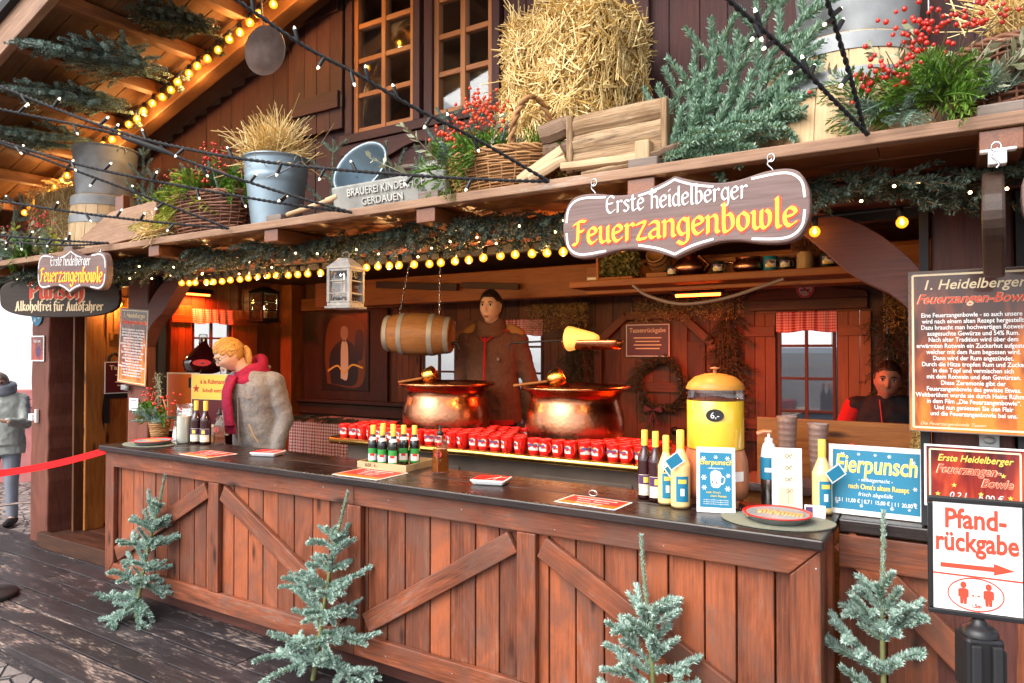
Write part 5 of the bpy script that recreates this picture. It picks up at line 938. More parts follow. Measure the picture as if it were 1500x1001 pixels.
# turquoise poster
t, M4 = leaning('large turquoise poster with gold Eierpunsch lettering standing on the black ledge', 'poster', 'poster', -.232, 3.06, .335, .275, 0, 5, 'paper', z=1.052)
b = MB(); b.box(-.152, .152, .022, .255, .0003, .0008, M4=M4); b.build('print', 'blue', t)
text('Eierpunsch', .098, 'whl', M4 @ Matrix.Translation((0, .168, .0012)), t, bold=.022, shear=.12, fit=.286); text('Eierpunsch', .098, 'gold', M4 @ Matrix.Translation((0, .168, .0026)), t, bold=.008, shear=.12, fit=.280)
text('- selbstgemacht -', .021, 'whl', M4 @ Matrix.Translation((0, .135, .0012)), t, shear=.2, fit=.12); text('nach Oma\'s altem Rezept', .028, 'gold', M4 @ Matrix.Translation((.01, .105, .0012)), t, bold=.02, fit=.21); text('frisch abgefüllt', .022, 'whl', M4 @ Matrix.Translation((0, .078, .0012)), t, shear=.2, fit=.12); text('0,5 l  11,00 € | 0,7 l  15,00 € | 1 l  20,00 €', .021, 'whl', M4 @ Matrix.Translation((0, .050, .0012)), t, fit=.285, bold=.01)
for x, y, r_ in ((-.12,.24,.016),(-.06,.245,.010),(.0,.245,.010),(.05,.243,.012),(.135,.225,.012),(.14,.12,.013),(.138,.06,.010),(-.14,.04,.010),(-.05,.034,.011),(.06,.034,.012),(.12,.036,.009)): snow(M4, x*.97, (y-.14)*.95+.14, r_*.62, t)
# barrier stand with the return sign
x, y = .075, 2.28; t = thing('barrier_stand', 'black retractable barrier stand carrying the red and white return sign', 'barrier stand', (x, y, 0))
b = MB(); b.lathe([(.17,.0),(.175,.01),(.16,.025),(.06,.04),(.034,.045)], (x, y, 0), 32); b.build('base', 'black', t); b = MB(); b.tube([(x,y,.045),(x,y,.80)], .030, 20); b.build('pole', 'black', t)
b = MB(); M8 = Matrix.Translation((x, y, 0)) @ Matrix.Rotation(R(20), 4, 'Z'); b.box(-.047, .047, -.042, .042, .785, .935, M4=M8); b.lathe([(.047,.935),(.045,.95),(.02,.962),(.015,.975)], (x, y, 0), 20); b.build('head', 'black', t, bevel=.010)
for sx_ in (-.025, .025): b = MB(); b.box(sx_-.012, sx_+.012, -.055, -.0425, .80, .92, M4=M8); b.build('belt_clip', 'rubber', t, bevel=.004)
b = MB(); b.box(.048,.056,-.03,.03,.80,.90, M4=M8); b.build('side_clip', 'rubber', t, bevel=.003)
M4 = front(x-.003, y-.012, 1.14, 8) @ Matrix.Diagonal((.76,.955,1,1)); b = MB(); b.tube([(x,y,.97),(x,y,1.0)], .012, 10); b.build('neck', 'black', t)
s_ = thing('return_sign', 'red and white deposit return sign in a black frame with arrow', 'sign', (x, y-.012, 1.14)); b = MB()
for a in ((-.15,.15,-.168,-.153),(-.15,.15,.153,.168),(-.15,-.135,-.152,.152),(.135,.15,-.152,.152)): b.box(*a, -.014, .004, M4=M4)
b.build('frame', 'black', s_, bevel=.003); b = MB(); b.box(-.134, .134, -.152, .152, -.008, 0, M4=M4); b.build('sheet', 'paper', s_)
text('Pfand-', .078, 'redl', M4 @ Matrix.Translation((-.005, .083, .0008)), s_, bold=.026, fit=.185); text('rückgabe', .078, 'redl', M4 @ Matrix.Translation((-.002, .018, .0008)), s_, bold=.026, fit=.25)
b = MB(); b.prism([(-.112,-.020),(.050,-.020),(.050,-.010),(.112,-.026),(.050,-.043),(.050,-.033),(-.112,-.033)][::-1], .0006, M4 @ Matrix.Translation((0,0,.0010))); b.build('arrow_print', 'redl', s_); b = MB(); strip([(-.134,-.051),(0,-.0525),(.134,-.054)], .005, M4, b, 0, .0008); b.build('line_print', 'redl', s_)
b = MB(); strip([(.084*math.cos(q)-.005, .046*math.sin(q)-.103) for q in np.linspace(0, 2*PI, 40)], .004, M4, b, 0, .0009); b.build('ring_print', 'redl', s_)
for x0 in (-.042, .034):
    b = MB(); b.prism([(x0+.0095*math.cos(q), -.078+.0095*math.sin(q)) for q in np.linspace(0, 2*PI, 17)[:-1]], .0006, M4 @ Matrix.Translation((0,0,.0014))); b.prism([(x0+a, c_) for a, c_ in ((-.010,-.132),(-.001,-.132),(0,-.115),(.001,-.132),(.010,-.132),(.011,-.112),(.0155,-.113),(.016,-.092),(.011,-.088),(-.011,-.088),(-.016,-.092),(-.0155,-.113),(-.011,-.112))], .0006, M4 @ Matrix.Translation((0,0,.0010))); b.build('figure_print', 'redl', s_)
b = MB(); strip([(-.014,-.106),(-.004,-.106),(.006,-.106)], .002, M4, b, 0, .001); b.prism([(-.018,-.106),(-.011,-.102),(-.011,-.110)][::-1], .0004, M4 @ Matrix.Translation((0,0,.0012))); b.prism([(.010,-.106),(.003,-.110),(.003,-.102)][::-1], .0004, M4 @ Matrix.Translation((0,0,.0012))); b.build('arrow_print', 'redl', s_); text('1,5m', .0165, 'redl', M4 @ Matrix.Translation((-.004, -.139, .0016)), s_, bold=.02)
# maroon cup return signs, round signs, flyers
def maroon(label, M4, w, h, par=None, full=True):
    p = M4.translation; t = thing('return_notice', label, 'sign', tuple(p)); b = MB(); b.box(-w/2, w/2, -h/2, h/2, -.005, 0, M4=M4); b.build('board', 'paper', t); b = MB(); b.box(-w/2+.008, w/2-.008, -h/2+.008, h/2-.008, .0004, .001, M4=M4); b.build('print', 'dkr', t)
    text('Tassenrückgabe', h*.2, 'crm', M4 @ Matrix.Translation((0, h*.25, .0015)), t, bold=.01, fit=w*.84); b = MB()
    for i in range(4): strip([(-w*(.32-.04*(i % 2)), h*(.08-.11*i)), (0, h*(.08-.11*i)), (w*(.32-.04*(i % 2)), h*(.08-.11*i))], h*.035, M4, b, 0, .0014)
    b.build('text_lines_print', 'crm', t); return t
maroon('dark red cup return notice on the octagonal back door above the wreath', front(-2.10, 5.53, 1.79), .38, .27); maroon('dark red cup return notice on the wooden entrance door at the left', sidep(-6.425, 3.66, 1.46), .52, .29)
t = thing('door_sign', 'yellow wooden door sign with dark red lettering behind the pill shaped sign', 'sign', (-6.42, 3.70, 2.0)); M4 = sidep(-6.42, 3.68, 1.98); b = MB(); b.box(-.2, .28, -.13, .13, -.01, 0, M4=M4); b.build('board', 'honey', t, bevel=.003); text('KINDER-', .085, 'redl', M4 @ Matrix.Translation((-.18, .03, .001)), t, align='LEFT', bold=.02); text('ALKOHOLFREI', .085, 'redl', M4 @ Matrix.Translation((-.18, -.075, .001)), t, align='LEFT', bold=.02, fit=.44)
t = thing('round_sign', 'turquoise round sign at the top of the left corner post', 'sign', (-6.93, 3.068, 2.0)); M4 = front(-6.93, 3.066, 2.03); b = MB(); b.prism([(.10*math.cos(q), .10*math.sin(q)) for q in np.linspace(0, 2*PI, 33)[:-1]], .006, M4); b.build('disc', 'blue', t); snow(M4, -.03, -.05, .02, t); snow(M4, .04, -.03, .015, t)
t = thing('flyer', 'small framed red and white flyer pinned to the left corner post', 'flyer', (-6.91, 3.07, 1.73)); M4 = front(-6.915, 3.066, 1.725); b = MB(); b.box(-.12, .12, -.115, .115, -.004, 0, M4=M4); b.build('frame', 'paper', t); b = MB(); gcbox(b, -.108, .108, -.103, .103, .0004, .001, M4); b.build('print', 'flamer', t); b = MB(); b.prism([(.04*math.cos(q)+.02, .05*math.sin(q)-.03) for q in np.linspace(0, 2*PI, 20)[:-1]], .0005, M4 @ Matrix.Translation((0,0,.0016))); b.build('print', 'purple', t); text('Glühwein', .035, 'whl', M4 @ Matrix.Translation((0, .055, .0014)), t)
b = MB(); b.box(-6.99, -6.92, 3.03, 3.075, 1.08, 1.14); b.box(-6.92, -6.89, 3.05, 3.075, 1.06, 1.18); tag(b.build('light_switch', 'whitep', origin=(-6.95,3.05,1.1), bevel=.004), 'small white switch box on the left corner post', 'switch')
t = thing('notice', 'small white paper notice on the post below the crooked recipe board', 'notice', (-5.30, 3.03, 1.27)); M4 = front(-5.31, 3.03, 1.29); b = MB(); b.box(-.06, .06, -.048, .048, -.002, 0, M4=M4); b.build('paper', 'paper', t); b = MB(); strip([(-.04,.03),(0,.03),(.04,.03)], .005, M4, b); strip([(-.04,-.03),(0,-.03),(.04,-.03)], .006, M4, b); b.build('text_lines_print', 'purple', t)
t = thing('no_smoking_sign', 'round no smoking sign above the small window on the back wall', 'sign', (-.87, 5.53, 2.15)); M4 = front(-.87, 5.535, 2.16); b = MB(); b.prism([(.062*math.cos(q), .062*math.sin(q)) for q in np.linspace(0, 2*PI, 33)[:-1]], .004, M4); b.build('disc', 'paper', t); b = MB(); strip([(.054*math.cos(q), .054*math.sin(q)) for q in np.linspace(0, 2*PI, 40)], .012, M4, b, 0, .001); strip([(-.038,.038),(0,0),(.038,-.038)], .011, M4, b, 0, .0018); b.build('ring_print', 'red', t); b = MB(); strip([(-.035,-.006),(0,-.006),(.03,-.006)], .010, M4, b, 0, .0013); b.build('cigarette_print', 'dkprint', t)
t = thing('picture', 'dark framed picture of a dark coated figure shape on the back panel', 'picture', (-5.6, 5.54, 1.7)); M4 = front(-5.61, 5.545, 1.70); b = MB(); b.box(-.36, .36, -.43, .43, -.012, 0, M4=M4); b.build('frame', 'signd', t, bevel=.004); b = MB(); gcbox(b, -.34, .34, -.41, .41, .0004, .001, M4); b.build('canvas', 'canvas', t)
def blob(pts, mat, z, nm='print'): b = MB(); b.prism([tuple(p) for p in cr(pts + [pts[0]], 5)[:-1]], .0006, M4 @ Matrix.Translation((0,0,z))); b.build(nm, mat, t)
M['brownp'] = plain('brown_print', (.16,.055,.014), .4); M['sandp'] = plain('sand_print', (.42,.28,.17), .4)
blob([(-.26,-.36),(.24,-.38),(.31,.0),(.24,.34),(-.2,.36),(-.3,0)], 'brownp', .0018); blob([(-.20,-.36),(.17,-.36),(.20,-.05),(.13,.08),(.03,.12),(-.06,.11),(-.17,.04),(-.23,-.1)], 'dkprint', .0028); blob([(-.05,-.30),(.05,-.30),(.06,.0),(.03,.11),(-.03,.11),(-.05,.0)], 'cream', .0036); blob([(-.055,.17),(0,.10),(.055,.17),(.05,.25),(0,.28),(-.05,.25)], 'sandp', .0036); blob([(.17,-.1),(.27,-.08),(.29,.18),(.22,.24),(.16,.16)], 'dkprint', .0027)
b = MB(); strip([(-.25,-.22),(-.1,-.16),(.0,-.24),(.12,-.15),(.28,-.18)], .02, M4, b, 0, .0044); b.build('flourish_print', 'gold', t)
# ------------------------------------------------------------------ inside: barrel, lanterns, shelf goods
def barrel(mb, hoops, c, L, r0, r1, M4, n=28):
    k = np.linspace(-1, 1, 11); mb.lathe([(.001,-L/2+.015),(r0*.9,-L/2+.015),(r0*.9,-L/2)] + [(r0+(r1-r0)*(1-t*t), t*L/2) for t in k] + [(r0*.9,L/2),(r0*.9,L/2-.015),(.001,L/2-.015)], (0,0,0), n, M4=M4, cap=False)
    for t0, t1 in ((-.97,-.84),(-.52,-.38),(.38,.52),(.84,.97)): hoops.lathe([(r0+(r1-r0)*(1-t*t)+.004, t*L/2) for t in (t0, (t0+t1)/2, t1)], (0,0,0), n, M4=M4, cap=False)
t = thing('hanging_barrel', 'small oak barrel with steel hoops hanging on two chains', 'barrel', (-3.28, 4.0, 1.83)); M4 = Matrix.Translation((-3.29, 4.0, 1.825)) @ Matrix.Rotation(R(24), 4, 'Z') @ Matrix.Rotation(R(-1), 4, 'X') @ Matrix.Rotation(R(92), 4, 'Y'); b = MB(); hp = MB(); barrel(b, hp, None, .50, .125, .158, M4); b.build('staves', 'barrel', t); hp.build('hoops', 'zinc', t)
b = MB(); q = M4 @ Vector((.06, 0, .25)); b.tube([q, M4 @ Vector((.06,0,.30)), M4 @ Vector((.10,0,.31))], .012, 8); b.tube([M4 @ Vector((.06,0,.28)), M4 @ Vector((.02,0,.28))], .008, 8); b.build('tap', 'iron', t)
def chain(mb, p, q, link=.034, r=.0035):
    p = np.array(p); q = np.array(q); n = max(2, int(np.linalg.norm(q-p)/(link*.8))); d = (q-p)/n; u = d/np.linalg.norm(d)
    for i in range(n):
        s_ = np.cross(u, (1,0,0) if i % 2 else (.7,.7,.1)); s_ /= np.linalg.norm(s_); c = p+d*(i+.5); mb.tube([c+u*link/2*math.cos(a)+s_*link*.28*math.sin(a) for a in np.linspace(0, 2*PI, 11)], r, 5, cap=False)
for dx in (-.15, .15):
    b = MB(); e_ = M4 @ Vector((-.15, 0, dx)); chain(b, (e_.x, e_.y, e_.z), (e_.x-.03, 4.12, 2.47)); b.build('chain', 'steel', t)
def lantern(label, x, y, z, w, h, rz, mat, lit=False, fret=True):
    t = thing('lantern', label, 'lantern', (x, y, z)); Q = Matrix.Translation((x, y, z)) @ Matrix.Rotation(R(rz), 4, 'Z'); k = w/2; b = MB()
    b.box(-k*1.28, k*1.28, -k*1.28, k*1.28, 0, .012, M4=Q); b.box(-k*1.12, k*1.12, -k*1.12, k*1.12, .0125, .03, M4=Q); b.build('base', mat, t, bevel=.003); b = MB()
    for sx_ in (-1, 1):
        for sy_ in (-1, 1): b.box(sx_*k-.009, sx_*k+.009, sy_*k-.009, sy_*k+.009, .031, h, M4=Q)
    for s_ in (-1, 1):
        for z0, z1 in ((.031,.04),(h*.36,h*.40),(h*.68,h*.72),(h-.012,h)): b.box(-k+.01, k-.01, s_*k-.006, s_*k+.006, z0, z1, M4=Q); b.box(s_*k-.006, s_*k+.006, -k+.01, k-.01, z0, z1, M4=Q)
    b.build('frame', mat, t, bevel=.002); b = MB(); b.box(-k*1.15, k*1.15, -k*1.15, k*1.15, h+.001, h+.014, M4=Q); b.hexa(tf([[-k*1.1,-k*1.1,h+.015],[k*1.1,-k*1.1,h+.015],[k*1.1,k*1.1,h+.015],[-k*1.1,k*1.1,h+.015],[-k*.4,-k*.4,h+.06],[k*.4,-k*.4,h+.06],[k*.4,k*.4,h+.06],[-k*.4,k*.4,h+.06]], Q)); b.tube(tf([(.02*math.cos(a), 0, h+.075+.02*math.sin(a)) for a in np.linspace(0, 2*PI, 13)], Q), .003, 5); b.build('roof', mat, t, bevel=.002)
    b = MB(); 
    for s_ in (-1, 1): b.box(-k+.01, k-.01, s_*k*.96-.001, s_*k*.96+.001, .04, h-.012, M4=Q); b.box(s_*k*.96-.001, s_*k*.96+.001, -k+.012, k-.012, .04, h-.012, M4=Q)
    b.build('pane', 'pane', t)
    if fret:
        b = MB()
        for rot in (0, 90, 180, 270):
            for zc in (h*.20, h*.86):
                F4 = Q @ Matrix.Rotation(R(rot), 4, 'Z') @ Matrix.Translation((0, -k-.0005, zc)) @ Matrix.Rotation(PI/2, 4, 'X'); 
                for sg in (1, -1): strip([(sg*a*k, c_*k) for a, c_ in ((.75,-.25),(.5,.25),(.2,.1),(.35,-.15),(.1,-.28),(0,.25))], k*.11, F4, b, 0, .002)
        b.build('lattice', 'dkprint', t)
    if lit:
        b = MB(); b.lathe([(.035,.031),(.036,.035),(.036,.13),(.03,.132)], n=16, M4=Q); b.build('candle', 'wax', t); b = MB(); b.lathe([(.001,.135),(.007,.145),(.004,.16),(.0005,.175)], n=8, M4=Q); b.build('flame', 'filament', t)
    return t
lantern('white wooden lantern with carved panels hanging under the fir garland', -2.652, 2.63, 1.92, .122, .205, 12, 'greyw', False)
lantern('dark metal lantern with a lit candle high in the left corner of the stall', -6.33, 5.05, 2.02, .20, .32, 0, 'iron', True, False)
l = bpy.data.lights.new('candle_light', 'POINT'); l.energy = .8; l.color = (1,.5,.15); l.shadow_soft_size = .02; lo = bpy.data.objects.new('candle_light', l); COL.objects.link(lo); lo.location = (-6.33, 5.05, 2.25)
def onshelf(nm, label, cat, builder, mat, x, y=4.32, z=2.171):
    b = MB(); builder(b, x, y, z); return tag(b.build(nm, mat, origin=(x, y, z)), label, cat)
t = thing('display_barrel', 'tiny upright-faced barrel on a wooden cradle on the back shelf', 'barrel', (-1.56, 4.32, 2.171)); b = MB(); hp = MB(); barrel(b, hp, None, .16, .062, .072, Matrix.Translation((-1.56, 4.32, 2.285)) @ Matrix.Rotation(R(62), 4, 'X')); b.build('staves', 'barrel', t); hp.build('hoops', 'iron', t); b = MB(); b.box(-1.63,-1.49,4.27,4.38,2.171,2.205); b.build('cradle', 'honey', t, bevel=.004)
t = thing('copper_pot', 'round bellied copper jug with a narrow neck on the back shelf', 'jug', (-1.36, 4.32, 2.171)); b = MB(); b.lathe(cr([(.05,0),(.095,.03),(.10,.07),(.06,.115),(.035,.135),(.045,.165),(.055,.18)], 4), (-1.36,4.32,2.171), 28); b.build('body', 'copper', t); b = MB(); b.tube([(-1.27,4.32,2.20),(-1.24,4.32,2.24),(-1.30,4.32,2.30)], .008, 8); b.build('handle', 'copper', t)
t = thing('copper_bowl', 'wide low copper bowl on the back shelf right of the jug', 'bowl', (-1.0, 4.32, 2.171)); b = MB(); b.lathe(cr([(.05,0),(.085,.02),(.09,.05),(.07,.085),(.078,.095)], 4), (-1.0,4.32,2.171), 28); b.build('body', 'copper', t); b = MB(); b.tube([(-1.09,4.32,2.24),(-1.13,4.32,2.25),(-1.16,4.32,2.24)], .007, 8); b.build('handle', 'copper', t)
def pmug(label, x, s=1, mat='dkprint'):
    t = thing('souvenir_mug', label, 'mug', (x, 4.30, 2.171)); b = MB(); b.lathe([(.030*s,0),(.034*s,.004),(.036*s,.08*s),(.034*s,.082*s),(.032*s,.07*s),(.001,.02)], (x,4.30,2.171), 20, cap=False); b.build('cup', mat, t); b = MB(); b.tube([(x+.034*s+.02*s*math.cos(a), 4.30, 2.171+.042*s+.022*s*math.sin(a)) for a in np.linspace(-PI/2, PI/2, 8)], .005, 6); b.build('handle', mat, t); b = MB(); labelband(b, .0365*s, .02*s, .06*s, -120, -20); b.V = [(v+np.array([x,4.30,2.171]), g_) for v, g_ in b.V]; b.build('picture_band', 'mugp', t)
pmug('dark mug on the back shelf between the tiny barrel and the copper jug', -1.47, .9); pmug('dark mug on the back shelf right of the copper jug', -1.18); pmug('pale blue mug on the back shelf left of the furry stump', -.87, 1.1, 'blue'); pmug('dark mug tucked beside the furry stump on the back shelf', -.79, .95); pmug('dark mug on the back shelf right of the furry stump', -.56, 1.1)
t = thing('stump', 'birch stump with a grey furry top on the back shelf', 'ornament', (-.68, 4.32, 2.171)); b = MB(); b.lathe([(.045,0),(.048,.01),(.046,.10),(.04,.105)], (-.68,4.32,2.171), 16, wob=.06); b.build('trunk', 'raw', t); b = MB(); P = rng.normal(0, 1, (1500,3)); P /= np.linalg.norm(P, axis=1)[:,None]; straws(b, np.array([-.68,4.32,2.31])+P*np.array([.06,.05,.04]), P+rng.normal(0,.4,(1500,3)), np.full(1500,.04), .0009); b.build('fur', 'wick', t)
t = thing('leaf_box', 'wooden box of dried green leaves at the left end of the back shelf', 'box', (-1.83, 4.32, 2.171)); b = MB(); b.box(-1.95,-1.71,4.24,4.40,2.171,2.19); b.box(-1.97,-1.952,4.24,4.40,2.171,2.33); b.build('box', 'beam', t, bevel=.003); b = MB(); n = 900; P = np.c_[rng.uniform(-1.94,-1.72,n), rng.uniform(4.24,4.40,n), 2.19+.15*rng.random(n)**.8]
for p in P: fuzz(b, [p, p+rng.normal(0,.01,3)], 2, .035, .018, .8)
M['dryl'] = needle('dry_leaves', (.03,.05,.015), (.26,.22,.08)); b.build('leaves', 'dryl', t)
b = MB(); b.tube([(-2.05,4.28,2.19),(-2.0,4.28,2.19),(-1.975,4.28,2.19)], .011, 8); tag(b.build('paper_roll', 'paper', origin=(-2.0,4.28,2.18)), 'small white roll on the left end of the back shelf', 'roll')
b = MB(); b.tube(cr([(-1.68,4.17,2.12),(-1.58,4.17,2.05),(-1.37,4.17,1.99),(-1.12,4.17,2.01),(-.9,4.17,2.07),(-.77,4.17,2.11)], 6), .011, 8); tag(b.build('hose', 'hose', origin=(-1.2,4.17,2.0)), 'grey hose sagging under the back shelf', 'hose')
b = MB(); b.beam((-4.35,4.70,2.30),(-3.45,4.70,2.235), .03, .06); tag(b.build('old_plank', 'innerd', origin=(-4,4.7,2.25), bevel=.004), 'dark old plank tool fixed on the back beam behind the chains', 'tool')
b = MB(); b.beam((-3.4,4.70,2.25),(-2.85,4.70,2.21), .03, .05); tag(b.build('old_saw', 'innerd', origin=(-3.2,4.7,2.25), bevel=.004), 'short dark wooden tool on the back beam above the young man', 'tool')
# gingham table, demijohn corner
t = thing('side_table', 'small table in red gingham cloth behind the woman in the scarf', 'table', (-4.9, 4.6, .12)); b = MB(); b.box(-5.32,-4.43,4.58,5.1,1.0,1.03); b.build('table_top', 'innerd', t); b = MB()
for x, y in ((-5.28,4.63),(-4.47,4.63),(-5.28,5.05),(-4.47,5.05)): b.box(x-.02,x+.02,y-.02,y+.02,.12,.998)
b.build('legs', 'innerd', t); b = MB(); n = 70; V = []; G = []
for i in range(n+1):
    x = -5.34+.93*i/n
    for k, zz in enumerate((1.035, .85, .66)): V.append((x, 4.56-.016*k*.5*math.sin(i*.62)-.004*k, zz)); G.append((x+.0, zz, 0))
b.add(V, [[3*i+k, 3*i+k+1, 3*i+k+4, 3*i+k+3] for i in range(n) for k in (0,1)], 0, True, G); b.add([[-5.34,4.56,1.036],[-4.41,4.56,1.036],[-4.41,5.1,1.036],[-5.34,5.1,1.036]], [[0,1,2,3]]); tag(b.build('tablecloth', 'ging', origin=(-4.9,4.6,1.03)), 'red and white gingham cloth hanging over the side table', 'tablecloth')
b = MB()
for i in range(26): x = -5.5+1.0*i/25; bough(b, (x, 4.62+random.uniform(-.03,.03), 1.065), (random.choice((-1,1)), random.uniform(-.5,.3), random.uniform(-.05,.15)), .18, (0,0,1), 2, 350, .022, .004, sub=False)
tag(b.build('fir_garland', ['fird', 'stem'], origin=(-5,4.6,1.05)), 'dark green fir garland lying along the gingham table', 'garland')
x, y = -5.31, 3.62; t = thing('demijohn', 'round dark red wine demijohn with a red label and metal spout', 'demijohn', (x, y, 1.5)); b = MB(); b.lathe(cr([(.07,.004),(.13,.02),(.155,.075),(.150,.125),(.10,.19),(.05,.235),(.034,.27),(.031,.31)], 4), (x,y,1.505), 32); b.build('glass_bottle', 'wine', t); b = MB(); b.lathe([(.035,.29),(.036,.31),(.034,.335),(.02,.34)], (x,y,1.505), 16); b.build('collar', 'tgl', t)
b = MB(); M4 = Matrix.Translation((x,y,1.505)) @ Matrix.Rotation(R(52), 4, 'Z') @ Matrix.Translation((0,-.150,.10)) @ Matrix.Rotation(R(88), 4, 'X'); b.prism([(.07*math.cos(q), .028*math.sin(q)) for q in np.linspace(0,2*PI,25)[:-1]], .003, M4 @ Matrix.Translation((0,0,.006))); b.build('label', 'red', t); b = MB(); b.tube([(x+.10,y-.09,1.53),(x+.15,y-.14,1.50),(x+.19,y-.18,1.39),(x+.20,y-.19,1.36)], .010, 8); b.build('spout', 'steel', t)
t = thing('bottle_stand', 'dark box stand under the demijohn', 'stand', (x, y, .12)); b = MB(); b.box(x-.18,x+.18,y-.15,y+.2,.12,1.503); b.build('box', 'innerd', t, bevel=.005)
bottle('clear glass spirit bottle standing beside the demijohn', -5.05, 3.64, 1.505, winep(.95), 'tgl', 'black', [(r*.95,z) for r,z in wc], [(.036,.04,.09,50,'paper','label')]); b = MB(); b.box(-5.12,-4.9,3.5,3.8,.12,1.503); tag(b.build('shelf_box', 'innerd', origin=(-5,3.6,.12), bevel=.005), 'dark box behind the yellow and maroon sign', 'box')
t = thing('notice_board', 'plain orange notice board in a cream frame below the demijohn', 'sign', (-5.16, 3.34, 1.06)); M4 = front(-5.16, 3.34, 1.31, 12); b = MB(); b.box(-.165,.165,-.25,.22,-.008,0,M4=M4); b.build('frame', 'crm', t); b = MB(); gcbox(b,-.152,.152,-.238,.208,.0004,.001,M4); b.build('print', 'orangep', t); b = MB(); b.box(.06,.125,.10,.18,.0014,.002,M4=M4); b.build('print', 'dkprint', t)
t = thing('notice_board', 'yellow over maroon notice board right of the orange one', 'sign', (-4.80, 3.30, 1.06)); M4 = front(-4.80, 3.33, 1.30, 12); b = MB(); b.box(-.18,.18,-.24,.225,-.008,0,M4=M4); b.build('frame', 'crm', t); b = MB(); b.box(-.172,.172,.03,.217,.0004,.001,M4=M4); b.build('print', 'gold', t); b = MB(); b.box(-.172,.172,-.16,.028,.0004,.0011,M4=M4); b.build('print', 'dkr', t); text('à la Rühmann', .048, 'redt', M4 @ Matrix.Translation((.03,.15,.0016)), t, bold=.02, fit=.24); text('Schuß extra', .04, 'redt', M4 @ Matrix.Translation((.03,.085,.0016)), t, bold=.02, fit=.2); text('Heidelberger', .04, 'redl', M4 @ Matrix.Translation((.02,-.21,.0016)), t, shear=.3)
b = MB(); b.prism([((.035 if k % 2 == 0 else .014)*math.sin(k*PI/5)-.13, (.035 if k % 2 == 0 else .014)*math.cos(k*PI/5)+.11) for k in range(10)][::-1], .0006, M4 @ Matrix.Translation((0,0,.0024))); b.build('star_print', 'redt', t)
# wreath, dark fir swags on the back wall, glitter
t = thing('wreath', 'dark fir wreath with a red bow on the octagonal back door', 'wreath', (-1.97, 5.52, 1.36)); b = MB()
for i in range(90):
    a = i/90*2*PI; p = np.array([-1.97+.18*math.cos(a), 5.51, 1.42+.19*math.sin(a)]); twig(b, p, (-math.sin(a)+random.uniform(-.5,.5), random.uniform(-.5,.1), math.cos(a)+random.uniform(-.5,.5)), .16, (0,0,0), 420, .03, .006)
b.build('fir_ring', ['fird','stem'], t); b = MB(); 
for sg in (-1,1): b.prism([(0,0),(sg*.07,.035),(sg*.08,-.02)][::sg], .01, front(-2.03, 5.46, 1.22)); b.prism([(0,0),(sg*.02,-.12),(sg*.05,-.11)][::-sg], .01, front(-2.03, 5.465, 1.22))
b.build('red_bow', 'dkr', t)
def swag(label, x, y, z0, z1, w, n=34, ax='x'):
    b = MB()
    for i in range(n): q = i/n; p = np.array([x, y, z1+(z0-z1)*q]); d_ = np.array([random.uniform(-1,1)*w*(.4+q)*2, -.25, -.9]); bough(b, p+np.array([random.uniform(-.05,.05),0,0]), d_, .26, (0,-1,0), 2, 260, .034, .006, droop=-.2, sub=False)
    tag(b.build('fir_swag', ['fird','stem'], origin=(x,y,z0)), label, 'fir swag')
swag('dark fir swag on the back wall left of the red lit shutter', -1.44, 5.52, 1.2, 2.05, .35); swag('dark fir swag behind the woman in the black vest', -.32, 5.5, 1.2, 2.1, .2, 26); swag('dark fir swag on the back wall right of the young man', -2.72, 5.52, 1.3, 2.05, .25, 24)
def glitter(label, x0, x1, y, z, dz):
    b = MB(); n = 1500; P = np.c_[rng.uniform(x0,x1,n), y+rng.normal(0,.02,n), z-dz*rng.random(n)**2]; straws(b, P, rng.normal(0,1,(n,3)), np.full(n,.022), .0018); tag(b.build('tinsel', 'tinsel', origin=(x0,y,z)), label, 'tinsel')
glitter('gold tinsel hanging above the octagonal back door', -2.2, -1.3, 5.45, 2.14, .2); glitter('gold tinsel hanging behind the young man', -3.2, -2.6, 5.42, 2.12, .25); glitter('gold tinsel by the right brace on the back wall', -.35, -.05, 5.4, 2.12, .3)
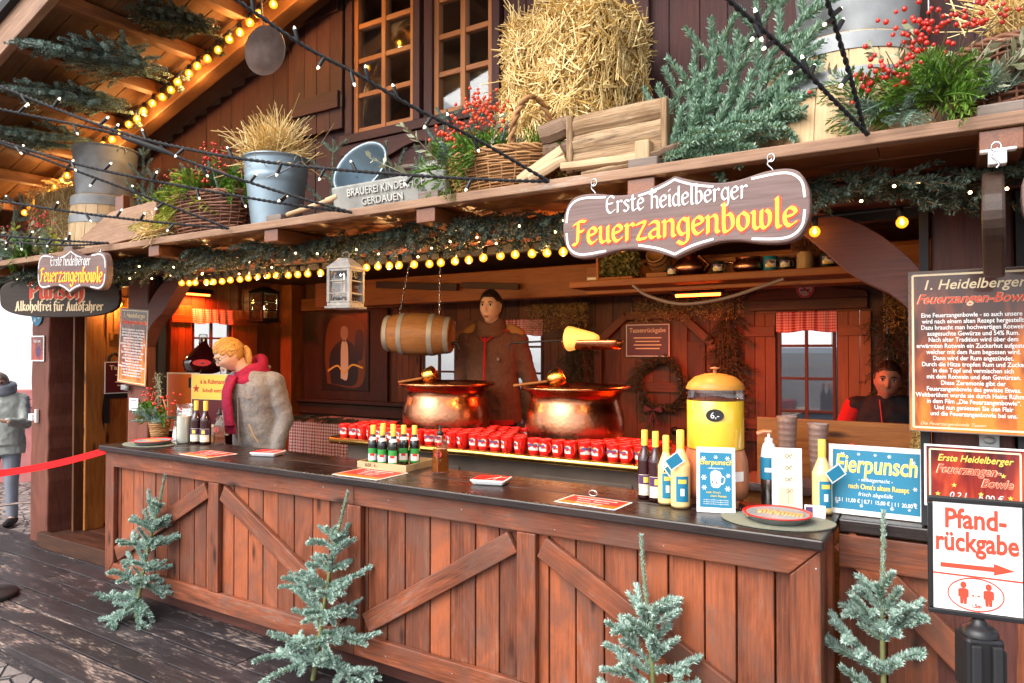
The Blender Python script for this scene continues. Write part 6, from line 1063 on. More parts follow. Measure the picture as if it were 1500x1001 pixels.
# ------------------------------------------------------------------ decoration on the canopy
ZS = 2.405
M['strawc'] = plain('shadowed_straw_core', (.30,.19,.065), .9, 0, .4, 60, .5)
def strawblock(label, c, dims, M4, n, mats=('straw','straws'), L=.11, tuft=0, name='straw_bale', w_=.0019):
    """a bale: dense packed core with straws over every face"""
    t = thing(name, label, 'straw bale', tuple(c)); w, d_, h = [x/2 for x in dims]; b = MB()
    m = 10; P = []
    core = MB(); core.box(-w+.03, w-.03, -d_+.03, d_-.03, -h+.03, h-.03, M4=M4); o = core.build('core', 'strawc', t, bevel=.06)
    faces = [((0,-1,0), w, h, d_), ((1,0,0), d_, h, w), ((-1,0,0), d_, h, w), ((0,0,1), w, d_, h), ((0,1,0), w, h, d_)]; areas = np.array([a*b_ for _, a, b_, _ in faces]); cnt = (n*areas/areas.sum()).astype(int)
    for (nr, a, b_, off), k in zip(faces, cnt):
        nr = np.array(nr, float); u = np.cross(nr, (0,0,1)) if abs(nr[2]) < .5 else np.array([1.,0,0]); v = np.cross(nr, u)
        q = (rng.random((k, 2))*2-1); bulge = .035*(1-q[:,0]**4)*(1-q[:,1]**4) + .018*np.sin(q[:,0]*7+q[:,1]*5)+.012*np.sin(q[:,1]*17)
        edge = np.maximum(abs(q[:,0]), abs(q[:,1])); bulge -= .085*(np.clip(edge-.68, 0, 1)/.32)**2
        P = u*(q[:,0]*a)[:,None] + v*(q[:,1]*b_)[:,None] + nr*(off+bulge-.012+rng.random(k)*.02)[:,None]
        D = rng.normal(0,1,(k,3)); D -= nr*(D@nr)[:,None]*(.72+.25*(rng.random(k) < .86))[:,None]
        straws(b, tf(P, M4), D@np.array(M4)[:3,:3].T, L*(.35+rng.random(k)), w_)
    for f, s_ in (((0,-1,0),0),): pass
    if tuft:
        k = tuft; q = rng.random((k,2))*2-1; s_ = rng.integers(0, 2, k); P = np.where(s_[:,None] == 0, np.c_[np.full(k,-w), q[:,0]*d_, q[:,1]*h], np.c_[q[:,0]*w, q[:,1]*d_, np.full(k,h)]); D = np.where(s_[:,None] == 0, np.array([[-1.,-.3,.5]]), np.array([[-.4,-.3,1.]])) + rng.normal(0,.5,(k,3)); straws(b, tf(P, M4), D, .12+.12*rng.random(k), w_)
    b.build('straws', mats[0], t); return t
strawblock('big upright golden straw bale leaning on the upper wall behind the log trough', (-1.62,3.1,2.41), (.61,.42,.92), Matrix.Translation((-1.58, 3.10, 2.885)) @ Matrix.Rotation(R(-13), 4, 'Z') @ Matrix.Rotation(R(6), 4, 'Y'), 8200, tuft=170, w_=.0026, L=.125)
strawblock('brown straw block behind the dried flowers at the far left of the canopy', (-6.2,2.95,2.41), (.75,.35,.66), Matrix.Translation((-6.22, 3.0, 2.745)), 3200, ('straws','straws'), .09, 20)
def strawtuft(label, c, rx, rz, n, L=.16, up=1.0):
    b = MB(); P = np.array(c) + rng.normal(0, 1, (n,3))*np.array([rx*.5, rx*.45, rz*.35]); D = (P-np.array(c))/rx + rng.normal(0, .55, (n,3)) + np.array([0,0,up*.6]); straws(b, P, D, L*(.4+rng.random(n)), .0019); return tag(b.build('straw_tuft', 'straw', origin=c), label, 'straw')
strawtuft('bushy tuft of straw sticking out of the blue bucket', (-3.36,2.74,2.89), .165, .20, 1300, .15); strawtuft('small tuft of straw lying under the left wicker basket', (-4.22,2.56,2.46), .11, .08, 350, .14, .2); strawtuft('tuft of brown straw above the right wicker basket', (.24,2.86,2.84), .13, .12, 500, .16)
def halfbarrel(label, x, y, r0, r1, h, n=36):
    t = thing('half_barrel', label, 'barrel', (x, y, ZS)); b = MB(); k = [(r0+(r1-r0)*(t_**1.6), ZS+.001+h*t_) for t_ in np.linspace(0,1,9)]
    for i in range(18):
        a0, a1 = i/18*2*PI+.008, (i+1)/18*2*PI-.008; aa = np.linspace(a0, a1, 4); V = [(x+(r+dr)*math.cos(q), y+(r+dr)*math.sin(q), z) for r, z in k for q in aa for dr in (0,)]; b.add(V, [[4*j+c, 4*j+c+1, 4*j+c+5, 4*j+c+4] for j in range(8) for c in range(3)], 0, True, np.c_[[v[2] for v in V], [q*.3 for r, z in k for q in aa], np.full(len(V), i*1.7)])
    b.lathe([(r1-.004, ZS+h), (.001, ZS+h-.002)], (x,y,0), n, cap=False); b.lathe([(r-.006, z) for r, z in k], (x,y,0), n, cap=False); b.build('staves', 'oak', t); b = MB()
    for t0, t1 in ((.55,.68),(.84,.99)): b.lathe([(r0+(r1-r0)*(q**1.6)+.005, ZS+h*q) for q in (t0, (t0+t1)/2, t1)], (x,y,0), n, cap=False)
    b.build('hoops', 'zinc', t); return t
halfbarrel('pale oak half barrel under the big zinc tub right of the fir branches', -.33, 3.02, .345, .262, .45); halfbarrel('pale oak half barrel under the zinc tub at the left end', -5.53, 2.92, .25, .225, .47)
def tub(label, x, y, z, r0, r1, h, mat='zinc', nm='zinc_tub', handle=False, ribs=(.8,)):
    t = thing(nm, label, 'tub' if nm == 'zinc_tub' else 'bucket', (x, y, z)); b = MB(); pr = [(r0*.97,z+.001),(r0,z+.004)]
    for q in np.linspace(0.03, 1, 24):
        r = r0+(r1-r0)*q; bump = sum(.006*math.exp(-((q-c)/.018)**2) for c in ribs); pr.append((r+bump, z+h*q))
    pr += [(r1+.008,z+h+.003),(r1+.008,z+h+.009),(r1-.004,z+h+.009),(r1-.008,z+h-.01),(r0-.004,z+.012),(.001,z+.012)]; b.lathe(pr, (x,y,0), 40, cap=False); b.build('body', mat, t)
    if handle: b = MB(); b.tube([(x-(r1+.01)*math.cos(a), y-(r1*.95)*math.sin(a)*.9, z+h-.03-.12*math.sin(a)) for a in np.linspace(0, PI, 16)], .004, 6); b.build('bail_handle', 'zinc', t)
    for s_ in (-1, 1): b = MB(); b.tube([(x+s_*(r1+.004), y-.03*math.cos(a), z+h-.03+.035*math.sin(a)) for a in np.linspace(0, PI, 9)], .005, 6); b.build('lug', 'zinc', t)
    return t
tub('large galvanised tub standing on the right half barrel', -.28, 3.02, ZS+.455, .205, .245, .55, ribs=(.9,)); tub('galvanised tub standing on the left half barrel', -5.53, 2.92, ZS+.475, .195, .225, .37, ribs=(.72,))
tub('blue grey zinc bucket filled with straw between the two wicker baskets', -3.33, 2.74, ZS+.001, .135, .185, .41, 'zincb', 'zinc_bucket', True, (.70,.76,.82))
tb2 = tub('empty blue grey zinc bucket lying tipped on its side behind the stone trough', 0, 0, 0, .11, .165, .28, 'zincb', 'zinc_bucket', True, (.6,.68)); tb2.location = (-2.66, 2.98, 2.56); tb2.rotation_euler = Vector((.05, -.90, .42)).to_track_quat('Z', 'Y').to_euler()
b = MB(); b.lathe([(.17,0),(.175,.01),(.16,.03),(.11,.06),(.05,.075),(.02,.08),(.001,.08)], (-2.17, 2.86, 2.60), 32); b.lathe([(.14,0),(.14,.19)], (-2.17,2.86,2.407), 28); tag(b.build('milk_can', 'stone', origin=(-2.17,2.86,ZS)), 'grey domed milk can lid behind the stone trough', 'milk can')
t = thing('stone_trough', 'grey cast stone trough with embossed lettering at the canopy edge', 'trough', (-2.33, 2.7, ZS)); b = MB(); b.hexa([[-2.69,2.585,ZS+.002],[-1.97,2.585,ZS+.002],[-1.97,2.82,ZS+.002],[-2.69,2.82,ZS+.002],[-2.70,2.565,ZS+.145],[-1.96,2.565,ZS+.145],[-1.96,2.84,ZS+.145],[-2.70,2.84,ZS+.145]]); b.build('block', 'stone', t, bevel=.012)
Mt = front(-2.33, 2.5795, ZS+.02) @ Matrix.Rotation(R(8), 4, 'X'); M['stonel'] = plain('grey_stone_relief', (.47,.47,.43), .85, 0, .15, 20, .3); text('BRAUEREI KINDERHOF', .052, 'stonel', Mt @ Matrix.Translation((0,.065,.002)), t, bold=.01, fit=.50, ext=.003); text('GERDAUEN', .050, 'stonel', Mt @ Matrix.Translation((-.02,.012,.002)), t, bold=.01, fit=.27, ext=.003)
# log trough
M['rawg'] = wood('rough_split_wood', (.07,.035,.016), (.25,.15,.075), (.52,.38,.23), .85, (.13,.075,.05), .48, bump=1.0)
t = thing('log_trough', 'rustic flower trough of split logs with sticks under it', 'trough', (-1.15, 2.72, ZS))
def log(nm, p, q, r, mat='raw', sq=.7):
    b = MB(); p = np.array(p); q = np.array(q); k = np.linspace(0,1,9); 
    n = 9; a = np.arange(n)*2*PI/n; cs = 1+rng.normal(0,.10,n); d = (q-p)/np.linalg.norm(q-p); u = np.cross(d, (0,1,0)); u /= np.linalg.norm(u); v = np.cross(d, u); V = []
    for s_ in k: V += list(p+(q-p)*s_+rng.normal(0,.0012,3)+(u[None]*(np.cos(a)*r*cs*(1-.08*abs(2*s_-1)))[:,None]+v[None]*(np.sin(a)*r*sq*cs)[:,None]))
    i = np.arange(8)[:,None]*n; j = np.arange(n)[None]; j2 = (j+1) % n; gc = np.stack([np.repeat(k*np.linalg.norm(q-p), n), np.tile(np.cos(a)*r, 9), np.tile(np.sin(a)*r, 9)], -1)+rng.random(3)*20; b.add(V, np.stack([i+j,i+j2,i+n+j2,i+n+j],-1).reshape(-1,4), 0, False, gc); b.add(V[:n][::-1], [list(range(n))], 0, False, gc[:n]); b.add(V[-n:], [list(range(n))], 0, False, gc[-n:]); return b.build(nm, mat, t)
for i, z in enumerate((2.49, 2.565, 2.645)): log('split_log', (-1.31-.01*(i%2), 2.615, z), (-.925+.012*(i%2), 2.615, z+.006), .046, 'rawg', .55)
for z in (2.49, 2.565, 2.64): log('split_log', (-1.31, 2.86, z), (-.93, 2.86, z), .042, 'rawg', .55)
for x in (-1.325, -.915): b = MB(); b.box(x-.014, x+.014, 2.585, 2.89, 2.44, 2.685, axis=2); b.build('end_board', 'rawg', t, bevel=.008)
log('bark_log', (-1.47,2.60,2.625), (-1.34,2.64,2.665), .052, 'bark', .8); log('bark_log', (-1.46,2.62,2.56), (-1.35,2.65,2.56), .045, 'bark', .9)
log('stick', (-1.55,2.56,2.43), (-1.36,2.60,2.545), .030); log('stick', (-1.49,2.54,2.428), (-1.33,2.57,2.50), .024); log('stick', (-1.34,2.55,2.462), (-.99,2.57,2.458), .019); log('stick', (-1.28,2.62,2.44), (-.95,2.60,2.445), .015); log('stick', (-.99,2.56,2.45),(-.83,2.60,2.50), .014, 'bark')
b = MB(); b.box(-1.02,-.96,2.55,2.62,2.425,2.52,axis=2); b.build('block', 'raw', t, bevel=.006)
# wicker baskets
def wicker(label, x, y, rx, ry, h, rows, mat, flare=.85, handle=None, tilt=0, rr=.008):
    t = thing('wicker_basket', label, 'basket', (x, y, ZS)); b = MB(); n = 96; a = np.arange(n+1)*2*PI/n; m = 26
    for k in range(rows):
        q = k/(rows-1); s_ = flare+(1-flare)*math.sin(q*PI/2); w = 1+.022*np.sin(a*m/2+(k%2)*PI); z = ZS+.012+h*q+.003*np.sin(a*5+k); b.tube(np.c_[x+rx*s_*w*np.cos(a), y+ry*s_*w*np.sin(a), z], rr*.8, 5, cap=False)
    for i in range(m): q = i*2*PI/m; b.tube([(x+rx*(flare+(1-flare)*math.sin(s_*PI/2))*math.cos(q), y+ry*(flare+(1-flare)*math.sin(s_*PI/2))*math.sin(q), ZS+.005+h*s_) for s_ in (0,.3,.6,1)], rr*.6, 5)
    for j in range(3): ph = j*2.1; b.tube(np.c_[x+rx*(1.01+.018*np.sin(a*10+ph))*np.cos(a), y+ry*(1.01+.018*np.sin(a*10+ph))*np.sin(a), ZS+h+.018+.010*np.cos(a*10+ph)], rr, 5, cap=False)
    b.lathe([(.93*flare,.004),(.001,.005)], (x,y,ZS), 32, sx=rx, sy=ry, cap=False); b.lathe([(.92*flare,.004),(.93,h)], (x,y,ZS), 32, sx=rx, sy=ry, cap=False)
    b.build('weave', mat, t)
    if handle:
        b = MB(); (p0, p1, hz) = handle; p0 = np.array(p0); p1 = np.array(p1); u = np.linspace(0, PI, 30)
        for j in range(2): b.tube([p0+(p1-p0)*(1-math.cos(s_))/2+np.array([.008*math.cos(s_*14+j*PI), .012*math.sin(s_*14+j*PI), hz*math.sin(s_)]) for s_ in u], .010, 6)
        b.build('handle', mat, t)
    return t
wicker('long brown wicker basket left of the blue bucket', -3.93, 2.72, .37, .17, .235, 13, 'wick', .84, ((-3.98,2.58,2.62),(-3.62,2.68,2.62),.19))
wicker('light wicker basket of berries in front of the big straw bale', -1.73, 2.70, .29, .17, .165, 15, 'wickl', .78, ((-1.62,2.60,2.55),(-1.52,2.84,2.55),.30), rr=.006)
wicker('reddish wicker basket at the right end of the canopy', .22, 2.80, .20, .17, .25, 13, 'wick', .86)
# plants
def berries(mb, c, s_, n, r=.0085, mat=0):
    for i in range(n): p = np.array(c)+rng.normal(0,1,3)*np.array(s_); mb.ball(p, r*random.uniform(.8,1.15), 8, mat)
def spray(mb, p, d, L, nrm, mat=0, nl=.05, nw=.006, per=260, droop=-.3, sub=4, cm=0):
    """a flat thuja-like spray"""
    d = np.array(d, float); d /= np.linalg.norm(d); ts = np.linspace(0,1,7); pts = np.array([np.array(p)+d*L*t_+np.array([0,0,droop*L])*t_*t_ for t_ in ts]); mb.tube(pts, np.linspace(.0035,.001,7), 4, cm, cap=False); fuzz(mb, pts, int(per*L), nl, nw, .55, mat, flat_n=nrm, taper=.6)
    sd = np.cross(nrm, d); sd /= np.linalg.norm(sd)+1e-9
    for k in range(sub):
        t_ = .15+.7*k/sub; q = pts[0]+(pts[-1]-pts[0])*t_
        for sg in (-1,1): dd = d*.75+sd*sg*.65; l = L*(1-t_)*.6+.03; pp = np.array([q+dd*l*s_+np.array([0,0,droop*l*.7])*s_*s_ for s_ in (0,.33,.66,1)]); fuzz(mb, pp, int(per*l*1.2), nl*.7, nw, .5, mat, flat_n=nrm, taper=.6)
def arrangement(label, c, rx, ry, rz, spec, bp=None, group=None, bm='berry'):
    """mixed greenery: spec = list of (material, count, length, kind)"""
    t = thing('greenery', label, 'greenery', tuple(c)); c = np.array(c, float)
    for mat, n, L, kind, bias in spec:
        b = MB()
        for i in range(n):
            p = c + rng.normal(0,1,3)*np.array([rx*.45, ry*.4, .012]); d_ = np.array([(p[0]-c[0])/rx*1.1+rng.normal(0,.45), -abs(rng.normal(.25,.4)), abs(rng.normal(.65,.35))]) + np.array(bias)
            l = L*random.uniform(.7,1.2)
            if kind == 'thuja': spray(b, p, d_, l, np.array([rng.normal(0,.4), -1, .3+rng.normal(0,.3)]), droop=-.35)
            elif kind == 'cyp': spray(b, p, d_, l, np.array([rng.normal(0,.5), -1, .2]), nl=.028, nw=.003, per=520, droop=-.2)
            elif kind == 'fir': twig(b, p, d_, l, (0,0,-.1), 1300, .022, .0036, cm=0)
            elif kind == 'leaf': pts = np.array([p+d_/np.linalg.norm(d_)*l*s_ for s_ in (0,.4,.7,1)]); b.tube(pts, .002, 4, 0, cap=False); fuzz(b, pts, int(60*l)+4, .055, .020, .9, 0, taper=.2)
        b.build('foliage', mat, t)
    if bp:
        b = MB(); st_ = MB()
        for (p, s_, n) in bp: berries(b, p, s_, n); 
        for (p, s_, n) in bp:
            for k in range(4): st_.tube([np.array(c)+rng.normal(0,.02,3), (np.array(c)+np.array(p))/2+rng.normal(0,.02,3), np.array(p)+rng.normal(0,1,3)*np.array(s_)], .002, 4)
        st_.build('stems', 'stem', t); o = b.build('berries', bm, t); o['kind'] = 'stuff'
    return t
arrangement('orange red berries and hanging thuja in the light wicker basket', (-1.82,2.66,2.56), .24, .13, .2, [('thuja',12,.28,'thuja',(-.5,-.3,-.3)),('thujag',8,.20,'cyp',(0,0,0)),('thuja',9,.24,'thuja',(.4,0,.5)),('sage',5,.22,'leaf',(.8,0,.3)),('fir',3,.2,'fir',(0,0,.3))], [((-1.80,2.60,2.80),(.055,.03,.05),75),((-1.93,2.58,2.72),(.05,.03,.03),42),((-1.70,2.60,2.73),(.04,.03,.04),34),((-1.88,2.56,2.64),(.04,.02,.02),16)], bm='berryo')
arrangement('red berries, yellow green leaves and fir in the long brown basket', (-3.93,2.70,2.64), .33, .12, .3, [('thuja',14,.32,'thuja',(.2,0,.4)),('leafy',12,.30,'thuja',(-.7,-.2,-.2)),('fir',8,.28,'fir',(.1,0,.5)),('thujag',8,.28,'cyp',(-.2,0,.3)),('leafy',5,.22,'leaf',(-.2,0,.4))], [((-3.80,2.60,2.78),(.04,.02,.09),45),((-4.05,2.58,2.77),(.07,.02,.03),35),((-3.70,2.62,2.90),(.03,.02,.05),20)])
arrangement('red berries, sage leaves and bright thuja at the right end of the canopy', (-.02,2.64,2.50), .24, .10, .25, [('thuja',7,.22,'thuja',(.1,-.1,-.2)),('thuja',6,.22,'thuja',(-.8,0,.1)),('thujag',9,.20,'cyp',(.2,-.1,.2)),('sage',14,.24,'leaf',(.3,0,.4)),('fir',2,.18,'fir',(-.6,0,.2)),('thujag',4,.16,'cyp',(-.6,-.3,-.5))], [((-.04,2.56,2.70),(.06,.02,.03),48),((-.12,2.55,2.60),(.07,.02,.03),48),((.02,2.56,2.77),(.08,.02,.03),26),((-.2,2.55,2.62),(.03,.02,.05),16),((.1,2.56,2.73),(.05,.02,.03),18)])
arrangement('dried flowers, berries and grey greens at the far left canopy edge', (-6.1,2.62,2.43), .55, .10, .3, [('thujag',16,.26,'cyp',(-.2,0,.1)),('leafy',8,.22,'leaf',(.2,0,.3)),('sage',10,.24,'leaf',(0,0,.2)),('thuja',12,.24,'thuja',(.6,-.1,.1))], [((-5.75,2.55,2.68),(.10,.02,.05),30),((-6.2,2.55,2.58),(.16,.02,.05),28),((-6.6,2.55,2.62),(.1,.02,.05),20)])
def sprig(label, pts, L, n=1, mat='fir', per=1200):
    b = MB()
    for p, d_ in pts: bough(b, p, d_, L, (0,-1,.2), 3, per, .022, .0036, droop=0, sub=False)
    return tag(b.build('fir_sprig', [mat,'gstem'], origin=pts[0][0]), label, 'fir sprig')
sprig('upright blue fir sprig between the blue bucket and tipped bucket', [((-3.0,2.86,2.42),(.03,0,1))], .50); sprig('blue fir sprig below the left upper window', [((-2.72,3.10,2.62),(-.55,0,.8))], .36); sprig('blue fir sprig rising right of the tipped bucket', [((-2.46,3.1,2.60),(.25,0,1))], .46)
sprig('blue fir sprig right of the left zinc tub', [((-4.98,2.9,2.7),(0,0,1)),((-4.85,2.85,2.5),(.2,0,1))], .50); sprig('blue fir sprig above the dried flowers at the picture edge', [((-6.85,2.7,2.75),(.2,-.1,1)),((-6.6,2.7,2.6),(.6,0,.8))], .42); sprig('small blue fir sprig behind the berries by the straw bale', [((-2.10,3.0,2.70),(-.05,0,1))], .3)
b = MB()
def thickbough(b, p, d, L, nrm, sides, sp=.75, droop=-.08):
    d = np.array(d, float); d /= np.linalg.norm(d); nrm = np.array(nrm, float); sd = np.cross(nrm, d); sd /= np.linalg.norm(sd); Q = finger(b, p, d, L, (0,0,droop), .030, .0066, per=1500)
    for k in range(sides):
        t_ = .12+.75*k/max(1,sides-1); q = np.array([np.interp(t_*5, range(6), Q[:,c]) for c in range(3)])
        for sg in (-1,1):
            l = (L*.42*(1-t_)+.09)*random.uniform(.8,1.15); dd = d*math.cos(sp)+sd*sg*math.sin(sp)+nrm*random.uniform(-.1,.35); S_ = finger(b, q, dd, l*1.12, (0,0,.05), .030, .0066, per=1500)
            if l > .20:
                for m_ in (3,):
                    for s2 in (-1,1): finger(b, S_[m_], dd*.8+np.cross(nrm,dd)*s2*.6+nrm*random.uniform(0,.25), l*.5, (0,0,.05), .029, .0064, per=1500)
for p, d_, L, s_ in (((-.92,2.80,2.45),(.80,-.02,.92),.84,6),((-.90,2.74,2.47),(.92,-.02,.62),.58,4),((-.90,2.70,2.46),(.98,-.02,.42),.46,3),((-.98,2.72,2.45),(.25,-.1,.75),.34,4),((-.93,2.66,2.46),(.8,-.1,.34),.34,4),((-.88,2.64,2.45),(.9,-.1,.14),.24,3),((-1.0,2.64,2.45),(.5,-.1,.25),.24,3)): thickbough(b, p, d_, L, (.1,-1,.3), s_)
tag(b.build('fir_branch', ['firb','gstem'], origin=(-.85,2.75,ZS)), 'big bundle of blue green fir branches leaning on the right half barrel', 'fir branches')
# other shelf things
b = MB(); M4 = front(-4.74, 2.575, 2.545, 0, -3) @ Matrix.Rotation(R(-8), 4, 'X'); b.prism([(-.46,-.02),(-.25,-.125),(.45,-.115),(.45,.105),(-.10,.115)], .03, M4); tag(b.build('arrow_board', 'edge', origin=(-4.7,2.58,ZS), bevel=.006), 'blank reddish wooden arrow board pointing left on the canopy edge', 'arrow board')
b = MB(); b.box(-4.82,-4.72,2.61,2.66,ZS+.002,2.76,axis=2); tag(b.build('board_stake', 'canopy', origin=(-4.77,2.63,ZS), bevel=.005), 'short upright stake behind the arrow board', 'stake')
b = MB(); b.tube([(-3.02,2.56,2.44),(-2.70,2.58,2.49),(-2.66,2.585,2.50)], .014, 8); b.tube([(-2.74,2.58,2.487),(-2.66,2.585,2.503)], .018, 8); tag(b.build('tool_handle', 'raw', origin=(-2.9,2.57,ZS)), 'old wooden tool handle lying left of the stone trough', 'tool')
b = MB(); b.tube([(-3.1,2.62,2.42),(-2.8,2.66,2.44)], .016, 8); tag(b.build('stick', 'bark', origin=(-3,2.6,ZS)), 'rough stick lying beside the blue bucket', 'stick')
b = MB(); a = np.linspace(0, PI*1.15, 24); b.tube([(-2.83+.40*math.cos(q), 3.30, 2.42+.42*math.sin(q)) for q in a], .018, 8); tag(b.build('cart_wheel_rim', 'grey', origin=(-2.83,3.3,ZS)), 'curved grey wooden wheel rim behind the tipped bucket', 'wheel rim')
t = thing('frying_pan', 'old greyish iron frying pan hanging from the gable beam', 'pan', (-3.72, 3.0, 3.9)); M4 = Matrix.Translation((-3.72, 2.99, 3.645)) @ Matrix.Rotation(R(14), 4, 'Z') @ Matrix.Rotation(R(96), 4, 'X'); b = MB(); b.lathe([(.001,.002),(.115,.002),(.152,.034),(.157,.034),(.120,-.006),(.001,-.006)], (0,0,0), 40, M4=M4, cap=False); b.build('pan', 'rusty', t); b = MB(); b.tube([M4 @ Vector((0,.15,.03)), M4 @ Vector((0,.26,.04)), M4 @ Vector((0,.36,.04))], .009, 6, sq=.5); b.build('handle', 'rusty', t)
# ------------------------------------------------------------------ fir garland under the canopy and boughs under the roof
b = MB()
for i in range(210):
    x = -7.3+7.75*i/209+random.uniform(-.03,.03)
    if -.10 < x < .22 and i % 2: continue
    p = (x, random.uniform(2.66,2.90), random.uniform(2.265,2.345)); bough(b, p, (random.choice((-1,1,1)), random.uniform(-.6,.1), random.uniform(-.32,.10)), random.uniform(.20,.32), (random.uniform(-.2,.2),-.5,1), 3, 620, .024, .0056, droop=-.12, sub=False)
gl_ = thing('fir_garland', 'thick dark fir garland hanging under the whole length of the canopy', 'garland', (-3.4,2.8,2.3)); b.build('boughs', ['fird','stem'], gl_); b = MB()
for i in range(60): x = -7.0+7.2*i/59+random.uniform(-.05,.05); b.ball((x, random.uniform(2.62,2.75), random.uniform(2.17,2.29)), .0055, 6)
o = b.build('micro_lights', 'ledw', gl_); 
for k, (x, L, lb) in enumerate(((-4.16,.62,'fir bough under the roof nearest the upper window'),(-4.72,.95,'long fir bough under the roof, second from the upper window'),(-5.22,.85,'fir bough under the roof above the string lights'),(-5.80,.75,'lowest fir bough under the roof near the left zinc tub'))):
    b = MB(); 
    for j in range(3): bough(b, (x+random.uniform(-.05,.08), 2.93, ROOF(x)-.06-.03*j), (random.uniform(-.18,.12), -1, -.05+.03*j), L*(1-.15*j), (.1,0,1), 7, 900, .024, .0042, droop=-.10)
    for j in range(2): bough(b, (x+.1*j-.1, 2.99, ROOF(x)-.05), (random.uniform(-.3,.6), -.1, -.9), .14, (0,-1,.2), 2, 800, .024, .004, droop=-.1, sub=False)
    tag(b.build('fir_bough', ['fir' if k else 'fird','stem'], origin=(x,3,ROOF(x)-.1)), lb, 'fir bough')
# ------------------------------------------------------------------ cut fir saplings leaning on the counter
def sapling(label, base, tip, W_, seed, whorls=6, lead=.27):
    random.seed(seed); U = random.uniform; t = thing('fir_sapling', label, 'fir tree', base); b0 = np.array(base, float); tp = np.array(tip, float); ax = tp-b0; Ht = np.linalg.norm(ax); ax /= Ht
    pts = np.array([b0+ax*Ht*s_+np.array([.014*math.sin(s_*5+seed),0,0]) for s_ in np.linspace(0,1,12)]); tr_ = MB(); tr_.tube(pts, np.linspace(.014,.005,12), 8); tr_.build('trunk', 'gstem', t); b = MB()
    def at(s_): i = min(10, int(s_*11)); return pts[i]+(pts[i+1]-pts[i])*(s_*11-i)
    fuzz(b, pts[7:], int(2700*Ht*.40), .019, .0046, .70, 0, up=.25, taper=.1); fuzz(b, pts[3:8], int(500*Ht*.45), .015, .004, .8, 0, up=.2)
    for k in range(whorls):
        q_ = k/(whorls-1); L = W_*(.40+.60*q_**.9); n = 3 if k == 0 else 4 if k < whorls-1 else 5
        for j in range(n):
            s_ = min(.97, max(.04, (1-lead)*(1-k/whorls)**1.0*.97+U(-.028,.028))); az = -PI/2 + (j-(n-1)/2)*(PI*1.1/(n-1)) + U(-.35,.35); el = .85-.75*q_+U(-.35,.3); d_ = np.array([math.cos(az)*math.cos(el), math.sin(az)*math.cos(el)*.42, math.sin(el)]); l = L*U(.55,1.2); nrm = np.cross(d_, np.cross((0,0,1), d_)); S_ = finger(b, at(s_), d_, l, (0,0,U(-.40,.05)), .026, .0058)
            sd = np.cross(nrm, d_); sd /= np.linalg.norm(sd)
            for q in ((2,3) if l < .19 else (1,2,3,4)):
                for sg in (-1,1):
                    if random.random() < .48: continue
                    finger(b, S_[q], d_*U(.6,.9)+sd*sg*U(.5,.9)+np.array([0,0,U(-.25,.3)]), U(.06,.115)*(.75+W_), (0,0,U(-.25,.15)), .026, .0058)
    for k in range(9): a = U(-PI,0); finger(b, at(U(.12,.72)), (math.cos(a), math.sin(a)*.7, U(.3,1.1)), U(.05,.09))
    b.build('foliage', ['firs','gstem'], t)
M['firs'] = needle('silver_blue_needles', (.20,.34,.275), (.58,.71,.625))
sapling('small blue fir leaning at the left end of the counter', (-4.41,2.54,.0), (-4.22,2.605,.91), .29, 3); sapling('blue fir leaning on the middle stile of the counter', (-2.80,2.54,.0), (-2.61,2.60,.975), .34, 8); sapling('blue fir leaning on the right half of the counter', (-.93,2.50,.0), (-1.0,2.595,.975), .33, 12, 7); sapling('blue fir in front of the lower wall beside the return sign', (-.15,2.70,.0), (-.205,2.93,1.10), .38, 21, 7)
random.seed(99)
# basket of greens on the counter
t = thing('flower_basket', 'tiny wicker basket of fir and red berries on the left end of the counter', 'basket', (-4.93, 3.0, 1.05)); b = MB(); a = np.arange(41)*2*PI/40
for k in range(11): q = k/10; r = .05+.025*q; b.tube(np.c_[-4.90+r*(1+.03*np.sin(a*8+(k%2)*PI))*np.cos(a), 2.99+r*(1+.03*np.sin(a*8+(k%2)*PI))*np.sin(a), np.full(41,1.056+.014*k)], .006, 5, cap=False)
b.lathe([(.05,0),(.07,.14)], (-4.9,2.99,1.052), 16); b.build('weave', 'wickl', t); b = MB(); b.tube([(-4.90+.085*math.cos(q), 2.99, 1.20+.17*math.sin(q)) for q in np.linspace(0,PI,20)], .007, 6); b.build('handle', 'wickl', t); b = MB()
for i in range(16): twig(b, (-4.9+rng.normal(0,.04),2.98+rng.normal(0,.03),1.20), (rng.normal(0,.9),rng.normal(-.3,.5),abs(rng.normal(.4,.4))), .17, (0,0,-.05), 900, .02, .004, cm=0)
b.build('foliage', 'fir', t); b = MB()
for i in range(7): spray(b, (-4.9,2.98,1.20), (rng.normal(0,.8),-.4,.8), .22, (0,-1,.2))
b.build('foliage', 'thuja', t); b = MB(); berries(b, (-4.78,2.95,1.32), (.07,.03,.05), 32, .009); berries(b, (-4.95,2.95,1.36), (.04,.03,.04), 14, .009); o = b.build('berries', 'berry', t); o['kind'] = 'stuff'; b = MB()
for i in range(8): b.tube([(-4.9,3.0,1.2),(-4.93+rng.normal(0,.02),3.0,1.4),(-4.95+rng.normal(0,.03),3.0,1.52)], .0012, 4); 
n = 120; straws(b, np.c_[-4.94+rng.normal(0,.025,n), 3.0+rng.normal(0,.015,n), 1.36+rng.random(n)*.18], rng.normal(0,1,(n,3)), np.full(n,.015), .0016); b.build('dried_stems', 'sage', t)
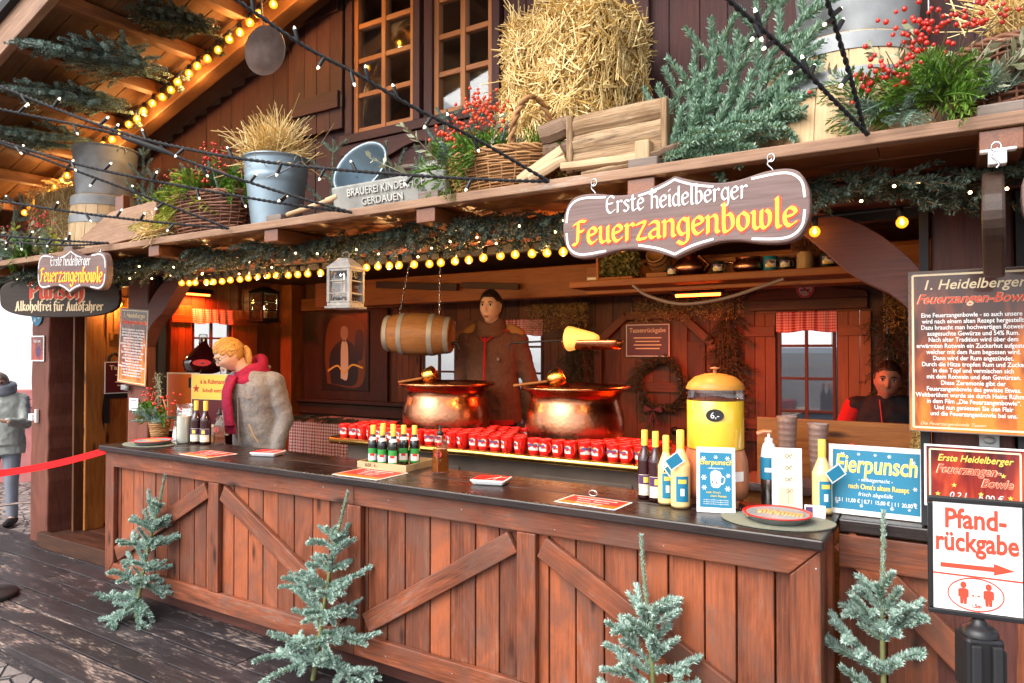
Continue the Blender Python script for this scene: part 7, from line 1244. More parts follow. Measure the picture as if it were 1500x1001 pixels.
# ------------------------------------------------------------------ black light cables strung from the canopy edge
def cable(label, pts, nled, seed):
    P = cr(pts, 14); d0 = P[-1]-P[-2]; d0 /= np.linalg.norm(d0); P = np.concatenate([P, [P[-1]+d0*.8, P[-1]+d0*1.8]]); L = np.concatenate([[0], np.cumsum(np.linalg.norm(np.diff(P, axis=0), axis=1))]); n = int(L[-1]/.010); s_ = np.linspace(0, L[-1], n); Q = np.stack([np.interp(s_, L, P[:,k]) for k in range(3)], 1)
    T = np.gradient(Q, axis=0); T /= np.linalg.norm(T, axis=1)[:,None]; A = np.cross(T, (0,0,1)); A /= np.linalg.norm(A, axis=1)[:,None]; B = np.cross(T, A); t = thing('light_cable', label, 'light cable', tuple(pts[0])); b = MB()
    for ph in (0, PI): w = s_/.055*2*PI+ph; b.tube(Q+(A*np.cos(w)[:,None]+B*np.sin(w)[:,None])*.0042, .0044, 6)
    b.build('cord', 'rubber', t); rr = random.Random(seed)
    for k in range(nled):
        q = .25+(L[-1]-1.8-.3)*(k+.5)/nled+rr.uniform(-.05,.05); i = min(n-2, int(q/L[-1]*n)); up = rr.choice((-1,1)); d_ = T[i]*rr.choice((-1,1))*.7+np.array([rr.uniform(-.3,.3), rr.uniform(-.3,.3), up]); d_ /= np.linalg.norm(d_); p = Q[i]
        b = MB(); b.tube([p, p+d_*.012, p+d_*.046], [.005,.0075,.0075], 8); o = b.build('led_lamp', 'black', t); b = MB(); b.tube([p+d_*.0465, p+d_*.054, p+d_*.059], [.0055,.0045,.0015], 8); b.build('tip', 'led', o)
CABS = [('twisted black light cable from the right canopy anchor, the left of its two strands',[(-.2,2.48,2.39),(-.29,2.32,2.48),(-.39,2.13,2.58),(-.51,1.92,2.68)],7),
('twisted black light cable from the right canopy anchor, the steeper of its two strands',[(-.21,2.48,2.4),(-.23,2.31,2.51),(-.25,2.19,2.6),(-.27,2.07,2.68)],5),
('long black light cable crossing the upper windows from the anchor left of the log trough',[(-1.36,2.48,2.39),(-1.55,2.24,2.53),(-1.71,2.03,2.63),(-1.83,1.87,2.72),(-1.95,1.72,2.8),(-2.09,1.53,2.93)],9),
('black light cable running flat along the shelf from the stone trough anchor to the left',[(-1.36,2.48,2.39),(-1.63,2.36,2.41),(-2.0,2.2,2.45),(-2.37,2.04,2.5),(-2.74,1.88,2.57),(-3.15,1.7,2.69),(-3.71,1.46,2.93)],11),
('black light cable with a thick connector passing over the long brown basket',[(-2.46,2.48,2.38),(-2.73,2.31,2.47),(-3.07,2.1,2.6),(-3.31,1.95,2.71),(-3.49,1.84,2.78),(-3.94,1.55,2.89)],7),
('black light cable crossing low over the blue bucket and long brown basket',[(-2.46,2.48,2.38),(-2.82,2.3,2.44),(-3.38,2.03,2.56),(-3.77,1.84,2.66),(-4.18,1.65,2.8)],7),
('black light cable crossing the left zinc tub',[(-3.41,2.48,2.39),(-3.79,2.2,2.57),(-4.05,2.0,2.69),(-4.41,1.74,2.85)],5),
('black light cable crossing the arrow board',[(-3.41,2.48,2.39),(-3.77,2.29,2.43),(-4.19,2.06,2.49),(-4.64,1.83,2.57)],6),
('upper black light cable at the far left canopy edge',[(-4.65,2.48,2.41),(-4.93,2.33,2.43),(-5.34,2.1,2.47)],4),('lower black light cable at the far left canopy edge',[(-4.65,2.48,2.41),(-4.98,2.38,2.41),(-5.57,2.19,2.46)],5)]
for i, (lb, p, n) in enumerate(CABS): cable(lb, p, n, i)
b = MB(); b.tube([(-3.20,2.02,2.66),(-3.25,1.985,2.685),(-3.36,1.92,2.73),(-3.42,1.885,2.75)], [.008,.013,.013,.008], 8); tag(b.build('cable_connector', 'rubber', origin=(-3.3,1.95,2.7)), 'thick black plug connector on the cable over the long basket', 'connector')
# ------------------------------------------------------------------ people
def headgeo(mb, H4, s=1.0, female=False, hair=None):
    """head (chin to crown .235 m) facing -Y, centred; H4 places it"""
    nu, nv = 48, 34; V = []; th = np.linspace(0.02, PI-.02, nv); ph = np.arange(nu)*2*PI/nu
    T, P_ = np.meshgrid(th, ph, indexing='ij'); x = np.sin(T)*np.cos(P_); y = np.sin(T)*np.sin(P_); z = np.cos(T)
    X = .074*x; Yc = .096*y; Z = .118*z
    jaw = np.clip((-Z-.02)/.09, 0, 1); X = X*(1-.34*jaw**1.3); Yc = np.where(Yc > 0, Yc*(1-.5*jaw), Yc*(1-.10*jaw)); Yc = Yc + np.where(y > 0, .012*np.exp(-((Z-.03)/.06)**2), 0)
    fr_ = np.clip(-y, 0, 1)**.5; G = lambda cx, cz, sx_, sz: np.exp(-((X-cx)/sx_)**2-((Z-cz)/sz)**2)*fr_
    Yc = Yc - .020*G(0,-.022,.011,.016) - .013*G(0,.0,.009,.026) - .005*G(0,.036,.05,.012) + .011*(G(.031,.014,.016,.012)+G(-.031,.014,.016,.012)) - .006*G(0,-.062,.022,.006) - .005*G(0,-.075,.018,.006) + .004*G(0,-.069,.02,.003) - .011*G(0,-.104,.024,.014) - .004*(G(.045,-.015,.02,.02)+G(-.045,-.015,.02,.02)) + .004*G(0,-.045,.02,.006)
    V = np.stack([X, Yc, Z], -1).reshape(-1, 3); i = np.arange(nv-1)[:,None]*nu; j = np.arange(nu)[None]; j2 = (j+1) % nu; F = np.stack([i+j, i+nu+j, i+nu+j2, i+j2], -1).reshape(-1, 4)
    if mb is not None:
        mb.add(tf(V*s, H4), F, 0, True); mb.add(tf(V[:nu]*s, H4), [list(range(nu))]); mb.add(tf(V[-nu:][::-1]*s, H4), [list(range(nu))])
        for sg in (-1, 1): mb.cap(tf([[sg*.074*s,.012*s,.018*s]], H4)[0], tf([[sg*.072*s,.008*s,-.022*s]], H4)[0], .016*s, .011*s, 10, flat=.45, fdir=tf([[1,0,0]], H4)[0]-tf([[0,0,0]], H4)[0])
    return V, F
def face(par, H4, s=1.0, brow='brownh', lipm='lip'):
    for sg in (-1, 1):
        b = MB(); c = tf([[sg*.031*s, -.0805*s, .012*s]], H4)[0]; b.ball((0,0,0), .0125*s, 12, sc=(1.15,.8,.62), M4=H4 @ Matrix.Translation((sg*.031*s,-.0775*s,.012*s))); b.build('eye', 'eyew', par); b = MB(); b.ball((0,0,0), .0075*s, 10, sc=(1,.8,.85), M4=H4 @ Matrix.Translation((sg*.031*s,-.0855*s,.012*s))); b.build('iris', 'eye', par)
        b = MB(); b.tube(tf([[sg*.016*s,-.0945*s,.030*s],[sg*.030*s,-.0925*s,.035*s],[sg*.047*s,-.080*s,.030*s]], H4), [.0040*s,.0046*s,.0022*s], 6); b.build('eyebrow', brow, par)
        b = MB(); b.tube(tf([[sg*.018*s,-.086*s,.019*s],[sg*.030*s,-.0895*s,.0215*s],[sg*.044*s,-.080*s,.018*s]], H4), .0022*s, 6); b.build('eyelid', brow, par)
    b = MB(); b.tube(tf([[-.021*s,-.089*s,-.0685*s],[-.008*s,-.0985*s,-.066*s],[0,-.098*s,-.0675*s],[.008*s,-.0985*s,-.066*s],[.021*s,-.089*s,-.0685*s]], H4), [.001,.0042*s,.004*s,.0042*s,.001], 7); b.tube(tf([[-.018*s,-.089*s,-.0715*s],[0,-.098*s,-.0745*s],[.018*s,-.089*s,-.0715*s]], H4), [.001,.0055*s,.001], 7); b.build('lips', lipm, par)
def hairshell(par, H4, s, mat, keep, off=.009, wave=.003):
    V, F = headgeo(None, H4); n = V/np.linalg.norm(V, axis=1)[:,None]; W_ = V+n*(off+wave*np.sin(V[:,0]*170+V[:,2]*60)[:,None]*.5); c = V[F].mean(1); F2 = F[[keep(*q) for q in c]]
    m = MB(); m.add(tf(W_*s, H4), F2, 0, True, W_); o = m.build('hair', mat, par); md = o.modifiers.new('s', 'SOLIDIFY'); md.thickness = .012*s; md.offset = -1; return o
def hand(mb, wr, d, side, s=1.0, curl=.5, palm=(0,0,-1)):
    """palm, four bent fingers and a thumb; d = forearm direction, side = thumb side"""
    d = np.array(d, float); d /= np.linalg.norm(d); sd = np.array(side, float); sd -= d*np.dot(sd, d); sd /= np.linalg.norm(sd); n = np.cross(d, sd); wr = np.array(wr, float)
    mb.cap(wr, wr+d*.075*s, .030*s, .036*s, 12, flat=.45, fdir=n)
    for k, (o, L) in enumerate(((.027,.072),(.009,.080),(-.009,.075),(-.026,.058))):
        p = wr+d*.090*s+sd*o*s; q1 = p+(d*math.cos(curl*.5)+n*math.sin(curl*.5))*L*.45*s; q2 = q1+(d*math.cos(curl*1.3)+n*math.sin(curl*1.3))*L*.32*s; q3 = q2+(d*math.cos(curl*2)+n*math.sin(curl*2))*L*.25*s
        mb.cap(wr+d*.06*s+sd*o*s, p, .0095*s, .0092*s, 8); mb.cap(p, q1, .0092*s, .0085*s, 8); mb.cap(q1, q2, .0085*s, .0078*s, 8); mb.cap(q2, q3, .0078*s, .0065*s, 8)
    t0 = wr+d*.025*s+sd*.022*s; t1 = t0+(d*.6+sd*.75+n*.25)*.042*s; t2 = t1+(d*.85+sd*.3+n*.35)*.034*s; mb.cap(t0, t1, .013*s, .0105*s, 8); mb.cap(t1, t2, .0105*s, .0075*s, 8)
FOLD = bpy.data.textures.new('folds', 'CLOUDS'); FOLD.noise_scale = .075; FOLD.noise_depth = 1
def strands(par, H4, s, mat, starts, end, n, off=.012, r=.0032, name='hair_strands'):
    """hair combed over the head from the hairline to END"""
    m = MB(); e = np.array(end, float); e /= np.linalg.norm(e)
    for i in range(n):
        a = np.array(starts(i/(n-1)), float)+rng.normal(0,.05,3); a /= np.linalg.norm(a); om = math.acos(max(-1,min(1,float(a@e)))); P = []
        for t in np.linspace(0,1,10): u = (a*math.sin((1-t)*om)+e*math.sin(t*om))/math.sin(om); rr = 1/math.sqrt((u[0]/.074)**2+(u[1]/(.108 if u[1] > 0 else .096))**2+(u[2]/.118)**2); P.append(u*(rr+off*min(1,t*5+.25)+rng.normal(0,.0012)))
        m.tube(tf(np.array(P)*s, H4), r*s*np.array([.5,.8,1,1,1,1,1,1,.9,.7]), 5)
    m.build(name, mat, par)
def person(label, loc, rz, K, skin, jacket, trousers, hairf, facekw={}, extras=None, jname='jacket'):
    """K: joints in a local frame facing -Y (feet at z=0)"""
    t_loc = np.array(loc, float); RZ = Matrix.Translation(loc) @ Matrix.Rotation(R(rz), 4, 'Z'); g_ = lambda p: tf([p], RZ)[0]; s = K.get('s', 1.0)
    H4 = RZ @ Matrix.Translation(K['head']) @ Matrix.Rotation(R(K.get('yaw',0)), 4, 'Z') @ Matrix.Rotation(R(K.get('pitch',0)), 4, 'X') @ Matrix.Rotation(R(K.get('roll',0)), 4, 'Y')
    b = MB(); headgeo(b, H4, s); nb_ = np.array(K['neck']); hd = tf([[0,.018*s,-.055*s]], H4)[0]; b.cap(g_(nb_-np.array([0,0,.03])), hd, .060*s, .052*s, 16)
    def torso(mb, inf=0.0, z0=None):
        pv, ch = np.array(K['pelvis']), np.array(K['chest']); sh = np.array(K['neck']); rows = []
        for q, rx, ry in ((0,.165,.115),(.22,.16,.110),(.45,.152,.108),(.7,.172,.118),(.88,.178,.110),(1.0,.150,.085),(1.08,.085,.065)):
            c = pv+(sh-pv)*q+ (ch-(pv+sh)/2)*(4*q*(1-q))*.6; rows.append((g_(c), (rx*K.get('wide',1)+inf)*s, (ry*K.get('deep',1)+inf)*s, R(rz+K.get('tw',0)*q)))
        mb.loft(rows, 22)
        for a_, b_ in (('shL','shR'),): mb.cap(g_(K['shL']), g_(K['shR']), (.058+inf)*s, (.058+inf)*s, 14)
    torso(b)
    for S_ in 'LR':
        b.cap(g_(K['sh'+S_]), g_(K['el'+S_]), .046*s, .038*s); b.cap(g_(K['el'+S_]), g_(K['wr'+S_]), .036*s, .026*s); e_ = np.array(g_(K['el'+S_])); w_ = np.array(g_(K['wr'+S_])); hand(b, w_, w_-e_, K.get('thumb'+S_, g_((0,-1,0))-g_((0,0,0))), s, K.get('curl',.45))
        k_ = np.array(K['pelvis'])+np.array([(.09 if S_ == 'L' else -.09),0,0]); kn = K.get('kn'+S_, (k_[0]*1.05, k_[1]-.02, .48)); an = K.get('an'+S_, (k_[0]*1.05, k_[1]+.02, .08)); b.cap(g_(k_), g_(kn), .078*s, .052*s); b.cap(g_(kn), g_(an), .050*s, .036*s); b.cap(g_(an), g_((an[0], an[1]-.14, .04)), .04*s, .032*s)
    body = b.build('person', skin, origin=loc, remesh=.0055, smooth_it=2); tag(body, label, 'person')
    face(body, H4, s, **facekw); hairf(body, H4, s)
    j = MB(); torso(j, .020); 
    for S_ in 'LR':
        sh, el, wr = [np.array(K[k+S_]) for k in ('sh','el','wr')]; j.cap(g_(sh), g_(el), .072*s, .060*s, 14); j.cap(g_(el), g_(wr-(wr-el)*.06), .060*s, .046*s, 14); j.cap(g_(np.array(K['neck'])+np.array([0,0,-.02])), g_(sh), .06*s, .068*s, 12)
    pv = np.array(K['pelvis']); j.loft([(g_(pv+np.array([0,0,-.10])), .190*s*K.get('wide',1), .140*s, R(rz)), (g_(pv+np.array([0,0,.05])), .190*s*K.get('wide',1), .140*s, R(rz)), (g_(pv+np.array([0,0,.16])), .18*s*K.get('wide',1), .135*s, R(rz))], 22)
    jo = j.build(jname, jacket, body, remesh=.009, smooth_it=6); tx = FOLD; md = jo.modifiers.new('folds', 'DISPLACE'); md.texture = tx; md.strength = .020; md.mid_level = .5; md.texture_coords = 'LOCAL'
    if trousers:
        p_ = MB()
        for S_ in 'LR': k_ = pv+np.array([(.09 if S_ == 'L' else -.09),0,-.02]); kn = K.get('kn'+S_, (k_[0]*1.05, k_[1]-.02, .48)); an = K.get('an'+S_, (k_[0]*1.05, k_[1]+.02, .08)); p_.cap(g_(k_), g_(kn), .100*s, .072*s, 14); p_.cap(g_(kn), g_((an[0],an[1],an[2]+.02)), .070*s, .056*s, 14)
        p_.loft([(g_(pv+np.array([0,0,-.12])), .172*s, .118*s, R(rz)), (g_(pv), .172*s, .118*s, R(rz))], 20); p_.build('trousers', trousers, body, remesh=.011, smooth_it=2); sh_ = MB()
        for S_ in 'LR': k_ = pv+np.array([(.09 if S_ == 'L' else -.09),0,-.02]); an = K.get('an'+S_, (k_[0]*1.05, k_[1]+.02, .08)); sh_.cap(g_((an[0],an[1]+.02,.055)), g_((an[0],an[1]-.16,.045)), .052*s, .042*s, 12)
        sh_.build('shoes', 'darkt', body)
    if extras: extras(body, g_, H4, s, jo)
    return body
def shorthair(mat): return lambda b, H4, s: hairshell(b, H4, s, mat, lambda x,y,z: z > (.064 if y < -.055 else .036+abs(y+.02)*.3 if y < .004 else .028 if y < .02 else -.055), .007)
# --- the young man behind the kettles
b = MB(); b.box(-3.6,-2.2,4.36,5.2,.12,.28); struct(b.build('duckboard', 'innerd'))
def man_x(body, g_, H4, s, jo):
    sc2 = MB(); nb_ = np.array((0,-.02,1.600))
    for k in range(3): a = np.linspace(0, 2*PI, 25); sc2.tube([g_(nb_+np.array([(.098-.008*k)*math.cos(q), -.02+(.092-.008*k)*math.sin(q), .03*k-.025+.03*math.sin(q)+.008*math.sin(3*q+k)])) for q in a], .034, 9)
    o = sc2.build('neck_scarf', 'jack', body, remesh=.009, smooth_it=2)
    z_ = MB(); z_.tube([g_((.0,-.165,1.52)), g_((.0,-.182,1.30)), g_((.0,-.180,1.12)), g_((0,-.175,.94))], .0125, 6, sq=.6); z_.tube([g_((-.09,-.09,1.565)), g_((-.03,-.155,1.515)), g_((0,-.166,1.49))], .008, 6); z_.tube([g_((.09,-.09,1.565)), g_((.03,-.155,1.515)), g_((0,-.166,1.49))], .008, 6); z_.tube([g_((.10,-.085,1.58)), g_((.17,-.02,1.575)), g_((.2,.03,1.55))], .007, 6); z_.build('red_zip', 'redf', body)
    V, F = headgeo(None, H4); n_ = V/np.linalg.norm(V, axis=1)[:,None]; c = V[F].mean(1); k = np.array([z > (.064 if y < -.055 else .036+abs(y+.02)*.3 if y < .004 else .028 if y < .02 else -.055) for x,y,z in c]); P = c[k]; P = np.repeat(P, 5, 0)+rng.normal(0,.003,(len(P)*5,3)); D = P/np.linalg.norm(P, axis=1)[:,None]+np.array([0,-.6,.2])+rng.normal(0,.25,P.shape); m = MB(); straws(m, tf((P*1.06)*s, H4), D@np.array(H4)[:3,:3].T, np.full(len(P), .016), .0011); m.build('short_hair', 'brownh', body)
    h = MB(); h.loft([(g_((0,0,.865)), .190*s, .146*s, R(8)), (g_((0,0,.90)), .194*s, .150*s, R(8))], 24); h.build('red_hem', 'redf', body)
    for sg in (-1,1): p = MB(); p.cap(g_((sg*.15,.005,1.590)), g_((sg*.215,.005,1.550)), .046, .052, 12, flat=1); p.build('shoulder_patch', 'tan', body, remesh=.008)
    e_ = MB(); e_.ball(g_((.10,-.160,1.36)), .016, 10, sc=(1,.4,1.2)); e_.build('emblem', 'rusty', body)
person('young man in a dark brown fleece with red zip standing behind the copper kettles', (-2.97,4.50,.28), 14, dict(s=1.06, head=(0,-.035,1.755), yaw=-2, pitch=-2, neck=(0,.01,1.55), chest=(0,.01,1.25), pelvis=(0,.02,.97), shL=(.205,.01,1.50), shR=(-.205,.01,1.50), elL=(.285,.06,1.20), elR=(-.275,.05,1.20), wrL=(.275,.08,.90), wrR=(-.26,.05,.90), wide=1.12, deep=1.1), 'skin', 'jack', 'darkt', shorthair('brownh'), {'brow':'brownh'}, man_x)
# --- the woman in the scarf at the left end
def wom_hair(b, H4, s):
    hairshell(b, H4, s, 'blond', lambda x,y,z: (z > .056 if y < -.06 else z > .03 if y < -.02 else z > -.01 if y < .02 else z > -.06), .006)
    strands(b, H4, s, 'blond', lambda t: (math.sin((t-.5)*PI*1.25)*.95, -math.cos((t-.5)*PI*1.25)*.85+.05, .62-.55*abs(2*t-1)**2.2), (0,1,.0), 150, .010); m = MB(); P0 = tf([[0,.095,.0]], H4)[0]; P = [P0, P0+np.array([.020,.022,-.012]), P0+np.array([.040,.030,-.045]), P0+np.array([.052,.030,-.085]), P0+np.array([.058,.028,-.125])]; m.tube(cr(P, 4), np.interp(np.linspace(0,1,17),[0,.25,.7,1],[.016,.026,.020,.006])*s, 12)
    for i in range(60): o = rng.normal(0,1,3); o = o/np.linalg.norm(o)*.027; m.tube(cr(P,3)+o[None]*np.interp(np.linspace(0,1,13),[0,.25,.75,1],[.55,1,.85,.35])[:,None], .0036, 5); m.build('ponytail', 'blond', b); m = MB(); m.tube(tf([[.024*math.cos(a), .102, .002+.024*math.sin(a)] for a in np.linspace(0,2*PI,17)], H4), .006, 6); m.build('hair_band', 'wax', b)
def wom_x(body, g_, H4, s, jo):
    m = MB()
    for k in range(3): a = np.linspace(0, 2*PI, 29); m.tube([g_((.005+(.098-.010*k)*math.cos(q), -.06+(.090-.008*k)*math.sin(q), 1.40+.035*k+.045*math.sin(q)+.01*math.sin(3*q+2*k))) for q in a], .040, 10)
    m.build('scarf', 'scarf', body, remesh=.008, smooth_it=1); m = MB(); pts = [g_((-.06,-.175,1.40)), g_((-.075,-.215,1.28)), g_((-.075,-.205,1.15)), g_((-.07,-.195,1.05))]; m.tube(cr(pts,5), [.066]*16, 14, sq=.42)
    fr_ = MB()
    for i in range(16): q = (i/15-.5)*.125; fr_.tube([g_((-.07+q,-.20,1.06)), g_((-.07+q*1.05,-.198,1.02)), g_((-.07+q*1.1+random.uniform(-.004,.004),-.196,.985))], .0035, 5)
    m.build('scarf_tail', 'scarf', body); fr_.build('scarf_fringe', 'scarf', body); gl2 = MB()
    for sg in (-1,1): gl2.tube(tf([[sg*.031+.021*math.cos(a), -.104, .008+.016*math.sin(a)] for a in np.linspace(0,2*PI,21)], H4), .0014, 5); gl2.tube(tf([[sg*.052,-.102,.012],[sg*.074,-.05,.014],[sg*.078,.005,.016]], H4), .0013, 5)
    gl2.tube(tf([[-.010,-.105,.012],[0,-.108,.015],[.010,-.105,.012]], H4), .0014, 5); gl2.build('glasses', 'iron', body)
    e_ = MB(); e_.prism([(.032*math.cos(q), .032*math.sin(q)) for q in np.linspace(0,2*PI,25)[:-1]], .004, Matrix.Translation(g_((.09,-.172,1.27))) @ Matrix.Rotation(R(28), 4, 'Z') @ Matrix.Rotation(R(80), 4, 'X')); e_.build('emblem', 'grey', body); z_ = MB(); z_.tube([g_((0.0,-.185,1.25)), g_((0,-.18,1.05)), g_((0,-.165,.86))], .006, 6, sq=.5); z_.build('zip', 'fleece', body); p_ = MB(); p_.tube([g_((.09,-.165,1.06)), g_((.125,-.158,.98)), g_((.15,-.135,.93))], .006, 6); p_.build('pocket_edge', 'raw', body)
    c_ = MB(); c_.tube([g_((.16*math.cos(a)*.62, -.03+.12*math.sin(a)*.8, 1.46)) for a in np.linspace(0,2*PI,21)], .02, 8); c_.build('collar', 'fleece', body)
person('woman in a grey fleece jacket and crimson scarf looking down behind the counter', (-4.33,3.40,.12), 6, dict(s=1.0, head=(-.07,-.20,1.555), yaw=-26, pitch=33, roll=0, neck=(0,-.055,1.40), chest=(0,-.02,1.15), pelvis=(0,.02,.90), shL=(.185,-.02,1.355), shR=(-.185,-.03,1.355), elL=(.245,.03,1.09), elR=(-.30,.02,1.09), wrL=(.225,-.03,.875), wrR=(-.27,-.16,.95), curl=.6, wide=1.08, deep=1.06), 'skin', 'fleece', 'denim', wom_hair, {'brow':'blond'}, wom_x)
# --- the woman at the back right
def w2_hair(b, H4, s):
    hairshell(b, H4, s, 'brownh', lambda x,y,z: (z > .070 if y < -.055 else z > .045 if y < -.02 else z > .01 if y < .01 else z > -.07), .005)
    strands(b, H4, s, 'brownh', lambda t: (math.sin((t-.5)*PI*1.2)*.95, -math.cos((t-.5)*PI*1.2)*.8+.05, .78-.6*abs(2*t-1)**2.2), (0,1,.25), 110, .007); m = MB(); m.ball((0,0,0), .042, 12, M4=H4 @ Matrix.Translation((0,.12,.03))); m.build('hair_bun', 'brownh', b)
def w2_x(body, g_, H4, s, jo):
    m = MB()
    for S_ in (-1,1): m.cap(g_((S_*.185,0,1.335)), g_((S_*.285,.0,1.10)), .079, .068, 14); m.cap(g_((S_*.285,.0,1.10)), g_((S_*.23,-.13,.90)), .067, .050, 14)
    m.build('red_sleeves', 'redf', body, remesh=.010, smooth_it=2)
    l = MB(); l.tube([g_((-.04,-.14,1.40)), g_((-.02,-.155,1.2)), g_((0,-.15,1.02))], .005, 5); l.build('lanyard', 'redt', body)
person('woman in a black vest with red sleeves at the back right of the stall', (-.30,5.02,.0), 0, dict(s=1.02, head=(0,-.06,1.515), yaw=4, pitch=4, roll=5, neck=(0,.01,1.375), chest=(0,0,1.1), pelvis=(0,.02,.84), shL=(.18,0,1.335), shR=(-.18,0,1.335), elL=(.27,.0,1.10), elR=(-.27,.0,1.10), wrL=(.22,-.13,.90), wrR=(-.22,-.13,.90)), 'skin2', 'vest', 'darkt', w2_hair, {'brow':'brownh'}, w2_x, 'vest')
# --- two passers-by at the left edge
def p1_x(body, g_, H4, s, jo):
    m = MB(); a = np.linspace(0,2*PI,25)
    for k in range(2): m.tube([g_((.10*math.cos(q), -.02+.09*math.sin(q), 1.43+.04*k+.02*math.sin(q))) for q in a], .045, 9)
    m.build('scarf', 'denim', body, remesh=.01, smooth_it=1); gl2 = MB()
    for sg in (-1,1): gl2.tube(tf([[sg*.031+.021*math.cos(q), -.103, .010+.016*math.sin(q)] for q in a], H4), .0016, 5); gl2.tube(tf([[sg*.052,-.101,.012],[sg*.078,.005,.016]], H4), .0014, 5)
    gl2.build('glasses', 'iron', body)
person('passer-by in a grey green parka and scarf gesturing with one hand at the left edge', (-8.42,3.40,-.14), 50, dict(s=.93, head=(0,-.05,1.50), yaw=10, pitch=8, neck=(0,.0,1.37), chest=(0,0,1.1), pelvis=(0,.02,.86), shL=(.185,0,1.325), shR=(-.185,0,1.325), elL=(.25,-.10,1.08), elR=(-.25,0,1.08), wrL=(.17,-.36,1.13), wrR=(-.2,-.2,.95), wide=1.2, deep=1.25, curl=.2), 'skin', 'greyj', 'denim', lambda b,H4,s: hairshell(b, H4, s, 'grey', lambda x,y,z: (z > .055 if y < -.05 else z > -.02 if y < 0 else z > -.085), .012), {'brow':'brownh'}, p1_x)
person('passer-by in a dark blue anorak half hidden behind the left corner post', (-8.15,3.95,-.14), -70, dict(s=.98, head=(0,-.05,1.60), neck=(0,.0,1.45), chest=(0,0,1.15), pelvis=(0,.02,.92), shL=(.19,0,1.40), shR=(-.19,0,1.40), elL=(.27,-.05,1.13), elR=(-.28,-.05,1.13), wrL=(.16,-.22,1.0), wrR=(-.16,-.22,1.0), wide=1.15, deep=1.2), 'skin', 'bluej', 'denim', shorthair('brownh'), {'brow':'brownh'})
# ------------------------------------------------------------------ what lies beyond the stall
t = thing('townhouse', 'white plastered house with a red sandstone base beyond the left corner post', 'house', (-11.2, 4.6, -.14)); Q = Matrix.Translation((-11.2, 4.6, -.14)) @ Matrix.Rotation(R(38), 4, 'Z')
M['plaster'] = plain('white_plaster', (.86,.86,.85), .9, 0, .03, 3, .1); M['sandst'] = plain('red_sandstone', (.46,.17,.16), .9, 0, .2, 6, .3)
b = MB(); b.box(-9, 9, 0, 8, 1.30, 7, M4=Q); b.build('wall', 'plaster', t); b = MB()
for i in range(15): b.box(-9+i*1.2, -9+i*1.2+1.19, -.05, 7.9, 0, 1.05, M4=Q)
b.box(-9.05, 9.05, -.09, 7.9, 1.055, 1.15, M4=Q); b.box(-9.02, 9.02, -.06, 7.9, 1.155, 1.295, M4=Q); b.build('plinth', 'sandst', t, bevel=.01)
for x in (-6, -3.4, 3.2, 6):
    b = MB(); b.box(x-.65, x+.65, -.06, -.005, 2.6, 4.4, M4=Q); o = b.build('window', 'sandst', t, bevel=.01); b = MB(); b.box(x-.5, x+.5, -.075, -.062, 2.75, 4.25, M4=Q); b.build('pane', 'vest', o); b = MB(); b.box(x-.03, x+.03, -.09, -.077, 2.75, 4.25, M4=Q); b.box(x-.5, x-.031, -.09, -.077, 3.6, 3.65, M4=Q); b.box(x+.031, x+.5, -.09, -.077, 3.6, 3.65, M4=Q); b.build('muntin', 'white', o)
b = MB(); b.hexa(tf([[-9.5,-.6,7],[9.5,-.6,7],[9.5,4,7],[-9.5,4,7],[-9.5,3.9,9.5],[9.5,3.9,9.5],[9.5,4,9.5],[-9.5,4,9.5]], Q)); b.build('roof', 'sandst', t)
t = thing('townhouse', 'pale house with white windows seen through the small back windows', 'house', (-3, 14, -.14)); b = MB(); b.box(-16, 8, 14, 20, -.14, 9); b.build('wall', 'plaster', t); b = MB(); b.box(-16, 8, 13.93, 13.995, -.14, .7); b.build('plinth', 'sandst', t)
for i in range(12):
    x = -14.6+i*1.9; b = MB(); b.box(x-.55, x+.55, 13.94, 13.995, 1.55, 3.1); o = b.build('window', 'white', t, bevel=.01); b = MB(); b.box(x-.45, x-.03, 13.92, 13.938, 1.65, 3.0); b.box(x+.03, x+.45, 13.92, 13.938, 1.65, 3.0); b.build('pane', 'denim', o)
for x in (-11,-4.2,1): b = MB(); b.box(x-.08, x+.08, 13.9, 13.99, -.1, 9); b.build('downpipe', 'sandst', t)
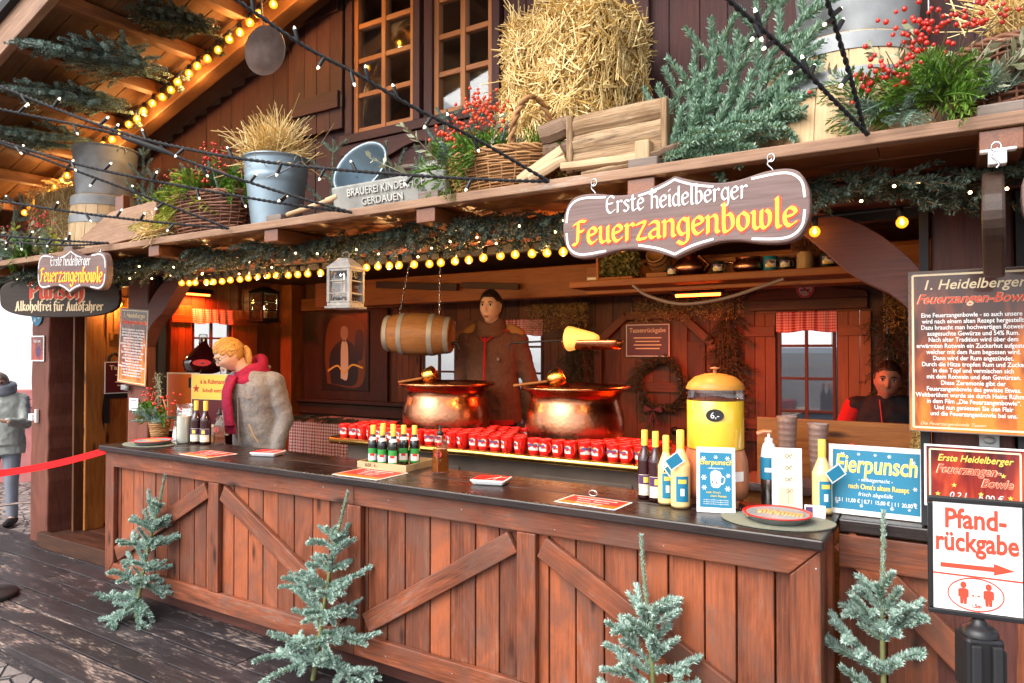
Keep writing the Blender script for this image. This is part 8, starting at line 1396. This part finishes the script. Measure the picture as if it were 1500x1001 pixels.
# van standing in for the blue shape seen through the right back window
t = thing('stand_in_van', 'blue grey van standing in for the blue shape seen through the right back window', 'van', (-1.6, 8.6, -.14)); b = MB(); pr = [(-2.2,.35),(2.1,.35),(2.2,.6),(2.15,1.0),(1.5,1.15),(1.0,1.75),(.7,1.9),(-2.1,1.9),(-2.25,1.7)]; b.prism(pr[::-1], 1.7, front(-1.6, 7.8, -.14)); M['vanp'] = plain('blue_grey_car_paint', (.30,.38,.50), .25, .2, coat=.7); b.build('body', 'vanp', t, bevel=.08)
b = MB(); b.prism([(1.30,1.20),(.92,1.72),(.1,1.72),(.1,1.20)], .012, front(-1.6, 7.792, -.14)); b.build('side_window', 'denim', t); b = MB(); b.prism([(.0,1.20),(.0,1.72),(-1.9,1.72),(-1.9,1.20)], .012, front(-1.6, 7.792, -.14)); b.build('side_window', 'denim', t)
for dx in (-1.4, 1.4):
    b = MB(); b.lathe([(.2,-.1),(.33,-.1),(.35,-.05),(.35,.05),(.33,.1),(.2,.1)], (-1.6+dx, 7.85, .21), 28, M4=Matrix.Rotation(PI/2, 4, 'X')); o = b.build('wheel', 'rubber', t); b = MB(); b.lathe([(.001,.11),(.2,.105),(.2,.09)], (-1.6+dx, 7.85, .21), 20, M4=Matrix.Rotation(PI/2, 4, 'X'), cap=False); b.build('rim', 'zinc', o)
# red barrier ribbon and its post at the lower left, fallen barrel hoop
t = thing('barrier_stand', 'black barrier stand at the left picture edge, only its base in view', 'barrier stand', (-5.62, 2.20, 0)); b = MB(); b.lathe([(.175,.0),(.18,.02),(.17,.035),(.06,.05),(.034,.055)], (-5.62,2.20,0), 36); b.build('base', 'rubber', t); b = MB(); b.tube([(-5.62,2.20,.05),(-5.62,2.20,.92)], .03, 18); b.lathe([(.04,.92),(.042,.98),(.03,1.0)], (-5.62,2.20,0), 18); b.build('pole', 'black', t)
M['ribbon'] = plain('red_ribbon', (.80,.004,.006), .5)
b = MB(); n = 20; V = []
for i in range(n+1): q = i/n; x = -5.62+(-4.965+5.62)*q; y = 2.20+(2.65-2.20)*q; z = .845+.165*q-.02*math.sin(PI*q); V += [(x,y,z-.024),(x,y,z+.024)]
b.add(V, [[2*i,2*i+2,2*i+3,2*i+1] for i in range(n)], 0, False); 
o = b.build('barrier_ribbon', 'ribbon', origin=(-5.3,2.4,.9)); md = o.modifiers.new('s','SOLIDIFY'); md.thickness = .002; tag(o, 'bright red barrier ribbon stretched to the left end of the counter', 'ribbon')
b = MB(); b.tube(cr([(-8.6,2.95,.02),(-8.0,3.2,.16),(-7.55,3.35,.22),(-7.25,3.3,.16)], 6), .03, 8, sq=.4); tag(b.build('iron_hoop', 'rusty', origin=(-8,3.1,0)), 'dark curved iron band behind the left corner post', 'iron band')
bpy.context.view_layer.update()
